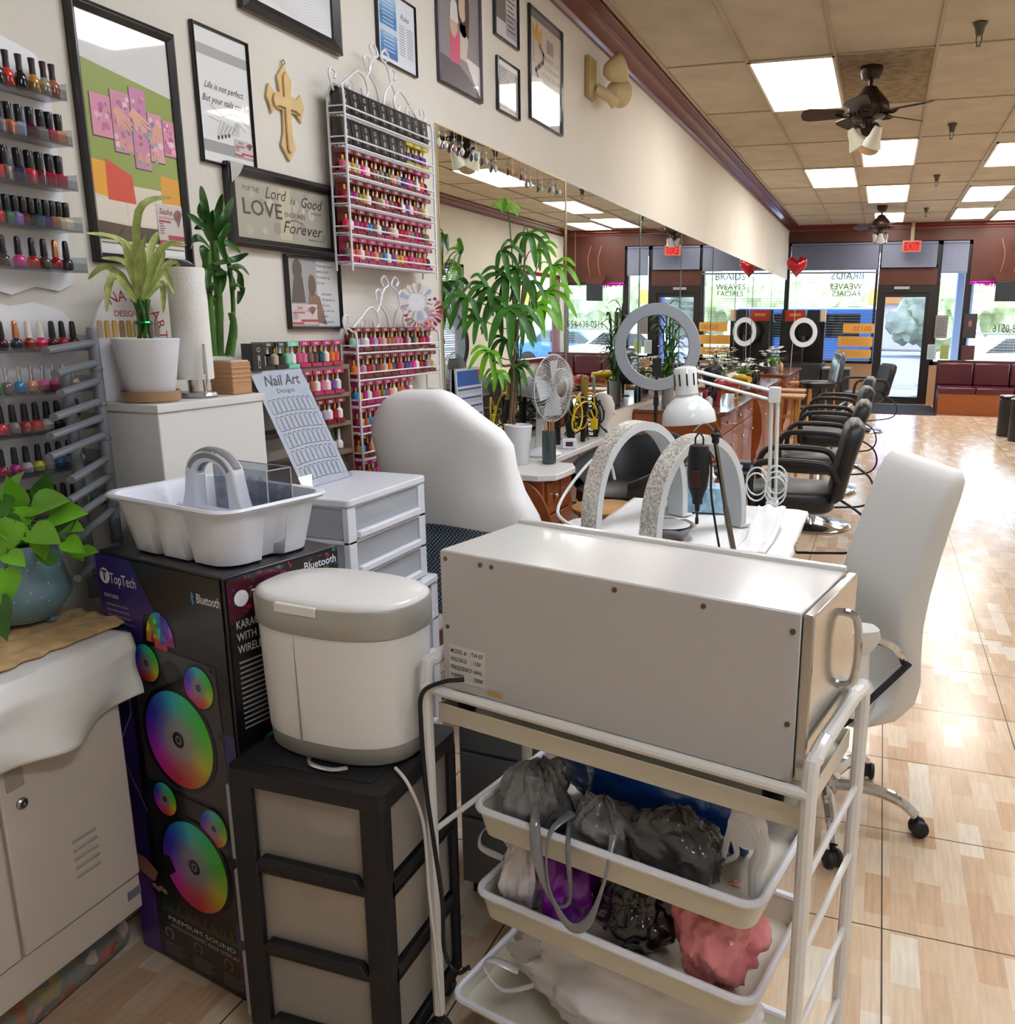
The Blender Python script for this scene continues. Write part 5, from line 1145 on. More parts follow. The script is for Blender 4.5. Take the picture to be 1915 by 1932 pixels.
# ------------------------------------------------------------------ black drawer tower
def frosted(name, col, tr):
    m = bpy.data.materials.new(name); m.use_nodes = True; nt = m.node_tree; b = nt.nodes['Principled BSDF']; b.inputs['Base Color'].default_value = (*C(col), 1); b.inputs['Roughness'].default_value = .35
    t_ = nt.nodes.new('ShaderNodeBsdfTransparent'); mx = nt.nodes.new('ShaderNodeMixShader'); mx.inputs[0].default_value = tr
    nt.links.new(b.outputs[0], mx.inputs[1]); nt.links.new(t_.outputs[0], mx.inputs[2]); nt.links.new(mx.outputs[0], nt.nodes['Material Output'].inputs[0]); return m
smoke = frosted('smoky_frosted_plastic', '#cdc4b8', .6)
frost_clear = frosted('pale_frosted_plastic', '#d4d8de', .52)
blk = mat('matte_black_plastic', '#1d1d20', .5, bump=.1, bscale=300)
BX0, BX1, BY0, BY1 = -1.152, -.808, 1.205, 1.49
t = thing('drawer_tower', 'black three drawer plastic tower with smoky drawers under the oval bin', 'drawer tower', ((BX0+BX1)/2, (BY0+BY1)/2, 0))
hw, hd = (BX1-BX0)/2, (BY1-BY0)/2
k = MB(); k.prismz(rrect(-hw-.004, hw+.004, -hd-.004, hd+.004, .02, 4), .615, .65); k.prismz(rrect(-hw+.04, hw-.04, -hd+.03, hd-.03, .012, 3), .65, .652); k.build('top_board', blk, t, bevel=.004, seg=3)
k = MB(); pw = .05
for sx in (-1, 1):
    for sy in (-1, 1):
        x0, x1 = (-hw, -hw+pw) if sx < 0 else (hw-pw, hw); y0_, y1_ = (-hd, -hd+.03) if sy < 0 else (hd-.03, hd); k.box(x0, x1, y0_, y1_, .055, .615)
for z in (.055, .235, .425):
    k.box(-hw+pw-.002, hw-pw+.002, -hd+.002, -hd+.02, z, z+.02)
    for sx in (-1, 1): k.box(sx*hw-.008 if sx > 0 else -hw, hw if sx > 0 else -hw+.008, -hd+.02, hd-.02, z-.005, z+.03)
    k.box(-hw, hw, -hd+.02, hd-.02, z, z+.008)
k.box(-hw, hw, hd-.008, hd, .06, .615)
k.build('frame', blk, t, bevel=.002)
for i, (z0, z1) in enumerate(((.445, .61), (.255, .42), (.075, .23))):
    d = MB(); d.box(-hw+pw, hw-pw, -hd+.012, -hd+.016, z0+.002, z1)
    for sx in (-1, 1): d.box(*sorted((sx*(hw-.009), sx*(hw-.012))), -hd+.03, hd-.03, z0+.02, z1)
    do = d.build('drawer', smoke, t)
    l = MB(); l.prism([(-hw+pw, z0), (hw-pw, z0), (hw-pw-.015, z0+.022), (-hw+pw+.015, z0+.022)], -hd-.008, -hd+.012); l.build('pull_lip', blk, do, bevel=.003)
    s_ = MB(); s_.box(-hw-.012, -hw-.001, -hd+.004, -hd+.014, z0-.005, z1-.005); s_.build('side_tab', mat('grey_translucent_tab', '#9a9c9e', .3), do, bevel=.002)
for sx in (-1, 1):
    for sy in (-1, 1):
        c_ = MB(); c_.T = Matrix.Translation((sx*(hw-.03), sy*(hd-.03), .025)) @ Matrix.Rotation(PI/2, 4, 'X'); c_.lathe([(.006, -.012), (.024, -.011), (.025, 0), (.024, .011), (.006, .012)], 16); c_.T = None; c_.tube([(sx*(hw-.03), sy*(hd-.03), .03), (sx*(hw-.03), sy*(hd-.03), .056)], .01, 8); c_.build('caster', blk, t)
def crumple(c, r, seed, amp=.3, nu=84, nv=56, fr=1.6, ridge=.07, pleat=.3):
    """crinkled thin plastic: a closed bag surface with sharp creases"""
    m = MB(); m.sphere((0, 0, 0), (1, 1, 1), nu, nv)
    for i, d in enumerate(m.v):
        w = d+.25*mnoise.noise_vector(d*1.7+Vector((seed, 2, seed)))
        n1 = mnoise.noise(d*fr+Vector((seed*5.3, seed, 0))); n2 = abs(mnoise.noise(w*2.6+Vector((seed, seed*2.1, 7)))); n3 = abs(mnoise.noise(w*6+Vector((seed, 3, seed))))
        n4 = abs(mnoise.noise(w*13+Vector((seed, 9, 1)))); k = 1+amp*n1+ridge*2.2*(.35-n2)+ridge*1.4*(.3-n3)+ridge*.6*(.25-n4); q = d*k*(1+pleat*(.3-abs(mnoise.noise(Vector((math.atan2(d.y, d.x)*2.6+seed, d.z*.9+.5*n1, seed*1.3))))))
        m.v[i] = q
    mx = [max(abs(q[a]) for q in m.v) for a in range(3)]
    m.v = [Vector((c[0]+q.x/mx[0]*r[0], c[1]+q.y/mx[1]*r[1], c[2]+max(q.z/mx[2], -.75)*r[2])) for q in m.v]
    return m
cx, cy = (BX0+BX1)/2, (BY0+BY1)/2
paper_m = mat('crumpled_white_paper', '#e9e4da', .8); kraft = mat('kraft_paper', '#d0a878', .8, var=.1)
o = crumple((cx-.01, cy, .505), (.085, .085, .05), 3).build('paper_bundle', paper_m, smooth=30); tag(o, 'crumpled white paper seen through the top drawer of the black tower', 'paper')
t = thing('paper_bag', "brown paper bag printed 'recycle' inside the middle smoky drawer", 'paper bag', (cx, cy-.1, .262))
MB().box(-.12, .12, 0, .18, 0, .13).build('bag_body', kraft, t, bevel=.006)
k = MB(); k.text('and', -.035, .092, .026, -.009, bold=.02); k.text('recycle.', 0, .05, .03, -.009, w=.15, bold=.015); k.build('bag_print', mat('brown_grey_ink', '#4d4236', .7), t, smooth=0)
o = crumple((cx, cy, .14), (.09, .085, .055), 9).build('plastic_bundle', mat('mauve_plastic', '#a08a90', .6), smooth=30); tag(o, 'mauve plastic bundle seen through the bottom drawer of the black tower', 'plastic')
# ------------------------------------------------------------------ oval bin on the tower
bin_w = mat('bin_white', '#eeece8', .28, coat=.3); bin_g = mat('bin_silver_band', '#b3b0a8', .35, .25)
t = thing('oval_bin', 'white oval lidded bin with silver bands standing on the black drawer tower', 'bin', (-.985, 1.375, .653), -.06)
def oval(m, lv, n=64, cap0=True, cap1=True): # (a, b, z)
    vs = []; fs = []
    for a, b_, z in lv:
        for i in range(n):
            q = 2*PI*i/n; cx_, sx_ = math.cos(q), math.sin(q); vs.append((math.copysign(abs(cx_)**.8, cx_)*a, math.copysign(abs(sx_)**.8, sx_)*b_, z))
    for i in range(len(lv)-1):
        for j in range(n): fs.append((i*n+j, i*n+(j+1) % n, (i+1)*n+(j+1) % n, (i+1)*n+j))
    if cap0: fs.append(tuple(range(n-1, -1, -1)))
    if cap1: fs.append(tuple((len(lv)-1)*n+j for j in range(n)))
    return m.add(vs, fs)
oval(MB(), [(.158, .098, 0), (.165, .104, .006), (.168, .107, .04)]).build('base_band', bin_g, t, smooth=50)
oval(MB(), [(.169, .108, .041), (.173, .111, .13), (.177, .114, .262)]).build('body', bin_w, t, smooth=50)
k = MB(); k.box(-.0303, -.0297, -.1135, -.1, .042, .26); k.T = None; k.build('body_seam', mat('bin_seam_grey', '#8d8a84', .6), t)  # thin grey strip marking the joint in the bin body
oval(MB(), [(.179, .116, .263), (.181, .118, .266), (.182, .119, .316), (.18, .117, .32)]).build('lid_band', bin_g, t, smooth=50)
oval(MB(), [(.178, .115, .3202), (.177, .114, .325), (.165, .1, .331), (.1, .06, .334), (.01, .006, .335)]).build('lid', bin_w, t, smooth=60)
k = MB(); k.prismz([(-.065, -.121), (.03, -.121), (.03, -.1), (-.065, -.1)], .305, .324); k.build('lid_latch', bin_w, t, bevel=.002)
k = MB(); k.tube(smoothpath([(-.02, -.104, .004), (0, -.125, .005), (.05, -.128, .005), (.075, -.11, .004)], 6), .005, 8); k.build('lift_ring', chrome, t)
# ------------------------------------------------------------------ white trolley
TR = math.radians(-12); TC = Vector((-.395, 1.424, 0))
def TW(x, y, z): return Vector((TC.x+x*math.cos(TR)-y*math.sin(TR), TC.y+x*math.sin(TR)+y*math.cos(TR), z))
cream = mat('cream_enamel', '#d9d2bf', .35, coat=.3)
t = thing('utility_trolley', 'white metal utility trolley carrying the towel warmer box, with tube frame and trays', 'trolley', TC, TR)
for sx in (-1, 1):
    PXO = .384 if sx > 0 else .362
    for sy in (-1, 1):
        k = MB(); k.tube(smoothpath([(sx*PXO, sy*.165, .075), (sx*PXO, sy*.165, .5), (sx*PXO, sy*.165, .83), (sx*PXO, sy*.14, .86), (sx*PXO, sy*.09, .868)], 6), .0125, 10); k.build('post', white_metal, t)
    k = MB(); k.tube([(sx*PXO, -.09, .868), (sx*PXO, .09, .868)], .0125, 10); k.build('push_handle', white_metal, t)
    k = MB()
    for z in ((.2, .36, .52, .66) if sx > 0 else (.5,)): k.tube([(sx*PXO, -.165, z), (sx*PXO, .165, z)], .006, 8)
    k.build('side_rung', white_metal, t)
k = MB(); k.tube([(-.362, -.172, .815), (.384, -.172, .815)], .0095, 10); k.build('front_rail', white_metal, t)
def tray(z, hx, hy, h, m, nm, xo=.02):
    k = MB(); lv = [(hx-.03, hy-.02, 0), (hx-.012, hy-.008, .006), (hx, hy, h), (hx-.004, hy-.004, h), (hx-.016, hy-.012, .01), (hx-.034, hy-.024, .006)]; vs = []; fs = []; n = None
    for a, b_, q in lv:
        o_ = rrect(xo-a, xo+a, -b_, b_, min(.03, b_*.4), 4); n = len(o_); vs += [(x, y, z+q) for x, y in o_]
    for i in range(len(lv)-1):
        for j in range(n): fs.append((i*n+j, i*n+(j+1) % n, (i+1)*n+(j+1) % n, (i+1)*n+j))
    fs.append(tuple(range(n-1, -1, -1))); fs.append(tuple((len(lv)-1)*n+j for j in range(n)))
    o_ = k.add(vs, fs).build(nm, m, t, smooth=40)
    r_ = MB(); q = rrect(xo-hx, xo+hx, -hy, hy, .03, 4); r_.tube([(x, y, z+h) for x, y in q], .0075, 8, closed=True); r_.build('tray_rim', white_plastic, o_)
k = MB(); k.box(-.347, .369, -.148, .148, .742, .746)
for q in ((-.347, .369, -.15, -.147), (-.347, .369, .147, .15), (-.347, -.344, -.15, .15), (.366, .369, -.15, .15)): k.box(*q, .742, .778)
k.box(-.347, .369, -.15, .15, .740, .744); k.build('top_tray', cream, t, bevel=.0015)
tray(.515, .29, .15, .062, cream, 'middle_tray'); tray(.33, .29, .15, .062, cream, 'lower_tray'); tray(.085, .34, .15, .03, cream, 'bottom_tray', 0)
for sx in (-1, 1):
    for sy in (-1, 1):
        c_ = MB(); PXO = .384 if sx > 0 else .362; c_.T = Matrix.Translation((sx*PXO, sy*.165, .03)) @ Matrix.Rotation(PI/2, 4, 'X'); c_.lathe([(.008, -.014), (.028, -.013), (.03, 0), (.028, .013), (.008, .014)], 16); c_.T = None; c_.tube([(sx*PXO, sy*.165, .03), (sx*PXO, sy*.165, .08)], .011, 8); c_.build('caster', blk, t)
# towel warmer box
wm = mat('warmer_white_steel', '#e4e2df', .16, coat=.5); wmf = mat('warmer_front_shaded', '#c6c1be', .3, coat=.3)  # front face gets a darker copy of the white: shade put into its colour
scr = mat('screw_head', '#6f6658', .35, .9)
t = thing('towel_warmer', 'large white metal towel warmer box with rating label on top of the trolley', 'towel warmer', TC, TR)
a, d0, d1 = .366, -.132, .13
MB().box(-.345, a-.02, d0+.002, d1, .802, 1.08).build('housing', wm, t, bevel=.0025)
MB().box(-.345, a-.02, d0, d0+.003, .803, 1.078).build('back_panel', wmf, t, bevel=.001)
MB().box(-.345, a-.02, d1-.012, d1+.004, 1.078, 1.088).build('top_flange', wm, t, bevel=.002)
k = MB(); k.box(-.34, a-.02, d0-.012, d0, .786, .803); k.build('bottom_flange', wm, t, bevel=.0015)
dd = MB(); dd.box(a-.018, a, d0+.004, d1, .806, 1.078); do = dd.build('door', mat('polished_steel_door', '#c9c4bc', .14, .85), t, bevel=.003)
k = MB(); k.tube(smoothpath([(a, .055, .9), (a+.02, .055, .91), (a+.026, .055, .96), (a+.02, .055, 1.02), (a, .055, 1.03)], 6), .007, 8); k.build('door_handle', chrome, do)
for (x, z, yy) in [(-.332, 1.064, d0), (-.25, 1.064, d0), (-.225, 1.064, d0), (-.332, .93, d0), (.03, 1.064, d0), (.19, 1.064, d0), (.335, 1.05, d0), (.335, .9, d0), (-.31, .794, d0-.012), (-.27, .794, d0-.012), (-.2, .794, d0-.012), (-.1, .794, d0-.012), (.05, .794, d0-.012), (.2, .794, d0-.012), (.33, .794, d0-.012)]:
    k = MB(); k.T = Matrix.Translation((x, yy-.0005, z)) @ Matrix.Rotation(PI/2, 4, 'X'); k.lathe([(.0045, 0), (.0042, .0015), (.002, .0022)], 12); k.T = None; k.build('screw', scr, t)
k = MB(); k.prism([(-.33, .822), (-.245, .822), (-.245, .895), (-.33, .895)], d0-.0008, d0); lo = k.build('rating_label', mat('label_silver_paper', '#d8d5d0', .4), t)
k = MB()
for i, (s, v) in enumerate((('MODEL #', ': TW-07'), ('VOLTAGE', ': 110V'), ('FREQUENCY', ': 60Hz'), ('POWER', ': 200W'))):
    z = .88-.0165*i; k.text(s+['   ', '    ', '', '       '][i]+v, -.326, z, .0085, d0-.0014, align='LEFT', w=[.076, .072, .074, .076][i], bold=.006)
k.build('lettering', black_ink, lo, smooth=0)
MB().quad(-.24, -.205, .812, .822, d0-.0008).build('inspection_sticker', mat('tan_sticker', '#c9a664', .5), t, smooth=0)
for x, y in ((-.315, d0+.03), (.31, d0+.03), (-.315, d1-.03), (.31, d1-.03)): k = MB(); k.lathe([(.014, .7462), (.018, .75), (.018, .802)], 14, (x, y, 0)); k.build('rubber_foot', blk, t)
# power cords at the left post
k = MB(); k.tube(smoothpath([TW(-.28, -.151, .84), TW(-.31, -.175, .838), TW(-.345, -.195, .815), TW(-.35, -.197, .75), TW(-.345, -.196, .62), TW(-.33, -.196, .5), TW(-.315, -.196, .38), TW(-.31, -.2, .27), TW(-.28, -.2, .235), TW(-.25, -.2, .26)], 8), .0045, 8)
o = k.build('power_cable', black_plastic, smooth=60); tag(o, 'black power cord looping over the rail and down the left post of the trolley', 'cord')
k = MB(); k.tube(smoothpath([Vector((-.83, 1.29, .658)), Vector((-.79, 1.27, .64)), TW(-.352, -.2, .54), TW(-.345, -.2, .4), TW(-.33, -.205, .28), TW(-.32, -.205, .12)], 8), .0035, 8)
o = k.build('power_cable', mat('white_cord', '#dedad2', .4), smooth=60); tag(o, 'white power cord hanging between the drawer tower and the trolley', 'cord')
# plastic bags in the trays
def film(name, col, rough=.22, tr=0.0):
    m = mat(name, col, rough, coat=.9, bump=.7, bscale=42); m.node_tree.nodes['Principled BSDF'].inputs['Transmission Weight'].default_value = 0; return m
bl_f = film('blue_film', '#1450a8'); gr_f = film('grey_film', '#7d7e80', .24); dg_f = film('charcoal_film', '#474546', .26); pu_f = film('purple_film', '#7a1296'); bk_f = film('black_film', '#0b0b0d', .16); wh_f = film('white_film', '#e6e2e4', .35); pk_f = film('pink_film', '#e58a90', .3)
def bag(name, label, c, r, seed, m, loops=(), group='plastic bags in the trolley trays', **kw):
    w = TW(*c); b_ = crumple((0, 0, 0), r, seed, **kw)
    b_.T = None
    o = b_.build(name, m, smooth=75); o.location = w; o.rotation_euler[2] = TR
    o['label'] = label; o['category'] = 'plastic bag'; o['group'] = group
    for L in loops:
        k = MB(); pts = smoothpath([Vector(p) for p in L], 8)
        rs = [.007+.004*math.sin(i*.23+seed) for i in range(len(pts))]; k.tube(pts, rs, 8, flat=.45); k.build('bag_handle', m, o, smooth=40)
    return o
def inbag(label, x, y, zf, rx, ry, rz, seed, m, loops=(), **kw): return bag('plastic_bag', label, (x, y, zf+.752*rz), (rx, ry, rz), seed, m, loops, **kw)
inbag('blue plastic bag heaped at the back of the middle trolley tray', .02, .066, .522, .25, .07, .122, 2, bl_f)
inbag('grey plastic bag at the left end of the middle trolley tray, handles hanging over', -.17, -.07, .522, .08, .066, .092, 5, gr_f, loops=([(.02, -.03, .02), (.05, -.085, .005), (.07, -.103, -.06), (.105, -.106, -.13), (.14, -.106, -.11), (.13, -.098, -.02), (.09, -.03, .0)],))
inbag('grey knotted bag with long loop handles over the front of the middle tray', -.02, -.075, .522, .085, .062, .068, 8, gr_f, loops=([(-.05, -.03, .03), (-.065, -.085, .01), (-.055, -.103, -.08), (-.01, -.107, -.14), (.03, -.107, -.12), (.06, -.1, -.03), (.05, -.05, .03)],))
inbag('charcoal plastic bag at the right end of the middle trolley tray', .13, -.068, .522, .095, .068, .08, 11, dg_f)
inbag('white plastic bag bulging at the left end of the lower trolley tray', -.2, -.065, .337, .055, .07, .1, 14, wh_f, loops=([(-.02, -.02, .05), (-.055, -.03, .09), (-.08, -.04, .085), (-.085, -.045, .05), (-.04, -.03, .03)],))
inbag('purple plastic bag in the lower trolley tray beside the white one', -.1, -.055, .337, .068, .078, .105, 17, pu_f, ridge=.05)
inbag('shiny black plastic bag in the middle of the lower trolley tray', .045, -.055, .337, .098, .08, .1, 20, bk_f)
inbag('pink and white striped bag at the right end of the lower trolley tray', .205, -.045, .337, .092, .09, .108, 23, pk_f)
inbag('large crumpled translucent white bag lying on the bottom trolley tray', -.01, .0, .092, .312, .135, .125, 26, wh_f, loops=([(-.2, -.09, .0), (-.25, -.11, .02), (-.27, -.115, .0), (-.22, -.12, -.03), (-.16, -.1, -.01)],), ridge=.07)
# white wall hook / spray bracket
t = thing('tape_dispenser', 'white plastic dispenser arm with round head at right end of the middle tray', 'dispenser', TW(.255, -.075, .6), TR-.25)
k = MB(); k.tube([(-.045, 0, -.03), (-.028, 0, .05), (-.018, 0, .1)], .006, 8); k.tube(smoothpath([(-.04, 0, -.02), (-.01, -.004, .01), (-.025, 0, .04)], 5), .005, 8); k.build('bracket', white_plastic, t)
k = MB(); k.tube(smoothpath([(.03, 0, -.05), (.028, 0, 0), (.038, 0, .035), (.03, 0, .065), (.0, 0, .085), (-.012, 0, .08)], 6), [.014]*31, 10); k.build('arm', white_plastic, t)
k = MB(); k.T = Matrix.Translation((.006, 0, .065)) @ Matrix.Rotation(PI/2, 4, 'X'); k.lathe([(.004, -.02), (.028, -.02), (.032, -.012), (.032, .012), (.004, .014)], 24); k.build('round_head', white_plastic, t)
# ------------------------------------------------------------------ white drawer units
def drawer_unit(label, loc, w, d, h, nd, open_=0.0):
    t = thing('drawer_unit', label, 'drawer unit', loc, PI/2, 'white plastic drawer units')
    k = MB(); k.prismz(rrect(-w/2-.006, w/2+.006, -d/2-.006, d/2+.004, .02, 4), h-.022, h); k.build('top_board', white_plastic, t, bevel=.004, seg=3)
    k = MB(); dh = (h-.022)/nd
    for sx in (-1, 1):
        k.box(*sorted((sx*w/2, sx*(w/2-.04))), -d/2, -d/2+.02, 0, h-.022); k.box(*sorted((sx*w/2, sx*(w/2-.03))), d/2-.02, d/2, 0, h-.022)
    for i in range(nd+1): k.box(-w/2, w/2, -d/2, d/2, max(0, i*dh-.006), max(.006, min(h-.022, i*dh+.006)))
    k.box(-w/2, w/2, d/2-.006, d/2, 0, h-.022); k.build('frame', white_plastic, t, bevel=.003)
    for i in range(nd):
        z0, z1 = i*dh+.008, (i+1)*dh-.008
        q = MB(); q.box(-w/2+.045, w/2-.045, -d/2+.004, -d/2+.007, z0+.02, z1)
        for sx in (-1, 1): q.box(*sorted((sx*(w/2-.004), sx*(w/2-.007))), -d/2+.022, d/2-.022, z0+.004, z1)
        do = q.build('drawer', frost_clear, t)
        q = MB(); q.prism([(-w/2+.04, z0), (w/2-.04, z0), (w/2-.045, z0+.022), (-w/2+.045, z0+.022)], -d/2-.012, -d/2+.006); q.build('pull_lip', white_plastic, do, bevel=.004)
    return t
drawer_unit('lower white drawer unit, underneath the one with three clear drawers', (-1.525, 2.215, 0), .47, .3, .66, 5)
drawer_unit('white plastic unit with three clear drawers, top of the stack', (-1.535, 2.215, .661), .43, .27, .34, 3)
for i, (x, y, z, c_, nm) in enumerate([(-1.5, 2.08, .79, '#2f6f8f', 'blue'), (-1.5, 2.2, .79, '#c07a88', 'pink'), (-1.5, 2.3, .79, '#7fa890', 'green'), (-1.52, 2.1, .685, '#cfc8bc', 'cream'), (-1.5, 2.28, .685, '#d8d2c8', 'white')]):
    k = MB(); k.lathe([(.03, 0), (.038, .05), (.036, .05), (.03, .004)], 20); o = k.build('plastic_cup', mat('cup_'+nm, c_, .4)); o.location = (x, y, z); tag(o, '%s tub seen through the frosted drawers of the white unit' % nm, 'tub')
# nail art design sheet in a plastic sleeve, leaning on the unit
A, B, TL_ = Vector((-1.607, 2.086, 1.003)), Vector((-1.607, 2.32, 1.003)), Vector((-1.772, 2.09, 1.352))
sx_, sz_ = (B-A), (TL_-A); SW, SH = sx_.length, sz_.length
t = thing('design_sheet', "white 'Nail Art Designs' practice sheet in a clear sleeve leaning above the drawers", 'sheet', A)
xm = sx_.normalized(); zm = (sz_-xm*sz_.dot(xm)).normalized(); ym = zm.cross(xm)
M = Matrix((xm, ym, zm)).transposed().to_4x4(); t.matrix_world = Matrix.Translation(A) @ M
k = MB(); k.box(0, SW, 0, .0015, 0, SH); k.build('card', paper_white, t)
k = MB(); k.box(-.006, SW+.012, -.0025, -.002, -.002, SH+.012); k.build('sleeve', thin_clear, t)
k = MB(); y = -.0008
k.text('Nail Art', SW*.5, SH*.85, .033, y, shear=.35, w=SW*.72, bold=.015); k.text('Designs', SW*.5, SH*.785, .014, y, w=SW*.34)
def nailshape(x, z, w, h): return [(x, z), (x+w, z), (x+w, z+h*.8), (x+w*.8, z+h), (x+w*.2, z+h), (x, z+h*.8), (x, z)]
for r in range(5):
    for i in range(9):
        k.stroke(nailshape(SW*(.07+.097*i), SH*(.05+.142*r+.012*math.sin(i*.4)), SW*.08, SH*.115), .0016, y)
k.build('sheet_print', grey_ink, t, smooth=0)
# ------------------------------------------------------------------ white covered chair on the left
cover = mat('white_chair_cover', '#f1f0ed', .7, bump=.25, bscale=14)
mesh_m = bpy.data.materials.new('blue_check_mesh'); mesh_m.use_nodes = True; nt = mesh_m.node_tree; b = nt.nodes['Principled BSDF']; tc = nt.nodes.new('ShaderNodeTexCoord'); ck = nt.nodes.new('ShaderNodeTexChecker'); ck.inputs['Scale'].default_value = 130
ck.inputs['Color1'].default_value = (*C('#16202e'), 1); ck.inputs['Color2'].default_value = (*C('#9fb4c8'), 1); nt.links.new(tc.outputs['Object'], ck.inputs['Vector']); nt.links.new(ck.outputs['Color'], b.inputs['Base Color'])
def loft(m, lv, n=40, p=.55):
    """cushion: levels of (centre, half-width vector, half-thickness vector)"""
    vs = []; fs = []
    for c, a, b_ in lv:
        c, a, b_ = Vector(c), Vector(a), Vector(b_)
        for i in range(n):
            q = 2*PI*i/n; cx_, sx_ = math.cos(q), math.sin(q)
            vs.append(c+a*math.copysign(abs(cx_)**p, cx_)+b_*math.copysign(abs(sx_)**p, sx_))
    for i in range(len(lv)-1):
        for j in range(n): fs.append((i*n+j, i*n+(j+1) % n, (i+1)*n+(j+1) % n, (i+1)*n+j))
    fs.append(tuple(range(n-1, -1, -1))); fs.append(tuple((len(lv)-1)*n+j for j in range(n)))
    return m.add(vs, fs)
t = thing('covered_chair', 'chair in a baggy white slip cover, its rounded back toward the nail table', 'chair', (-1.36, 2.75, 0))
def LL(z, x0, x1, th, y): return ((((x0+x1)/2)+1.36, y-2.75, z), ((x1-x0)/2, 0, 0), (0, th, 0))
k = loft(MB(), [LL(.80, -1.62, -1.075, .085, 2.64), LL(.84, -1.635, -1.09, .09, 2.635), LL(.92, -1.655, -1.135, .085, 2.63), LL(1.0, -1.675, -1.165, .08, 2.625), LL(1.08, -1.69, -1.17, .075, 2.62), LL(1.13, -1.688, -1.20, .07, 2.61), LL(1.18, -1.67, -1.275, .065, 2.605), LL(1.225, -1.635, -1.34, .058, 2.6), LL(1.25, -1.60, -1.385, .045, 2.6), LL(1.262, -1.56, -1.42, .025, 2.6)])
for i, v in enumerate(k.v): k.v[i] = v+Vector((.012*mnoise.noise(v*6), .02*mnoise.noise(v*5+Vector((3, 1, 2))), .008*mnoise.noise(v*7)))
k.build('back_cover', cover, t, smooth=60)
k = loft(MB(), [LL(.46, -1.6, -1.1, .03, 2.665), LL(.6, -1.61, -1.1, .04, 2.655), LL(.82, -1.61, -1.1, .04, 2.64)]); k.build('backrest', mesh_m, t, smooth=60)
k = loft(MB(), [((0, .19, .41), (.25, 0, 0), (0, .23, 0)), ((0, .19, .44), (.26, 0, 0), (0, .24, 0)), ((0, .19, .49), (.26, 0, 0), (0, .24, 0)), ((0, .19, .51), (.24, 0, 0), (0, .22, 0))]); k.build('seat', mesh_m, t, smooth=60)
for sx in (-1, 1):
    k = loft(MB(), [((sx*.31, .12, .70), (.045, 0, 0), (0, .17, 0)), ((sx*.31, .12, .735), (.05, 0, 0), (0, .18, 0)), ((sx*.31, .12, .75), (.045, 0, 0), (0, .17, 0))]); k.build('armrest', cover, t, smooth=60)
    k = MB(); k.tube([(sx*.29, .15, .44), (sx*.31, .15, .7)], .015, 8); k.build('arm_post', black_plastic, t)
k = MB(); k.tube([(0, .19, .1), (0, .19, .41)], .03, 14); k.build('gas_lift', black_plastic, t)
for i in range(5):
    a_ = 2*PI*i/5+.3; k = MB(); k.tube([(0, .19, .11), (.27*math.cos(a_), .19+.27*math.sin(a_), .065)], [.022, .014], 8); lo = k.build('leg', black_plastic, t)
    c_ = MB(); c_.sphere((.27*math.cos(a_), .19+.27*math.sin(a_), .03), (.028, .028, .03), 12, 8); c_.build('caster', black_plastic, lo)
# grey drawer cabinet standing behind the trolley
gcab = mat('blue_grey_cabinet', '#7f858c', .45)
t = thing('grey_cabinet', 'low blue grey drawer cabinet on the floor right behind the trolley', 'cabinet', (-.66, 1.93, 0), -.05)
MB().box(-.29, .29, -.16, .18, .04, .62).build('body', gcab, t, bevel=.004); MB().box(-.3, .3, -.17, .19, .62, .64).build('top_board', gcab, t, bevel=.003); MB().box(-.27, .27, -.14, .16, 0, .04).build('plinth', black_plastic, t)
for i in range(3):
    dw = MB(); dw.box(-.28, .28, -.172, -.16, .06+.186*i, .06+.186*i+.178); do = dw.build('drawer', gcab, t, bevel=.003); MB().box(-.05, .05, -.18, -.172, .2+.186*i, .212+.186*i).build('pull', steel, do, bevel=.002)
# ------------------------------------------------------------------ nail table and what is on it
tab_w = mat('white_table_laminate', '#e3e0dc', .4); towel = mat('white_terry_towel', '#eceae7', .9, bump=.6, bscale=220); ped = mat('grey_pedestal', '#8f9296', .45)
NT = Vector((-.605, 2.98, 0))
t = thing('nail_table', 'white topped manicure table with grey pedestal behind the towel warmer', 'table', NT)
MB().prismz(rrect(-.325, .345, -.52, .5, .05, 5), .722, .745).build('tabletop', tab_w, t, bevel=.005)
MB().box(-.3, .0, -.48, -.1, .03, .715).build('pedestal', ped, t, bevel=.004)
for z in (.25, .46): MB().box(-.285, -.015, -.488, -.48, z, z+.2).build('drawer', ped, t, bevel=.004)
MB().box(-.28, .28, .3, .46, .03, .715).build('leg', ped, t, bevel=.004)
def tw(u, v):
    x = -.36+u*.74; y = -.545+v*1.0; e = 0
    z = .756+.004*mnoise.noise(Vector((x*9, y*9, 2)))+.003
    ox = max(0, x-.335); 
    if ox > 0: z -= ox*.35; x = .362+.012*mnoise.noise(Vector((y*8, 2, 1)))+ox*.15
    oy = max(0, -.515-y)
    return NT+Vector((x, y, z))
k = MB(); k.sheet(tw, 44, 50); o = k.build('table_towel', towel, smooth=60, solid=.005); tag(o, 'white towel spread over the manicure table, edge hanging on the right', 'towel')
ZT = .768
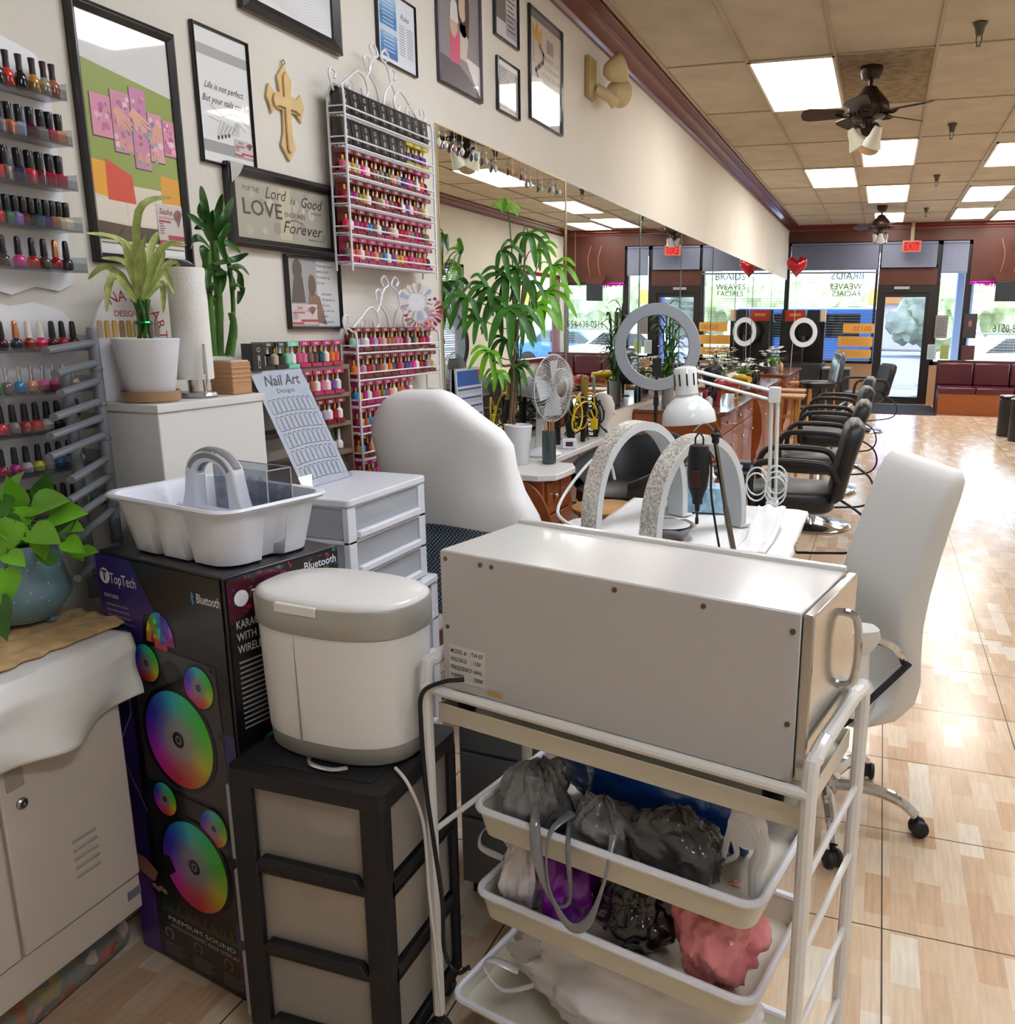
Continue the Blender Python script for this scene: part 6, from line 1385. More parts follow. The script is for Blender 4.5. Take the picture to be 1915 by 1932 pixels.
# arch lamps
glit = bpy.data.materials.new('silver_glitter'); glit.use_nodes = True; nt = glit.node_tree; b = nt.nodes['Principled BSDF']; tc = nt.nodes.new('ShaderNodeTexCoord'); vo = nt.nodes.new('ShaderNodeTexVoronoi'); vo.inputs['Scale'].default_value = 170; rp = nt.nodes.new('ShaderNodeValToRGB')
for i, (p_, c) in enumerate([(0.1, '#9d978c'), (.5, '#d2cdc2'), (.9, '#fbf8f0')]):
    e = rp.color_ramp.elements[i] if i < 2 else rp.color_ramp.elements.new(p_)
    e.position = p_; e.color = (*C(c), 1)
bp = nt.nodes.new('ShaderNodeBump'); bp.inputs['Strength'].default_value = .9; nt.links.new(vo.outputs['Color'], bp.inputs['Height']); nt.links.new(bp.outputs[0], b.inputs['Normal'])
nt.links.new(tc.outputs['Object'], vo.inputs['Vector']); nt.links.new(vo.outputs['Color'], rp.inputs['Fac']); nt.links.new(rp.outputs['Color'], b.inputs['Base Color']); b.inputs['Metallic'].default_value = .35; b.inputs['Roughness'].default_value = .3
arch_in = mat('arch_lamp_diffuser', '#b9bec2', .4); arch_side = mat('arch_lamp_side', '#dcdedd', .4)
def arch_lamp(label, p0, p1, ztop, wd):
    c = (p0+p1)/2; dv = p1-p0; rz = math.atan2(dv.y, dv.x); R = dv.length/2
    t = thing('arch_lamp', label, 'lamp', (c.x, c.y, ZT), rz, 'glitter arch nail lamps'); h = ztop-ZT; n = 36
    prof = [(R*math.cos(PI*i/n), h*math.sin(PI*i/n)**.8 if 0 < i < n else 0) for i in range(n+1)]
    def strip(off0, off1, y0_, y1_):
        m = MB(); vs = []; fs = []
        for (x, z) in prof:
            L = math.hypot(x/R, z/h) or 1; nx, nz = x/R/L, z/h/L
            for o_, yy in ((off0, y0_), (off1, y0_), (off1, y1_), (off0, y1_)): vs.append((x-nx*o_, yy, max(0, z-nz*o_)))
        for i in range(n):
            for j in range(4): q = (j+1) % 4; fs.append((i*4+j, i*4+q, i*4+4+q, i*4+4+j))
        fs += [(3, 2, 1, 0), (n*4, n*4+1, n*4+2, n*4+3)]
        return m.add(vs, fs)
    strip(0, .003, -wd/2+.004, wd/2-.004).build('glitter_band', glit, t, smooth=60); strip(.003, .03, -wd/2, wd/2).build('arch_body', arch_side, t, smooth=50); strip(.0301, .032, -wd/2+.006, wd/2-.006).build('light_strip', arch_in, t, smooth=60)
    for sx in (-1, 1): MB().box(sx*R-.02, sx*R+.02, -wd/2-.005, wd/2+.005, 0, .01).build('foot', arch_side, t, bevel=.002)
arch_lamp('silver glitter arch lamp, farther of two on the nail table', Vector((-.93, 2.72)), Vector((-.70, 3.16)), 1.15, .078)
arch_lamp('silver glitter arch lamp, nearer of two on the nail table beside the drill', Vector((-.69, 2.62)), Vector((-.46, 3.06)), 1.125, .078)
# drill on its stand
t = thing('drill_stand', 'telescopic chrome rod stand with black knob on the nail table', 'stand', (-.395, 2.6, ZT))
k = MB(); k.tube([(0, 0, 0), (-.04, .02, .16)], .0095, 12); k.tube([(-.04, .02, .16), (-.085, .05, .36)], .0075, 12); k.build('rod', mat('dark_chrome', '#7d766c', .2, 1.0), t)
MB().lathe([(.008, 0), (.012, .004), (.012, .02), (.016, .022), (.016, .032), (.006, .036), (.004, .05)], 14, (-.085, .05, .355)).build('knob', blk, t)
MB().lathe([(.05, 0), (.05, .008), (.012, .016)], 20).build('base', blk, t)
k = MB(); k.tube(smoothpath([(-.085, .05, .39), (-.12, .04, .42), (-.15, .02, .395)], 5), .003, 6); k.build('hook', steel, t)
dp = onY(1320, 820, 2.62)
t = thing('nail_drill', 'black electric nail drill hanging by its loop in front of the arch lamp', 'drill', dp)
k = MB(); k.lathe([(.008, -.245), (.008, -.225), (.016, -.222), (.018, -.2), (.03, -.17), (.036, -.12), (.034, -.06), (.03, -.035), (.018, -.03)], 20); k.build('body', blk, t, smooth=40)
k = MB(); k.lathe([(.003, -.29), (.006, -.287), (.006, -.27), (.004, -.265), (.004, -.25), (.008, -.246)], 12); k.build('chuck', black_gloss, t)
k = MB(); k.tube(smoothpath([(-.012, 0, -.035), (-.012, 0, -.01), (0, 0, .004), (.012, 0, -.01), (.012, 0, -.035)], 5), .003, 6); k.build('hanging_loop', blk, t)
k = MB(); k.box(-.012, .012, -.04, -.03, -.16, -.11); k.build('switch', mat('dark_red_switch', '#4d1f1c', .4), t, bevel=.002)
k = MB(); k.tube(smoothpath([(.02, 0, -.035), (.04, -.005, -.08), (.045, -.01, -.18), (.06, -.01, -.27), (.08, -.0, ZT+.006-dp.z)], 7), .004, 8); k.build('cord', blk, t)
# swing arm lamp
lampw = mat('lamp_white_enamel', '#dfe2e0', .25, coat=.5)
p0 = Vector((-.365, 3.3, ZT))
t = thing('swing_arm_lamp', 'white swing arm task lamp with dome shade clamped to the nail table', 'lamp', p0)
k = MB(); k.box(-.022, .022, -.03, .03, .0, .05); k.build('clamp', lampw, t, bevel=.003)
top = onY(1462, 745, 3.3)-p0; el = onY(1310, 705, 3.28)-p0
for dx in (-.012, .012): k = MB(); k.tube([(dx, 0, .02), (top.x+dx, 0, top.z)], .0075, 4); k.build('lower_arm', lampw, t)
k = MB(); k.tube([(0, 0, .1), (top.x*.4, 0, top.z*.4)], .005, 8); k.build('spring', black_plastic, t)
for dz in (.012, -.022): k = MB(); k.tube([(top.x, 0, top.z+dz), (el.x, el.y, el.z+dz)], .0065, 4); k.build('upper_arm', lampw, t)
k = MB(); k.cbox((top.x, 0, top.z), .045, .03, .06); k.build('elbow_joint', lampw, t, bevel=.004)
hc = onY(1300, 792, 3.22)-p0; hz = onY(1292, 690, 3.22)-p0
M = Matrix.Translation(hc) @ Vector((0, 0, 1)).rotation_difference((hz-hc).normalized()).to_matrix().to_4x4()
k = MB(); k.T = M; k.lathe([(.105, -.012), (.106, -.008), (.1, .03), (.08, .062), (.05, .085), (.036, .09), (.036, .095), (.044, .1), (.046, .19), (.04, .2), (.02, .205), (.015, .2), (.034, .19), (.034, .1), (.05, .08), (.09, .03), (.1, -.01)], 36, cap0=False, cap1=False); k.build('shade', lampw, t, smooth=40)
k = MB(); k.T = M
for i in range(10): a_ = 2*PI*i/10; k.cbox((.0455*math.cos(a_), .0455*math.sin(a_), .155), .003, .006, .045, rz=a_)
k.build('vent_slots', black_ink, t)
k = MB(); k.T = M; k.sphere((0, 0, .03), (.034, .034, .045), 16, 10); k.build('bulb', mat('white_bulb', '#f2f0ea', .3), t)
k = MB(); k.tube([el, hc+(hz-hc)*.75], .008, 6); k.build('head_arm', lampw, t)
k = MB(); q = onY(1450, 905, 3.27)-p0
for i in range(5): k.tube([(q.x+(-.045 if i % 2 else .03)+.04*math.cos(a_*PI/8+i), -.02-.006*i, q.z+.05*math.sin(a_*PI/8+i)*1.1-.01*i) for a_ in range(16)], .0035, 6, closed=True)
k.build('coiled_cord', lampw, t)
# tray, tissue, box
t = thing('foil_tray', 'crumpled silver foil tray with lid on the nail table between the arch lamps', 'tray', (-.66, 2.80, ZT))
k = MB(); k.lathe([(.05, 0), (.06, .004), (.085, .04), (.095, .045), (.083, .043), (.055, .008), (.01, .005)], 22); 
for i, v in enumerate(k.v): k.v[i] = v+Vector((mnoise.noise(v*40), mnoise.noise(v*40+Vector((5, 0, 0))), mnoise.noise(v*40+Vector((0, 5, 0)))))*.006
k.build('foil_bowl', mat('aluminium_foil', '#b9b9ba', .25, 1.0), t, smooth=20)
k = MB(); k.lathe([(.001, .05), (.07, .047), (.075, .044)], 24, cap0=False, cap1=False); k.build('tray_lid', mat('silver_card_lid', '#d9d9da', .5), t)
t = thing('tissue_box', 'blue patterned tissue box with white tissues on the nail table', 'tissue box', (-.65, 3.27, ZT), .1)
MB().box(-.12, .12, -.06, .06, 0, .1).build('carton', mat('blue_pattern_carton', '#9cc3dc', .5, var=.45, vscale=30), t, bevel=.003)
k = crumple((0, -.0, .14), (.07, .04, .06), 31); k.build('tissue', paper_white, t, smooth=40)
k = MB(); k.sheet(lambda u, v: Vector((-.41+.1*u+.02*v, 2.68+.4*v, ZT+.004+.10*max(0, v-.45)*1.3+.012*mnoise.noise(Vector((u*4, v*4, 1))))), 14, 18); o = k.build('paper_napkin', towel, smooth=60, solid=.002); tag(o, 'white textured paper towel sheet propped on the nail table under the drill', 'paper towel')
k = MB(); k.tube(smoothpath([Vector((-.93, 2.70, ZT+.02)), Vector((-1.02, 2.66, .86)), Vector((-1.0, 2.9, .98)), Vector((-.97, 3.05, 1.0)), Vector((-.95, 3.1, .9))], 8), .006, 8); o = k.build('lamp_cable', lampw, smooth=60); tag(o, 'white cable arching up beside the farther arch lamp', 'cable')
# ------------------------------------------------------------------ white covered chair on the right
RCc = Vector((-.07, 2.5, 0)); fdir = Vector((-.92, -.39, 0)).normalized(); ldir = Vector((.39, -.92, 0)).normalized()
cover2 = mat('white_vinyl_cover', '#dcdad4', .5, bump=.12, bscale=12)
t = thing('covered_chair', 'office chair under a smooth white cover with chrome star base on the tile floor', 'chair', RCc)
def RC(s, wv, th, z): return (-fdir*s+Vector((0, 0, z)), ldir*wv, fdir*th)
k = loft(MB(), [RC(.02, .2, .05, .385), RC(.07, .225, .06, .41), RC(.12, .23, .055, .46), RC(.135, .232, .05, .52), RC(.13, .23, .05, .6), RC(.125, .228, .055, .68), RC(.14, .225, .052, .78), RC(.165, .222, .046, .88), RC(.19, .222, .042, .98), RC(.21, .22, .04, 1.05), RC(.222, .216, .036, 1.09), RC(.228, .2, .026, 1.112), RC(.23, .18, .008, 1.12)], 40, .45); k.build('back_cover', cover2, t, smooth=60)
k = loft(MB(), [RC(-.14, .2, .2, .40), RC(-.15, .23, .23, .42), RC(-.15, .235, .235, .47), RC(-.14, .21, .21, .495)], 40, .5); k.build('seat', cover2, t, smooth=60)
for sg in (-1, 1):
    k = MB(); k.tube(smoothpath([-fdir*.1+ldir*sg*.245+Vector((0, 0, .6)), -fdir*.05+ldir*sg*.27+Vector((0, 0, .66)), fdir*.06+ldir*sg*.275+Vector((0, 0, .685)), fdir*.2+ldir*sg*.275+Vector((0, 0, .68)), fdir*.27+ldir*sg*.27+Vector((0, 0, .62)), fdir*.25+ldir*sg*.25+Vector((0, 0, .46))], 6), .011, 10); k.build('arm_frame', chrome, t)
    k = loft(MB(), [(fdir*.12+ldir*sg*.28+Vector((0, 0, .655)), fdir*.11, ldir*.035), (fdir*.12+ldir*sg*.28+Vector((0, 0, .69)), fdir*.13, ldir*.045), (fdir*.12+ldir*sg*.28+Vector((0, 0, .715)), fdir*.125, ldir*.042)], 30, .5); k.build('armrest', cover2, t, smooth=60)
k = MB(); k.tube(smoothpath([-fdir*.115+ldir*.255+Vector((0, 0, .6)), -fdir*.03+ldir*.262+Vector((0, 0, .52)), fdir*.06+ldir*.25+Vector((0, 0, .42)), fdir*.1+ldir*.2+Vector((0, 0, .38))], 6), .014, 8, flat=.4); k.build('side_strap', blk, t)
k = MB(); k.sheet(lambda u, v: fdir*(.02+.2*u)+ldir*(.30+.02*math.sin(u*7)*v+.015*v)+Vector((0, 0, .66-.16*v-.02*math.sin(u*4+1)*v)), 16, 12); k.build('drape_cloth', towel, t, smooth=60, solid=.003)
k = MB(); k.tube([(0, 0, .12), (0, 0, .4)], .025, 14); k.lathe([(.045, .08), (.045, .13), (.03, .14)], 20); k.build('gas_lift', chrome, t)
for i in range(5):
    a_ = math.radians(-9+72*i); dx, dy = math.cos(a_), math.sin(a_)
    k = MB(); k.tube(smoothpath([(.03*dx, .03*dy, .105), (.13*dx, .13*dy, .115), (.22*dx, .22*dy, .1), (.275*dx, .275*dy, .062)], 6), [.02]*7+[.018]*6+[.015]*6, 10); lo = k.build('leg', chrome, t)
    c_ = MB(); c_.T = Matrix.Translation((.285*dx, .285*dy, .027)) @ Matrix.Rotation(a_+.5, 4, 'Z') @ Matrix.Rotation(PI/2, 4, 'X')
    c_.lathe([(.008, -.024), (.024, -.022), (.027, -.012), (.02, -.003), (.02, .003), (.027, .012), (.024, .022), (.008, .024)], 18); c_.T = None; c_.tube([(.275*dx, .275*dy, .03), (.275*dx, .275*dy, .066)], .009, 8); c_.build('caster', blk, lo)
# ------------------------------------------------------------------ mirrors along the left wall
mirror_m = mat('mirror_silver', '#e4e8e4', 0.0, 1.0); medge = mat('mirror_green_edge', '#4f7f6c', .2, coat=.5); brass = mat('brass_strip', '#b59a5a', .3, .8)
ms = [3.40, 4.96, 6.61, 8.04, 9.61, 11.2, 12.75, 14.9, 17.15]
mn = ['nearest the wire racks', 'behind the white fan', 'behind the big ring light', 'behind the tall bamboo vase', 'fifth from the wire racks', 'sixth from the wire racks', 'second from the storefront', 'next to the storefront window']
for i in range(8):
    a, b_ = ms[i]+.004, ms[i+1]-.004; w = b_-a
    t = thing('wall_mirror', 'large frameless wall mirror panel, '+mn[i], 'mirror', (XW+.001, (a+b_)/2, .86), PI/2, 'mirror panels on the long wall')
    MB().box(-w/2, w/2, -.006, 0, 0, 1.435).build('mirror_glass', mirror_m, t, smooth=0)
    k = MB()
    for s in (-1, 1): k.box(*sorted((s*w/2, s*(w/2-.009))), -.009, -.0061, 0, 1.435)
    k.box(-w/2, w/2, -.007, 0, 1.435, 1.439); k.build('polished_edge', medge if i else brass, t, smooth=0)
# charms hung along the top of the first mirror
for i, (px_, py_, c_, n_) in enumerate([(828, 255, '#e8e4e0', 'clear'), (840, 255, '#d9d2cc', 'pearl'), (857, 272, '#d08a8a', 'pink'), (872, 275, '#e6e6e2', 'white'), (898, 285, '#7f97b8', 'blue'), (917, 298, '#cfcac4', 'smoky'), (935, 312, '#d8d4d6', 'barcoded'), (966, 314, '#d9a07a', 'amber'), (990, 325, '#e0b0b4', 'rosy'), (1001, 342, '#e8ece8', 'round'), (1022, 350, '#c8d4b0', 'greenish'), (1043, 352, '#e9eae6', 'looped'), (1056, 357, '#f0f0ee', 'last')]):
    p = onX(px_, py_, XW+.02); p.z = min(p.z, 2.24)
    t = thing('hanging_glass_charm', '%s glass charm hanging from the top of the nearest mirror, %s from left' % (n_, ORD[i]), 'ornament', p, PI/2, 'glass charms along the mirror top')
    k = MB(); k.lathe([(.001, -.035), (.009, -.026), (.011, -.014), (.006, -.002), (.002, .002)], 8); k.build('drop', mat('charm_'+n_, c_, .12, coat=1), t, smooth=0)
    k = MB(); k.tube([(0, 0, 0), (0, 0, 2.296-p.z)], .0012, 5); k.sphere((0, 0, .02), .006, 8, 6); k.build('thread', mat('charm_thread', '#c9c9c6', .4), t)
# emergency spot lamp under the crown
t = thing('wall_spotlight', 'old cream twin spotlight on a square tan plate below the crown moulding', 'light', (XW+.002, 5.42, 2.93), PI/2)
em = mat('aged_cream_plastic', '#d9c79a', .45); emt = mat('tan_plate', '#b39a66', .5)
MB().box(-.11, .03, -.03, 0, -.09, .14).build('wall_plate', emt, t, bevel=.004)
k = MB(); k.tube(smoothpath([(.02, -.03, -.02), (.06, -.1, -.06), (.1, -.13, -.1)], 5), .035, 12); k.build('lamp_neck', em, t)
for (c, d, m_) in (((.1, -.16, .11), Vector((.5, -.75, .35)), mat('spot_lens', '#e9e4da', .15, trans=.3)), ((.26, -.12, .0), Vector((.9, -.4, -.1)), emt)):
    k = MB(); k.T = Matrix.Translation(c) @ Vector((0, 0, 1)).rotation_difference(d.normalized()).to_matrix().to_4x4(); k.lathe([(.02, -.11), (.05, -.09), (.075, -.03), (.085, .01), (.08, .02)], 20, cap1=False); ho = k.build('lamp_head', em, t)
    k = MB(); k.T = Matrix.Translation(c) @ Vector((0, 0, 1)).rotation_difference(d.normalized()).to_matrix().to_4x4(); k.lathe([(.001, .012), (.08, .012)], 20, cap0=False, cap1=False); k.build('lens', m_, ho)
# ------------------------------------------------------------------ styling stations
ZD = .82
top_dark = mat('station_top', '#6d3a20', .25, coat=.4); knob_m = mat('small_chrome_knob', '#c9c9c9', .2, 1.0)
def station(label, y0, y1, xf, vinyl=False):
    t = thing('styling_station', label, 'counter', (XW+.012, y0, 0), 0, 'cherry wood styling stations'); d = xf-XW-.012; L = y1-y0
    MB().box(.002, d-.06, 0, L, .04, ZD-.03).build('carcass', wood_brown, t, bevel=.003)
    k = MB(); k.prismz([(0, -.02), (d-.08, -.02), (d-.01, .03), (d, .12), (d, L-.1), (d-.05, L), (0, L)], ZD-.03, ZD); k.build('countertop', tab_w if vinyl else top_dark, t, bevel=.004)
    q = [(.0, .05), (d-.12, .05)]+arc(d-.16, .42, .17, -.9, PI/2, 12, .37)[0:]+[(.0, ZD-.031)]
    k = MB(); k.prism(q, -.018, .0); k.build('end_panel', wood_brown, t, bevel=.004)
    n = max(2, int(L/.55))
    for i in range(n):
        a, b_ = .02+(L-.04)*i/n, .02+(L-.04)*(i+1)/n-.012
        dm = MB(); dm.box(d-.062, d-.044, a, b_, .08, ZD-.2); do = dm.build('cupboard_door', wood_brown, t, bevel=.003)
        MB().sphere((d-.034, b_-.05, .5), .012, 10, 8).build('knob', knob_m, do)
        dm = MB(); dm.box(d-.062, d-.044, a, b_, ZD-.188, ZD-.04); do = dm.build('drawer', wood_brown, t, bevel=.003); MB().sphere((d-.034, (a+b_)/2, ZD-.11), .012, 10, 8).build('knob', knob_m, do)
    return t
station('cherry wood styling unit nearest the camera under the money tree', 3.5, 3.86, -1.35, True)
station('shallow cherry wood counter under the desk fan, white vinyl on its top', 3.875, 5.02, -1.53, True)
station('cherry wood styling station beyond the big ring light', 6.5, 8.3, -1.1)
station('cherry wood styling station, third along the mirrors', 9.0, 10.8, -1.15)
station('cherry wood styling station, fourth along the mirrors', 11.6, 13.6, -1.15)
# white potted money tree
L0 = (-1.635, 3.74, ZD+.001)
t = thing('money_tree', 'tall leafy money tree in a white round pot by the mirror', 'plant', L0)
MB().lathe([(.048, 0), (.052, .004), (.066, .17), (.069, .185), (.065, .19), (.062, .186), (.058, .15), (.01, .148)], 30, cap1=False).build('pot', mat('white_ceramic_pot', '#e6e7ea', .4), t, smooth=45)
MB().lathe([(.001, .155), (.06, .155)], 18, cap0=False, cap1=False).build('soil', soil, t)
sm = MB(); bark = mat('brown_stem', '#5f4630', .6); twm = MB()
for k_, q in enumerate([[(966, 800), (972, 730), (964, 660), (962, 600)], [(970, 800), (964, 740), (972, 660), (985, 560), (992, 450)], [(962, 800), (968, 700), (950, 690), (930, 680)]]):
    pts = smoothpath([rel(L0, onX(a, b_, -1.635+.008*k_)) for a, b_ in q], 7); sm.tube(pts, [.009-.005*i/len(pts) for i in range(len(pts))], 7)
sm.build('trunk', bark, t, smooth=60)
lf = MB(); l2 = MB()
for ci, (px_, py_, sz, a0, X) in enumerate([(950, 400, 50, 1.2, -1.66), (998, 440, 72, -1.3, -1.62), (945, 472, 60, -.6, -1.68), (1045, 500, 80, -1.0, -1.58), (955, 520, 85, -2.2, -1.66), (1000, 530, 70, -1.9, -1.64), (1032, 548, 92, -1.1, -1.58), (962, 578, 100, -1.5, -1.6), (985, 600, 60, -.9, -1.62), (925, 662, 62, -2.0, -1.64), (905, 600, 60, -2.4, -1.7), (955, 640, 55, -1.9, -1.66), (1015, 470, 60, -.2, -1.64), (920, 540, 70, -2.6, -1.7), (975, 690, 50, -1.0, -1.62), (940, 700, 45, -1.8, -1.62), (975, 505, 75, -1.6, -1.62), (935, 560, 80, -2.0, -1.68), (1010, 575, 80, -1.2, -1.6), (880, 560, 70, -2.2, -1.75)]):
    c = rel(L0, onX(px_, py_, X)); m = lf if ci % 3 else l2
    for j in range(5):
        a = a0+(j-2)*.62; L = sz*2.9/1600*(1 if abs(j-2) < 1.6 else .8)
        d = camdir(a, R_.uniform(-.3, .6)); e = c+d*L+Vector((0, 0, -L*.35)); mid = c+d*L*.55+Vector((0, 0, .01))
        blade(m, [c, mid, e], (.026*L/.15+.009), up=(cb*1.0+Vector((0, 0, 1))).normalized(), fold=.12)
    twm.tube(smoothpath([Vector((R_.uniform(-.01, .02), 0, min(c.z-.05, .3+.1*ci*.4))), c*Vector((.5, .5, .9)) if False else Vector((c.x*.5, c.y*.5, c.z-.04)), c], 5), .0028, 5)
for m_ in (lf, l2, twm):
    for v in m_.v: v.x = max(v.x, XW+.02-L0[0])
lf.build('leaves', leaf_green, t, smooth=60); l2.build('young_leaves', leaf_bright, t, smooth=60); twm.build('twigs', leaf_dark, t, smooth=60)
# white desk fan
fan_w = mat('fan_white_plastic', '#e3e5e6', .35, coat=.2)
t = thing('desk_fan', 'white oscillating desk fan with wire cage on the near station', 'fan', (-1.635, 4.04, ZD+.001), 0)
MB().lathe([(.001, 0), (.098, 0), (.102, .008), (.09, .022), (.05, .034), (.03, .05)], 30).build('base', fan_w, t, smooth=45)
k = MB(); k.frustum(-.028, .028, -.035, .035, .03, -.02, .02, -.024, .024, .25); k.build('column', fan_w, t, bevel=.008, seg=3)
MB().box(-.012, .012, -.03, -.024, .19, .225).build('control_panel', mat('grey_panel', '#7d8084', .4), t)
H = Matrix.Translation((.07, -.01, .345)) @ Matrix.Rotation(-.2, 4, 'Z') @ Matrix.Rotation(PI/2, 4, 'Y') @ Matrix.Rotation(.03, 4, 'X')
k = MB(); k.T = H; k.lathe([(.02, -.2), (.045, -.19), (.055, -.15), (.056, -.08), (.05, -.055)], 22); k.build('motor_housing', fan_w, t, smooth=45)
k = MB(); k.T = H; Rf = .168; n = 56
for i in range(n):
    a = 2*PI*i/n; ca, sa = math.cos(a), math.sin(a)
    k.tube([(.045*ca, .045*sa, .052), (.1*ca, .1*sa, .05), (.15*ca, .15*sa, .03), (Rf*ca, Rf*sa, 0), (.145*ca, .145*sa, -.035), (.055*ca, .055*sa, -.055)], .0013, 4)
for r_, z_ in ((Rf, 0), (.1, .046)): k.tube([(r_*math.cos(2*PI*i/40), r_*math.sin(2*PI*i/40), z_) for i in range(40)], .003 if r_ == Rf else .0016, 6, closed=True)
k.build('cage', fan_w, t, smooth=60)
MB_ = MB(); MB_.T = H; MB_.lathe([(.001, .058), (.03, .057), (.042, .052), (.044, .047)], 22, cap0=False); MB_.build('badge', steel, t, smooth=45)
for i in range(4):
    k = MB(); k.T = H @ Matrix.Rotation(i*PI/2, 4, 'Z'); k.sheet(lambda u, v: Vector((.02+.118*u, (-.03-.035*u+(.06+.06*u)*v), .018*math.sin((v-.5)*2)*1.0)), 8, 8); k.build('fan_blade', mat('grey_clear_blade', '#c3c7ca', .25), t, smooth=60)
# things around the fan
t = thing('wall_calendar', 'blue and white wall calendar in a white frame leaning at the mirror edge', 'calendar', (XW+.03, 3.62, 1.03), PI/2); t.rotation_euler[0] = -.04
p = MB(); p.box(-.13, .13, 0, .008, 0, .25); p.col = C('#e9ebf0'); p.quad(-.13, .13, 0, .25, -.0006, '#dfe3ee'); p.quad(-.12, .12, .17, .24, -.001, '#2f62b8'); p.quad(.09, .12, .2, .24, -.0014, '#c43a3a')
for r in range(4):
    p.quad(-.12, .12, .012+.04*r, .03+.04*r, -.001, '#c9cdd8'); p.quad(-.12, .12, .03+.04*r, .038+.04*r, -.0012, '#2a4f94')
    for c_ in range(7): p.quad(-.115+.034*c_, -.112+.034*c_, .012+.04*r, .03+.04*r, -.0014, '#f4f4f6')
p.text('MONEY TREE', 0, .2, .012, -.0018, '#e9eefa', w=.14) if False else None
p.build('calendar_sheet', art, t, smooth=0, ink=True)
t = thing('dark_vase', 'dark glass cylinder vase with sticks beside the money tree pot', 'vase', (-1.50, 3.80, ZD+.001))
MB().lathe([(.03, 0), (.034, .004), (.034, .16), (.031, .16), (.03, .01), (.005, .008)], 22, cap1=False).build('vase_glass', mat('smoked_glass', '#3a4348', .08, coat=.6), t)
k = MB()
for i in range(5): a = i*1.3; k.tube([(.01*math.cos(a), .01*math.sin(a), .012), (.026*math.cos(a), .026*math.sin(a), .21)], .003, 5)
k.build('sticks', wood_light, t)
t = thing('power_outlet_box', 'small white outlet block on the vinyl topped station', 'outlet', (-1.58, 4.3, ZD+.001), .4); MB().box(-.04, .04, -.025, .025, 0, .055).build('outlet_body', white_plastic, t, bevel=.006); MB().quad(-.02, .02, .015, .04, -.0255).build('socket_face', mat('dark_red_switch', '#4d1f1c', .4), t)
t = thing('brass_cup', 'brass cup of yellow ribbon beside the calendar', 'cup', (-1.74, 3.92, ZD+.001)); MB().lathe([(.03, 0), (.036, .09), (.034, .09), (.028, .004)], 18, cap1=False).build('cup_body', brass, t)
k = MB()
for i in range(7): a = i*.9; k.tube(smoothpath([(0, 0, .05), (.02*math.cos(a), .02*math.sin(a), .12), (.045*math.cos(a), .045*math.sin(a), .15+.02*(i % 3))], 4), .006, 5, flat=.4)
k.build('ribbon', mat('yellow_cord', '#e6c51e', .4), t)
# hot tools heap
tool_cols = ['#141416', '#1a1a1d', '#101012', '#1c1f24', '#15151a', '#111114', '#18181c']
for i in range(7):
    t = thing('curling_iron', 'black curling iron standing in the hot tool heap, %s from the fan' % ORD[i], 'hot tool', (-1.69+.045*(i % 3), 4.42+.08*i, ZD+.001), R_.uniform(0, 6), 'hot tools beside the fan')
    ln = R_.uniform(-.05, .05); k = MB(); k.tube([(0, 0, 0), (ln*.6, 0, .16), (ln, .01, .24)], [.014, .018, .015], 10); k.build('handle', mat('tool_black', '#131315', .35), t)
    k = MB(); k.tube([(ln, .01, .24), (ln*1.3, .01, .36)], .009, 10); k.build('barrel', steel if i % 2 else mat('gold_barrel', '#b89a5a', .25, 1.0), t)
    k = MB(); pts = [(.04*math.cos(a*.5+i)+.02, .05*math.sin(a*.5+i), .02+.012*a) for a in range(18)]; k.tube(smoothpath(pts, 3), .004, 5); k.build('cord', black_plastic, t, smooth=60)
yel = mat('yellow_cord', '#e6c51e', .4)
t = thing('extension_cord', 'bright yellow coiled extension cord with plug hanging over the hot tools', 'cord', (-1.58, 4.55, ZD+.02))
k = MB(); pts = []
for i in range(60): a = i*.42; pts.append((.05*math.sin(i*.11)+.06*math.cos(a)*.45-.02, .11*math.sin(a*.35+1)+.05*math.cos(a), .16+.075*math.sin(a)+.03*math.sin(i*.2)))
k.tube(smoothpath(pts, 3), .0055, 6); k.build('cord', yel, t, smooth=60); k = MB(); k.cbox((.05, .03, .085), .035, .03, .06); k.tube([(.05, .03, .11), (.03, .02, .17)], .006, 6); k.build('plug', yel, t, bevel=.008)
t = thing('extension_cord', 'black tangled appliance cords heaped behind the yellow cord', 'cord', (-1.66, 4.88, ZD+.01)); k = MB(); pts = [(.09*math.cos(i*.5)+.03*math.sin(i*.13), .09*math.sin(i*.47), .1+.08*math.sin(i*.31)+.03*math.cos(i*.77)) for i in range(90)]; k.tube(smoothpath(pts, 3), .005, 5); k.build('cord', black_plastic, t, smooth=60)
t = thing('foam_mannequin', 'white foam mannequin head among the hot tools', 'mannequin head', (-1.595, 4.95, ZD+.001)); k = MB(); lv = [((0, 0, 0), (.05, 0, 0), (0, .05, 0)), ((0, 0, .05), (.035, 0, 0), (0, .035, 0)), ((0, 0, .08), (.04, 0, 0), (0, .05, 0)), ((.01, 0, .13), (.06, 0, 0), (0, .05, 0)), ((0, 0, .18), (.07, 0, 0), (0, .058, 0)), ((-.005, 0, .23), (.055, 0, 0), (0, .048, 0)), ((-.01, 0, .25), (.02, 0, 0), (0, .018, 0))]; loft(k, lv, 20, 1.0); k.sphere((.066, 0, .135), (.014, .01, .016), 8, 6); k.build('foam_head', mat('white_foam', '#e9e4da', .8), t, smooth=60)
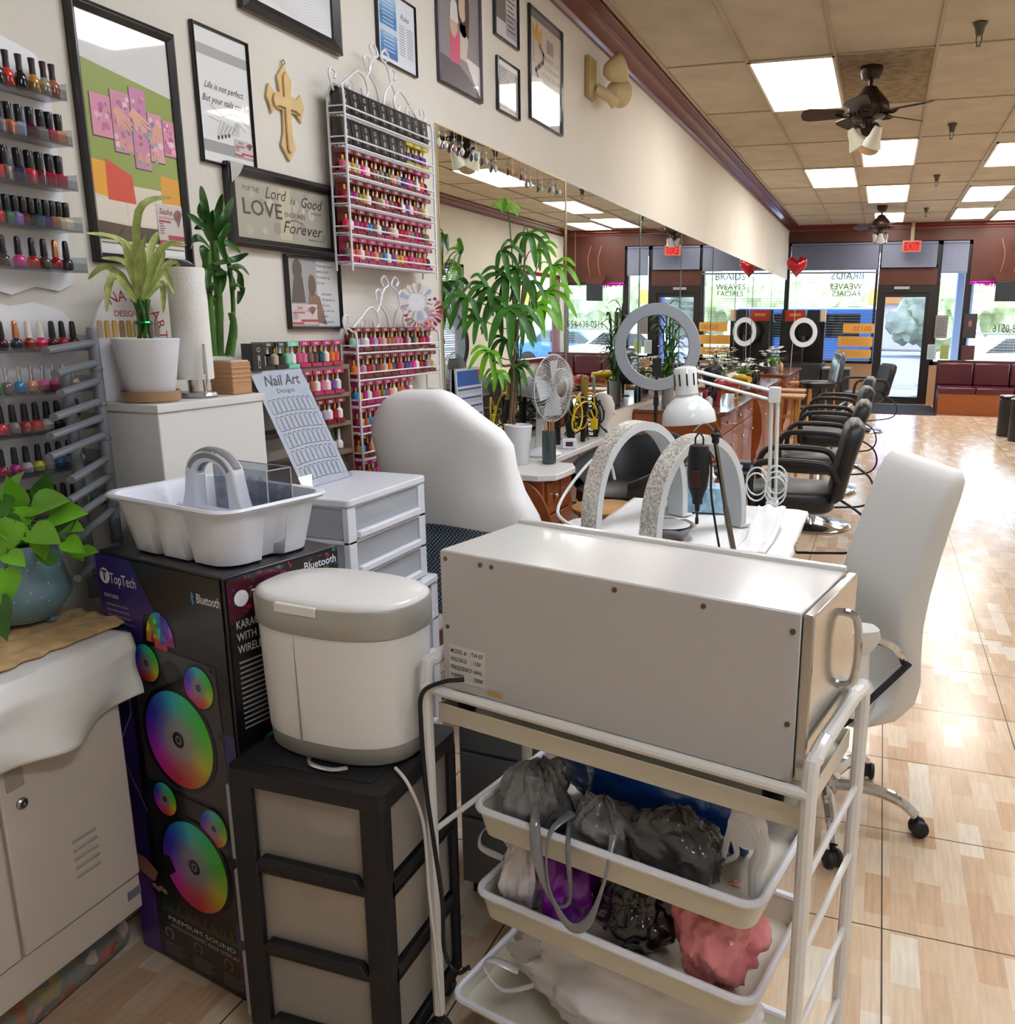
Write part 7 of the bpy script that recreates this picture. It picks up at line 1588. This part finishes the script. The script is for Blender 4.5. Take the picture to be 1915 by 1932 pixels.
# wooden stools
def stool(label, x, y, h, rnd=True, s=1.0, tilt=0):
    t = thing('wooden_stool', label, 'stool', (x, y, 0), tilt, 'wooden stools along the stations')
    if rnd: MB().lathe([(.001, h-.03), (.15*s, h-.03), (.16*s, h-.02), (.16*s, h-.006), (.15*s, h), (.001, h)], 28, cap0=False, cap1=False).build('seat', wood_light if s == 1 else wood_stool, t, smooth=45)
    else: MB().box(-.17, .17, -.17, .17, h-.03, h).build('seat', wood_stool, t, bevel=.01)
    for i in range(4):
        a = PI/4+i*PI/2; k = MB(); k.tube([(.12*math.cos(a), .12*math.sin(a), h-.03), (.19*math.cos(a), .19*math.sin(a), 0)], [.017, .014], 8); k.build('leg', wood_stool, t)
    for z in (.2, .42):
        if z > h-.15: continue
        q = .12+.07*(1-z/h); k = MB()
        for i in range(4):
            a, b_ = PI/4+i*PI/2, PI/4+(i+1)*PI/2; k.tube([(q*math.cos(a), q*math.sin(a), z), (q*math.cos(b_), q*math.sin(b_), z)], .009, 6)
        k.build('stretcher', wood_stool, t)
    return t
stool('round light wooden stool in front of the near styling station', -1.17, 3.68, .66)
stool('tall square wooden stool between the second and third stations, plastic bag behind', -.86, 8.65, .8, False)
stool('tall square wooden stool standing farther beside the third station', -.98, 10.15, .74, False)
stool('tall square wooden stool standing near the fourth station', -.95, 11.5, .74, False)
k = crumple((-.86, 8.35, .42), (.1, .1, .16), 41); o = k.build('plastic_bag', wh_f, smooth=30); o.location = (0, 0, -.3); tag(o, 'small pale plastic bag on the floor behind the tall square stool', 'plastic bag')
# tub chair
t = thing('tub_chair', 'black leather bucket seat stool with wrap around back beside the near station', 'chair', (-1.2, 4.13, 0), -.55)
def tub(u, v):
    a = -2.3+4.6*u+PI/2; R0 = .25; zt = .93-.19*(abs(u-.5)*2)**1.5; z0 = .6
    b_ = v*2*PI; mid = (z0+zt)/2; hh = (zt-z0)/2; lean = .05*math.sin(b_)
    r = R0+lean+.032*math.cos(b_)
    return Vector((r*math.cos(a), r*math.sin(a), mid+hh*math.sin(b_)))
k = MB(); k.sheet(tub, 40, 18); k.build('backrest', black_leather, t, smooth=60)
MB().lathe([(.001, .58), (.24, .58), (.265, .61), (.26, .66), (.2, .685), (.001, .69)], 32, cap0=False, cap1=False).build('seat', black_leather, t, smooth=50)
MB().lathe([(.22, 0), (.22, .012), (.08, .03), (.03, .05), (.028, .58)], 28).build('pedestal', chrome, t, smooth=40)
# ring lights
ring_m = mat('ring_light_diffuser', '#9fa6ad', .5); ring_b = mat('ring_light_back', '#e3e4e6', .4)
def ring_light(label, x, y, z, r0, r1, zb, rz, m, arm=blk, g=None):
    t = thing('ring_light', label, 'ring light', (x, y, zb), rz, g)
    k = MB(); n = 56; vs = []; fs = []; prof_ = [(r0, -.014), (r1, -.014), (r1+.004, 0), (r1, .02), (r0, .02), (r0-.004, 0)]
    for i in range(n):
        a = 2*PI*i/n
        for r_, d in prof_: vs.append((r_*math.cos(a), d, z-zb+r_*math.sin(a)))
    for i in range(n):
        for j in range(6): q = (j+1) % 6; p_ = (i+1) % n; fs.append((i*6+j, p_*6+j, p_*6+q, i*6+q))
    k.add(vs, fs).build('light_ring', m, t, smooth=35)
    k = MB(); k.tube([(0, 0, .02), (0, .012, z-zb-r1)], .011, 10); k.cbox((0, .01, (z-zb-r1)*.85), .03, .03, .05); k.build('stand_pole', arm, t)
    MB().lathe([(.001, 0), (.1, 0), (.1, .012), (.03, .02)], 24).build('base', arm, t)
    k = MB(); k.tube([(0, 0, z-zb-r1), (0, -.01, z-zb-r0+.02)], .007, 8); k.cbox((0, -.012, z-zb-r0*.62), .05, .012, .1); k.build('phone_clip', arm, t)
    return t
ring_light('large unlit grey ring light on a black stand in front of the mirrors', -1.17, 4.58, 1.362, .175, .232, .722, .25, ring_m)
ring_light('small white ring light on the far black cabinet near the storefront', -1.33, 15.5, 1.33, .17, .25, .801, .45, mat('white_ring_face', '#d8dade', .4))
# black tool cart under the ring light
t = thing('tool_cart', 'black hairdresser cart with shallow top tray of tools below the ring light', 'cart', (-1.03, 4.57, 0), .0)
MB().box(-.28, .4, -.14, .14, .68, .72).build('top_tray', blk, t, bevel=.006)
for z in (.2, .42): MB().box(-.26, .38, -.12, .12, z, z+.05).build('lower_tray', blk, t, bevel=.004)
for sx in (-.24, .36):
    for sy in (-.11, .11):
        k = MB(); k.tube([(sx, sy, .05), (sx, sy, .7)], .012, 8); k.build('post', blk, t); k = MB(); k.sphere((sx, sy, .028), .028, 12, 8); k.build('caster', blk, t)
for i in range(6):
    t = thing('hair_comb', 'black styling comb lying on the tool cart, %s from left' % ORD[i], 'comb', (-.98+.05*i, 4.56+.025*(i % 3), .721+.011*(i % 3)), 1.2+.1*i, 'combs on the tool cart'); k = MB(); k.box(-.08, .08, -.004, .006, 0, .01)
    for j in range(20): k.box(-.075+.0076*j, -.072+.0076*j, -.022, -.004, .002, .006)
    k.build('comb_body', black_gloss if i % 2 else steel, t, smooth=0)
t = thing('clipper_case', 'small dark blue hair clipper case at the right end of the tool cart', 'case', (-.7, 4.56, .721), .1); MB().box(-.07, .07, -.04, .04, 0, .045).build('case_body', mat('slate_case', '#2b3442', .35), t, bevel=.006)
k = MB(); k.box(-.03, .03, -.0415, -.04, .01, .03); k.build('case_label', white_plastic, t)
# ------------------------------------------------------------------ salon chairs
def salon_chair():
    t = thing('salon_chair', 'x', 'salon chair', (0, 0, 0), -PI/2, 'black salon chairs facing the mirrors')
    k = loft(MB(), [((0, -.01, .43), (.23, 0, 0), (0, .23, 0)), ((0, -.01, .45), (.255, 0, 0), (0, .25, 0)), ((0, -.01, .53), (.258, 0, 0), (0, .255, 0)), ((0, -.01, .555), (.235, 0, 0), (0, .23, 0))], 40, .5); k.build('seat', black_leather, t, smooth=60)
    k = loft(MB(), [((0, .23, .5), (.22, 0, 0), (0, .03, 0)), ((0, .245, .53), (.24, 0, 0), (0, .05, 0)), ((0, .265, .65), (.25, 0, 0), (0, .052, 0)), ((0, .295, .78), (.25, 0, 0), (0, .055, 0)), ((0, .315, .87), (.245, 0, 0), (0, .062, 0)), ((0, .325, .92), (.23, 0, 0), (0, .058, 0)), ((0, .325, .95), (.2, 0, 0), (0, .03, 0))], 40, .5); k.build('backrest', black_leather, t, smooth=60)
    for s in (-1, 1):
        k = MB(); k.tube(smoothpath([(s*.255, .25, .62), (s*.285, .2, .71), (s*.29, .1, .735), (s*.29, -.13, .735), (s*.29, -.21, .70), (s*.28, -.235, .6), (s*.265, -.22, .46)], 6), .024, 10, flat=.8); k.build('armrest', mat('arm_black_urethane', '#151517', .45), t, smooth=60)
    k = MB(); k.tube([(0, 0, .06), (0, 0, .2)], .042, 18); k.tube([(0, 0, .2), (0, 0, .43)], .028, 16); k.build('hydraulic_column', chrome, t)
    MB().lathe([(.001, 0), (.29, 0), (.3, .012), (.28, .03), (.12, .055), (.06, .075)], 36, cap0=False).build('base', chrome, t, smooth=40)
    k = MB(); k.tube(smoothpath([(.1, .27, .5), (.14, .4, .42), (.14, .44, .3), (.1, .38, .2), (.04, .2, .16), (0, .04, .14)], 7), .008, 8); k.build('pump_lever', black_plastic, t, smooth=60)
    k = MB(); k.tube(smoothpath([(-.16, -.15, .44), (-.17, -.34, .3), (-.17, -.42, .19), (.17, -.42, .19), (.17, -.34, .3), (.16, -.15, .44)], 5), .013, 8); k.build('footrest', chrome, t, smooth=60)
    return t
sc0 = salon_chair()
for i, (x, y, l) in enumerate([(-.44, 5.08, 'nearest, behind the nail table'), (-.42, 6.45, 'second from the camera'), (-.42, 7.9, 'third from the camera'), (-.42, 9.4, 'fourth from the camera'), (-.2, 12.6, 'farthest, by the entrance door')]):
    o = sc0 if i == 0 else copy_tree(sc0); o.location = (x, y, 0); o['label'] = 'black salon chair with loop arms and chrome base, '+l; o.rotation_euler[2] = -PI/2+[.05, 0, .08, -.05, .35][i]
# ------------------------------------------------------------------ clutter on the farther stations
def dryer(label, x, y, z, m, rz):
    t = thing('hair_dryer', label, 'hair dryer', (x, y, z+.008), rz, 'hair dryers on the stations')
    k = MB(); k.T = Matrix.Translation((0, 0, .17)) @ Matrix.Rotation(PI/2, 4, 'Y'); k.lathe([(.03, -.08), (.045, -.06), (.045, .03), (.03, .08), (.028, .13)], 16); k.build('barrel', m, t, smooth=45)
    k = MB(); k.tube([(-.02, 0, .14), (-.05, 0, .0)], [.02, .017], 10); k.build('handle', m, t)
    k = MB(); k.tube(smoothpath([(-.05, 0, .005), (-.08, .03, .03), (-.06, .08, .02), (-.1, .05, .01)], 5), .005, 5); k.build('cord', black_plastic, t)
dryer('red hair dryer on the second station', -1.22, 7.0, ZD+.001, mat('red_dryer', '#a51c24', .3, coat=.4), .6)
dryer('yellow hair dryer at the outer edge of the second station', -1.2, 7.75, ZD+.001, mat('yellow_dryer', '#e0b81f', .3, coat=.4), -.7)
dryer('black hair dryer near the mirror on the second station', -1.55, 6.9, ZD+.001, black_gloss, 1.4)
dryer('black hair dryer on the third station', -1.3, 9.5, ZD+.001, black_gloss, .2)
dryer('silver hair dryer on the third station', -1.5, 9.9, ZD+.001, steel, .9)
dryer('pink hair dryer hung low at the near station end', -1.5, 5.0-.28, ZD+.001, mat('pink_dryer', '#c8327a', .3, coat=.4), 2.2) if False else None
pet = mat('white_petal', '#f0ebe4', .6); 
def orchid(label, x, y, n, seed, colr=pet):
    r = random.Random(seed); t = thing('flower_arrangement', label, 'flowers', (x, y, ZD+.001), 0, 'flower arrangements on the stations')
    MB().lathe([(.05, 0), (.07, .07), (.065, .075), (.045, .01)], 18, cap1=False).build('vase', mat('grey_vase', '#8d8f92', .3), t)
    s_ = MB(); f_ = MB(); g_ = MB()
    for i in range(n):
        a = r.uniform(0, 6.28); R1 = r.uniform(.05, .16); e = Vector((R1*math.cos(a), R1*math.sin(a), r.uniform(.16, .34)))
        s_.tube(smoothpath([(0, 0, .05), (e.x*.4, e.y*.4, e.z*.8), e], 4), .003, 5)
        for j in range(5): b_ = j*1.257; blade(f_, [e, e+Vector((.02*math.cos(b_), .02*math.sin(b_), .012)), e+Vector((.042*math.cos(b_), .042*math.sin(b_), .0))], .034, fold=.05)
        b_ = r.uniform(0, 6.28); blade(g_, [(0, 0, .06), (.07*math.cos(b_), .07*math.sin(b_), .17), (.15*math.cos(b_), .15*math.sin(b_), .15)], .025)
    s_.build('stems', leaf_green, t); f_.build('blossoms', colr, t, smooth=60); g_.build('leaves', leaf_bright, t, smooth=60)
orchid('white flower arrangement at the far end of the second station', -1.5, 8.05, 16, 1); orchid('white flowers with long green leaves on the third station', -1.4, 9.2, 16, 2); orchid('white flowers beside the black cabinet near the storefront', -1.45, 12.1, 14, 3); orchid('green and white plant on the fourth station', -1.5, 12.9, 12, 4)
for i, (x, y, c_, h_) in enumerate([(-1.72, 7.05, '#1d1d20', .2), (-1.5, 7.2, '#d9d9d6', .16), (-1.42, 7.3, '#a0202c', .14), (-1.35, 7.45, '#202c50', .17), (-1.6, 7.5, '#e8e4dc', .2), (-1.3, 6.8, '#e2ded6', .12), (-1.62, 9.3, '#3fae3a', .22), (-1.5, 9.6, '#c23a4a', .2), (-1.35, 9.8, '#1b1b1e', .18), (-1.6, 10.2, '#d8d0c4', .2), (-1.4, 10.4, '#28282c', .24), (-1.5, 11.9, '#16161a', .22), (-1.35, 12.4, '#c9a27a', .16)]):
    t = thing('spray_bottle', '%s hair product bottle, %s along the far stations' % (['black', 'white', 'red', 'navy', 'cream', 'small white', 'green', 'rosy', 'black', 'beige', 'tall black', 'black', 'tan'][i], ORD[i]), 'bottle', (x, y, ZD+.001), 0, 'product bottles on the stations')
    m = mat('product_%d' % i, c_, .35); MB().lathe([(.028, 0), (.032, .004), (.032, h_*.6), (.014, h_*.75), (.012, h_*.8)], 14).build('bottle', m, t, smooth=45); k = MB(); k.lathe([(.012, h_*.8), (.012, h_)], 10); k.cbox((.012, 0, h_), .045, .014, .02); k.build('sprayer', black_plastic, t)
k = crumple((-1.48, 7.3, ZD+.1), (.16, .22, .14), 55, nu=28, nv=18); 
t = thing('wig_stand', 'black curly wig on a stand on the second station', 'wig', (-1.42, 7.62, ZD+.001)); MB().lathe([(.06, 0), (.06, .01), (.012, .02), (.012, .14)], 16).build('stand', black_plastic, t); crumple((0, 0, .2), (.1, .1, .12), 57, amp=.2, nu=26, nv=18).build('hair', mat('wig_black', '#0d0d0e', .5), t, smooth=30)
# bamboo palm in a vase by the mirrors
L0 = (-1.62, 6.72, ZD+.001)
t = thing('bamboo_palm', 'tall bamboo palm with long thin leaves in a glass vase before the mirrors', 'plant', L0)
MB().lathe([(.04, 0), (.045, .005), (.05, .2), (.047, .2), (.042, .01)], 18, cap1=False).build('vase', mat('pale_glass_vase', '#cfd6d2', .1, trans=.5), t)
s_ = MB(); lf = MB(); r = random.Random(5)
for i in range(5):
    a = i*1.3; top_ = Vector((.05*math.cos(a), .09*math.sin(a), .62+.1*(i % 3))); s_.tube(smoothpath([(.012*math.cos(a), .012*math.sin(a), .02), top_*.5, top_], 5), .006, 6)
    for j in range(9):
        z = .35+.65*j/9; b0 = Vector((top_.x*z, top_.y*z, top_.z*z)) if z < 1 else top_; ang = r.uniform(0, 6.28); d = Vector((math.cos(ang)*.7, math.sin(ang), 0))
        blade(lf, [b0, b0+d*.09+Vector((0, 0, .08)), b0+d*.2+Vector((0, 0, .04))], .022)
s_.build('stalk', leaf_dark, t, smooth=60); lf.build('leaves', leaf_green, t, smooth=60)
# director chair by the third station
t = thing('bar_chair', 'high bar chair with a shiny dark back rest among the stools', 'chair', (-.72, 10.85, 0), -1.2)
k = loft(MB(), [((0, 0, .72), (.2, 0, 0), (0, .2, 0)), ((0, 0, .78), (.21, 0, 0), (0, .21, 0)), ((0, 0, .8), (.18, 0, 0), (0, .18, 0))], 30, .5); k.build('seat', black_leather, t, smooth=60)
k = loft(MB(), [((0, .2, .8), (.19, 0, 0), (0, .03, 0)), ((0, .23, .98), (.2, 0, 0), (0, .035, 0)), ((0, .25, 1.12), (.17, 0, 0), (0, .03, 0)), ((0, .25, 1.15), (.12, 0, 0), (0, .01, 0))], 30, .5); k.build('backrest', mat('slate_vinyl', '#39434f', .2, coat=.5), t, smooth=60)
for sx in (-1, 1):
    for sy in (-1, 1): k = MB(); k.tube([(sx*.15, sy*.15, .72), (sx*.2, sy*.2, 0)], .013, 8); k.build('leg', wood_stool, t)
# ------------------------------------------------------------------ far end
t = thing('display_cabinet', 'black cabinet and shelf in the corner beside the storefront window', 'cabinet', (-1.28, 16.0, 0))
MB().box(-.55, .3, -.75, .25, 0, .8).build('base_unit', blk, t, bevel=.006); MB().box(-.5, .28, -.1, .22, .8, 1.52).build('upper_unit', black_gloss, t, bevel=.006)
t = thing('counter_box', 'low black counter box between the far cabinet and the entrance door', 'counter', (-.72, 15.45, 0)); MB().box(-.22, .22, -.3, .28, .02, .72).build('body', blk, t, bevel=.005); MB().box(-.24, .24, -.32, .3, .72, .745).build('top_board', mat('grey_green_top', '#6c6e66', .5), t, bevel=.004)
for i, (dx, c_, n_, w) in enumerate([(-.25, '#b2321f', 'red orange', .36), (.07, '#151517', 'black', .22), (.24, '#e9c4a4', 'peach', .09), (-.46, '#1b1b1e', 'narrow black', .05)]):
    t = thing('hair_colour_box', '%s product carton on top of the far black cabinet' % n_, 'carton', (-1.28+dx, 15.98, 1.521), 0, 'cartons on the far black cabinet'); k = MB(); k.box(-w/2, w/2, -.06, .06, 0, .2); k.build('carton', mat('carton_%d' % i, c_, .4), t, bevel=.003)
    if i == 0: k = MB(); k.quad(-.1, .1, .09, .14, -.061); k.build('carton_print', mat('carton_print_gold', '#e08a4a', .5), t)
t = thing('heart_balloon', 'shiny red heart shaped foil balloon on a ribbon near the storefront corner', 'balloon', (-1.42, 15.1, .83))
k = MB(); vs = []; fs = []; n, m_ = 36, 14
hs = [(16*math.sin(q)**3, 13*math.cos(q)-5*math.cos(2*q)-2*math.cos(3*q)-math.cos(4*q)) for q in [2*PI*i/n for i in range(n)]]
for j in range(m_+1):
    f_ = math.sin(PI*j/m_); y_ = -.09*math.cos(PI*j/m_)
    for (a, b_) in hs: vs.append((a/16*.17*f_, y_, 2.42+(b_/16*.17)*f_*1.15))
for j in range(m_):
    for i in range(n): fs.append((j*n+i, j*n+(i+1) % n, (j+1)*n+(i+1) % n, (j+1)*n+i))
k.add(vs, fs).build('foil_heart', mat('red_foil', '#b3101c', .15, .55, coat=.6), t, smooth=60)
k = MB(); k.tube(smoothpath([(0, 0, 2.24), (.01, .01, 1.5), (-.01, 0, .7), (0, 0, .0)], 6), .004, 5); k.build('ribbon', mat('white_ribbon', '#dcdce0', .4), t); k = MB(); k.lathe([(.03, 0), (.03, .02)], 10); k.build('weight', black_plastic, t)
t.location = (-1.45, 14.9, 0)
# waiting bench
mar = mat('maroon_vinyl', '#4d1420', .3, coat=.3); bench_w = mat('bench_wood_base', '#8c4a1e', .4, var=.15, stretch=(9, 1, 1))
t = thing('waiting_bench', 'maroon vinyl waiting bench on an orange brown wooden base under the window', 'bench', (1.82, 15.9, 0))
MB().box(-.86, .88, -.5, .3, 0, .36).build('plinth', bench_w, t, bevel=.004)
for i in range(3):
    a, b_ = -.86+.58*i, -.86+.58*(i+1)-.012
    MB().box(a, b_, -.52, .18, .36, .46).build('seat_cushion', mar, t, bevel=.02, seg=3); k = MB(); k.prism([(0, 0)]*0 or [(a, .46), (b_, .46), (b_, .84), (a, .84)], .16, .28); k.build('back_cushion', mar, t, bevel=.025, seg=3)
MB().box(-.88, .89, .28, .34, 0, .88).build('back_panel', brown_panel, t, bevel=.004)
for i, (x, y, l) in enumerate([(1.74, 12.75, 'farthest of the three at the right edge'), (1.82, 12.25, 'middle of the three at the right edge'), (1.93, 11.75, 'nearest of the three at the right edge')]):
    t = thing('round_pouf', 'black upholstered round pouf with shiny top, '+l, 'stool', (x, y, 0), 0, 'black round poufs'); MB().lathe([(.15, .0), (.155, .01), (.155, .48), (.15, .5)], 30).build('body', black_leather, t, smooth=40); MB().lathe([(.15, .5), (.165, .51), (.165, .545), (.14, .56), (.001, .565)], 30, cap0=False, cap1=False).build('cushion', mat('shiny_black_vinyl', '#202226', .12, coat=.6), t, smooth=50)
k = MB(); k.box(-.3, .95, 15.2, 17.0, .001, .012); o = k.build('door_mat', mat('black_mat', '#1c1c20', .8, bump=.4, bscale=200), bevel=.003); tag(o, 'long black entrance mat in front of the glass door', 'mat')
# signs and papers in the storefront
def poster(name, label, cat, px0, py0, px1, py1, colr, rows=(), y=YF-.19, grp='papers taped in the windows', framem=None):
    a, b_ = onY(px0, py1, y), onY(px1, py0, y); w, h = b_.x-a.x, b_.z-a.z
    t = thing(name, label, cat, ((a.x+b_.x)/2, y, a.z), 0, grp); k = MB(); k.box(-w/2, w/2, 0, .004, 0, h); 
    for i in range(len(k.c)): k.c[i] = C(colr)
    for f_ in rows: f_(k, w, h)
    k.build('sheet', art, t, smooth=0, ink=True); return t
lines = lambda c_: (lambda k, w, h: [k.quad(-w*.4, w*(.4-.15*(i % 2)), h*(.12+.09*i), h*(.15+.09*i), -.0008, c_) for i in range(9)])
def face(k, w, h): k.disc(0, h*.6, w*.2, -.0008, '#3a2420', 14, h*.2); k.disc(0, h*.6, w*.13, -.0012, '#7c5648', 14, h*.13); k.poly([(-w*.3, h*.2), (w*.3, h*.2), (w*.15, h*.45), (-w*.15, h*.45)], -.001, '#2c1c20')
poster('window_notice', 'grey lined notice in the sidelight right of the door', 'notice', 1762, 595, 1790, 638, '#77706a', [lines('#4f4a48')])
poster('window_notice', 'dark portrait poster of a woman at the long window', 'poster', 1815, 592, 1845, 638, '#2c1c1e', [face])
poster('window_notice', 'maroon card below the portrait poster', 'notice', 1812, 652, 1840, 679, '#4a2018')
poster('window_notice', 'pale grey paper low in the sidelight, left of the green one', 'notice', 1748, 650, 1768, 678, '#a9b4ae', [lines('#5d6663')])
poster('window_notice', 'olive green paper low in the sidelight', 'notice', 1772, 650, 1792, 678, '#9aa05a', [lines('#6d7040')])
for i, (a, b_, c_, d, tx) in enumerate([(1590, 611, 1650, 628, '00120'), (1580, 636, 1647, 653, 'OFFICE'), (1578, 660, 1644, 674, 'SALE')]):
    def row(k, w, h, tx=tx): k.text(tx, w*.12, h*.22, h*.55, -.0008, '#a3552a', mirror=True)
    poster('orange_sign', 'orange lettered sign strip in the left window, %s from top' % ORD[i], 'sign', a, b_, c_, d, '#e0a040', [row] if i == 0 else [lines('#b87830')], grp='orange strips in the left window')
t = thing('window_lettering', 'dark mirrored service lettering on the glass of the left storefront window', 'lettering', (0, YF-.012, 0)); k = MB()
for s, px_, py_, hh, c_ in (('LADIES', 1622, 473, .13, 0), ('CURLY PERM', 1589, 490, .14, 0), ('RELAXERS', 1594, 506, .13, 0), ('WEAVES', 1596, 546, .11, 0), ('FACIALS', 1596, 559, .1, 0)):
    p = onY(px_, py_, YF); k.text(s, p.x, p.z, hh, 0, mirror=True)
k.cur = 1; p = onY(1599, 527, YF); k.text('BRAIDS', p.x, p.z, .13, 0, mirror=True); k.build('letters', [mat('dark_vinyl_letters', '#2f3038', .5), mat('blue_vinyl_letters', '#2f7fc8', .5)], t, smooth=0)
t = thing('window_lettering', 'mirrored phone number in dark letters on the long window glass', 'lettering', (2.3, YF-.012, 1.36)); k = MB(); k.text('954-638-0516', 0, 0, .14, 0, w=.8, mirror=True); k.build('letters', mat('dark_vinyl_letters', '#2f3038', .5), t, smooth=0)
t = thing('neon_sign', 'dark back of a hanging window sign on cords before the brown panel', 'sign', (2.02, YF-.25, 2.0)); MB().box(-.17, .17, -.03, .03, -.1, .24).build('sign_back', blk, t, bevel=.005); k = MB(); k.prism([(-.17, .24), (.17, .24), (.26, .4), (-.26, .4)], -.02, .02); k.build('bracket', brown_panel, t)
for dx in (-.12, .1): k = MB(); k.tube(smoothpath([(dx, 0, .4), (dx+.04, -.03, .7), (dx-.03, -.02, .98)], 5), .006, 5); k.build('hanging_cord', mat('tan_cord', '#8d6a4a', .6), t)
t = thing('hanging_garland', 'magenta tinsel garland at the top of the long window', 'garland', (1.62, YF-.16, 2.22)); k = MB(); r = random.Random(8)
k.tube([(-.2, 0, .03), (.25, 0, .03)], .008, 6)
for i in range(120): x = r.uniform(-.2, .25); k.tube([(x, 0, .03), (x+r.uniform(-.03, .03), r.uniform(-.02, .02), -r.uniform(.0, .16)*(x+.3))], .004, 3)
k.build('tinsel', mat('magenta_tinsel', '#d01fae', .25, .4), t, smooth=0)
t = thing('hanging_rod', 'thin rod hanging from the ceiling beside the dark window sign', 'rod', (2.42, YF-.3, 2.3)); k = MB(); k.tube([(0, 0, 0), (0, 0, .99)], .006, 6); k.build('rod', mat('tan_cord', '#8d6a4a', .6), t)
k = MB(); k.lathe([(.05, 0), (.06, .01), (.05, .2), (.06, .22)], 14, (-.42, 16.6, 0)); o = k.build('waste_basket', mat('dark_brown_bin', '#4a2a20', .4)); tag(o, 'small dark brown waste basket left of the entrance door', 'basket')
# ------------------------------------------------------------------ colour management
SC.view_settings.view_transform = 'Standard'; SC.view_settings.look = 'None'; SC.view_settings.gamma = 1.0
SC.view_settings.use_curve_mapping = False; SC.view_settings.exposure = 0.1
SC.cycles.max_bounces = 8; SC.cycles.diffuse_bounces = 4; SC.cycles.glossy_bounces = 4; SC.cycles.transmission_bounces = 6; SC.cycles.transparent_max_bounces = 12
SC.cycles.use_denoising = True; SC.cycles.caustics_reflective = False; SC.cycles.caustics_refractive = False; SC.cycles.sample_clamp_indirect = 6
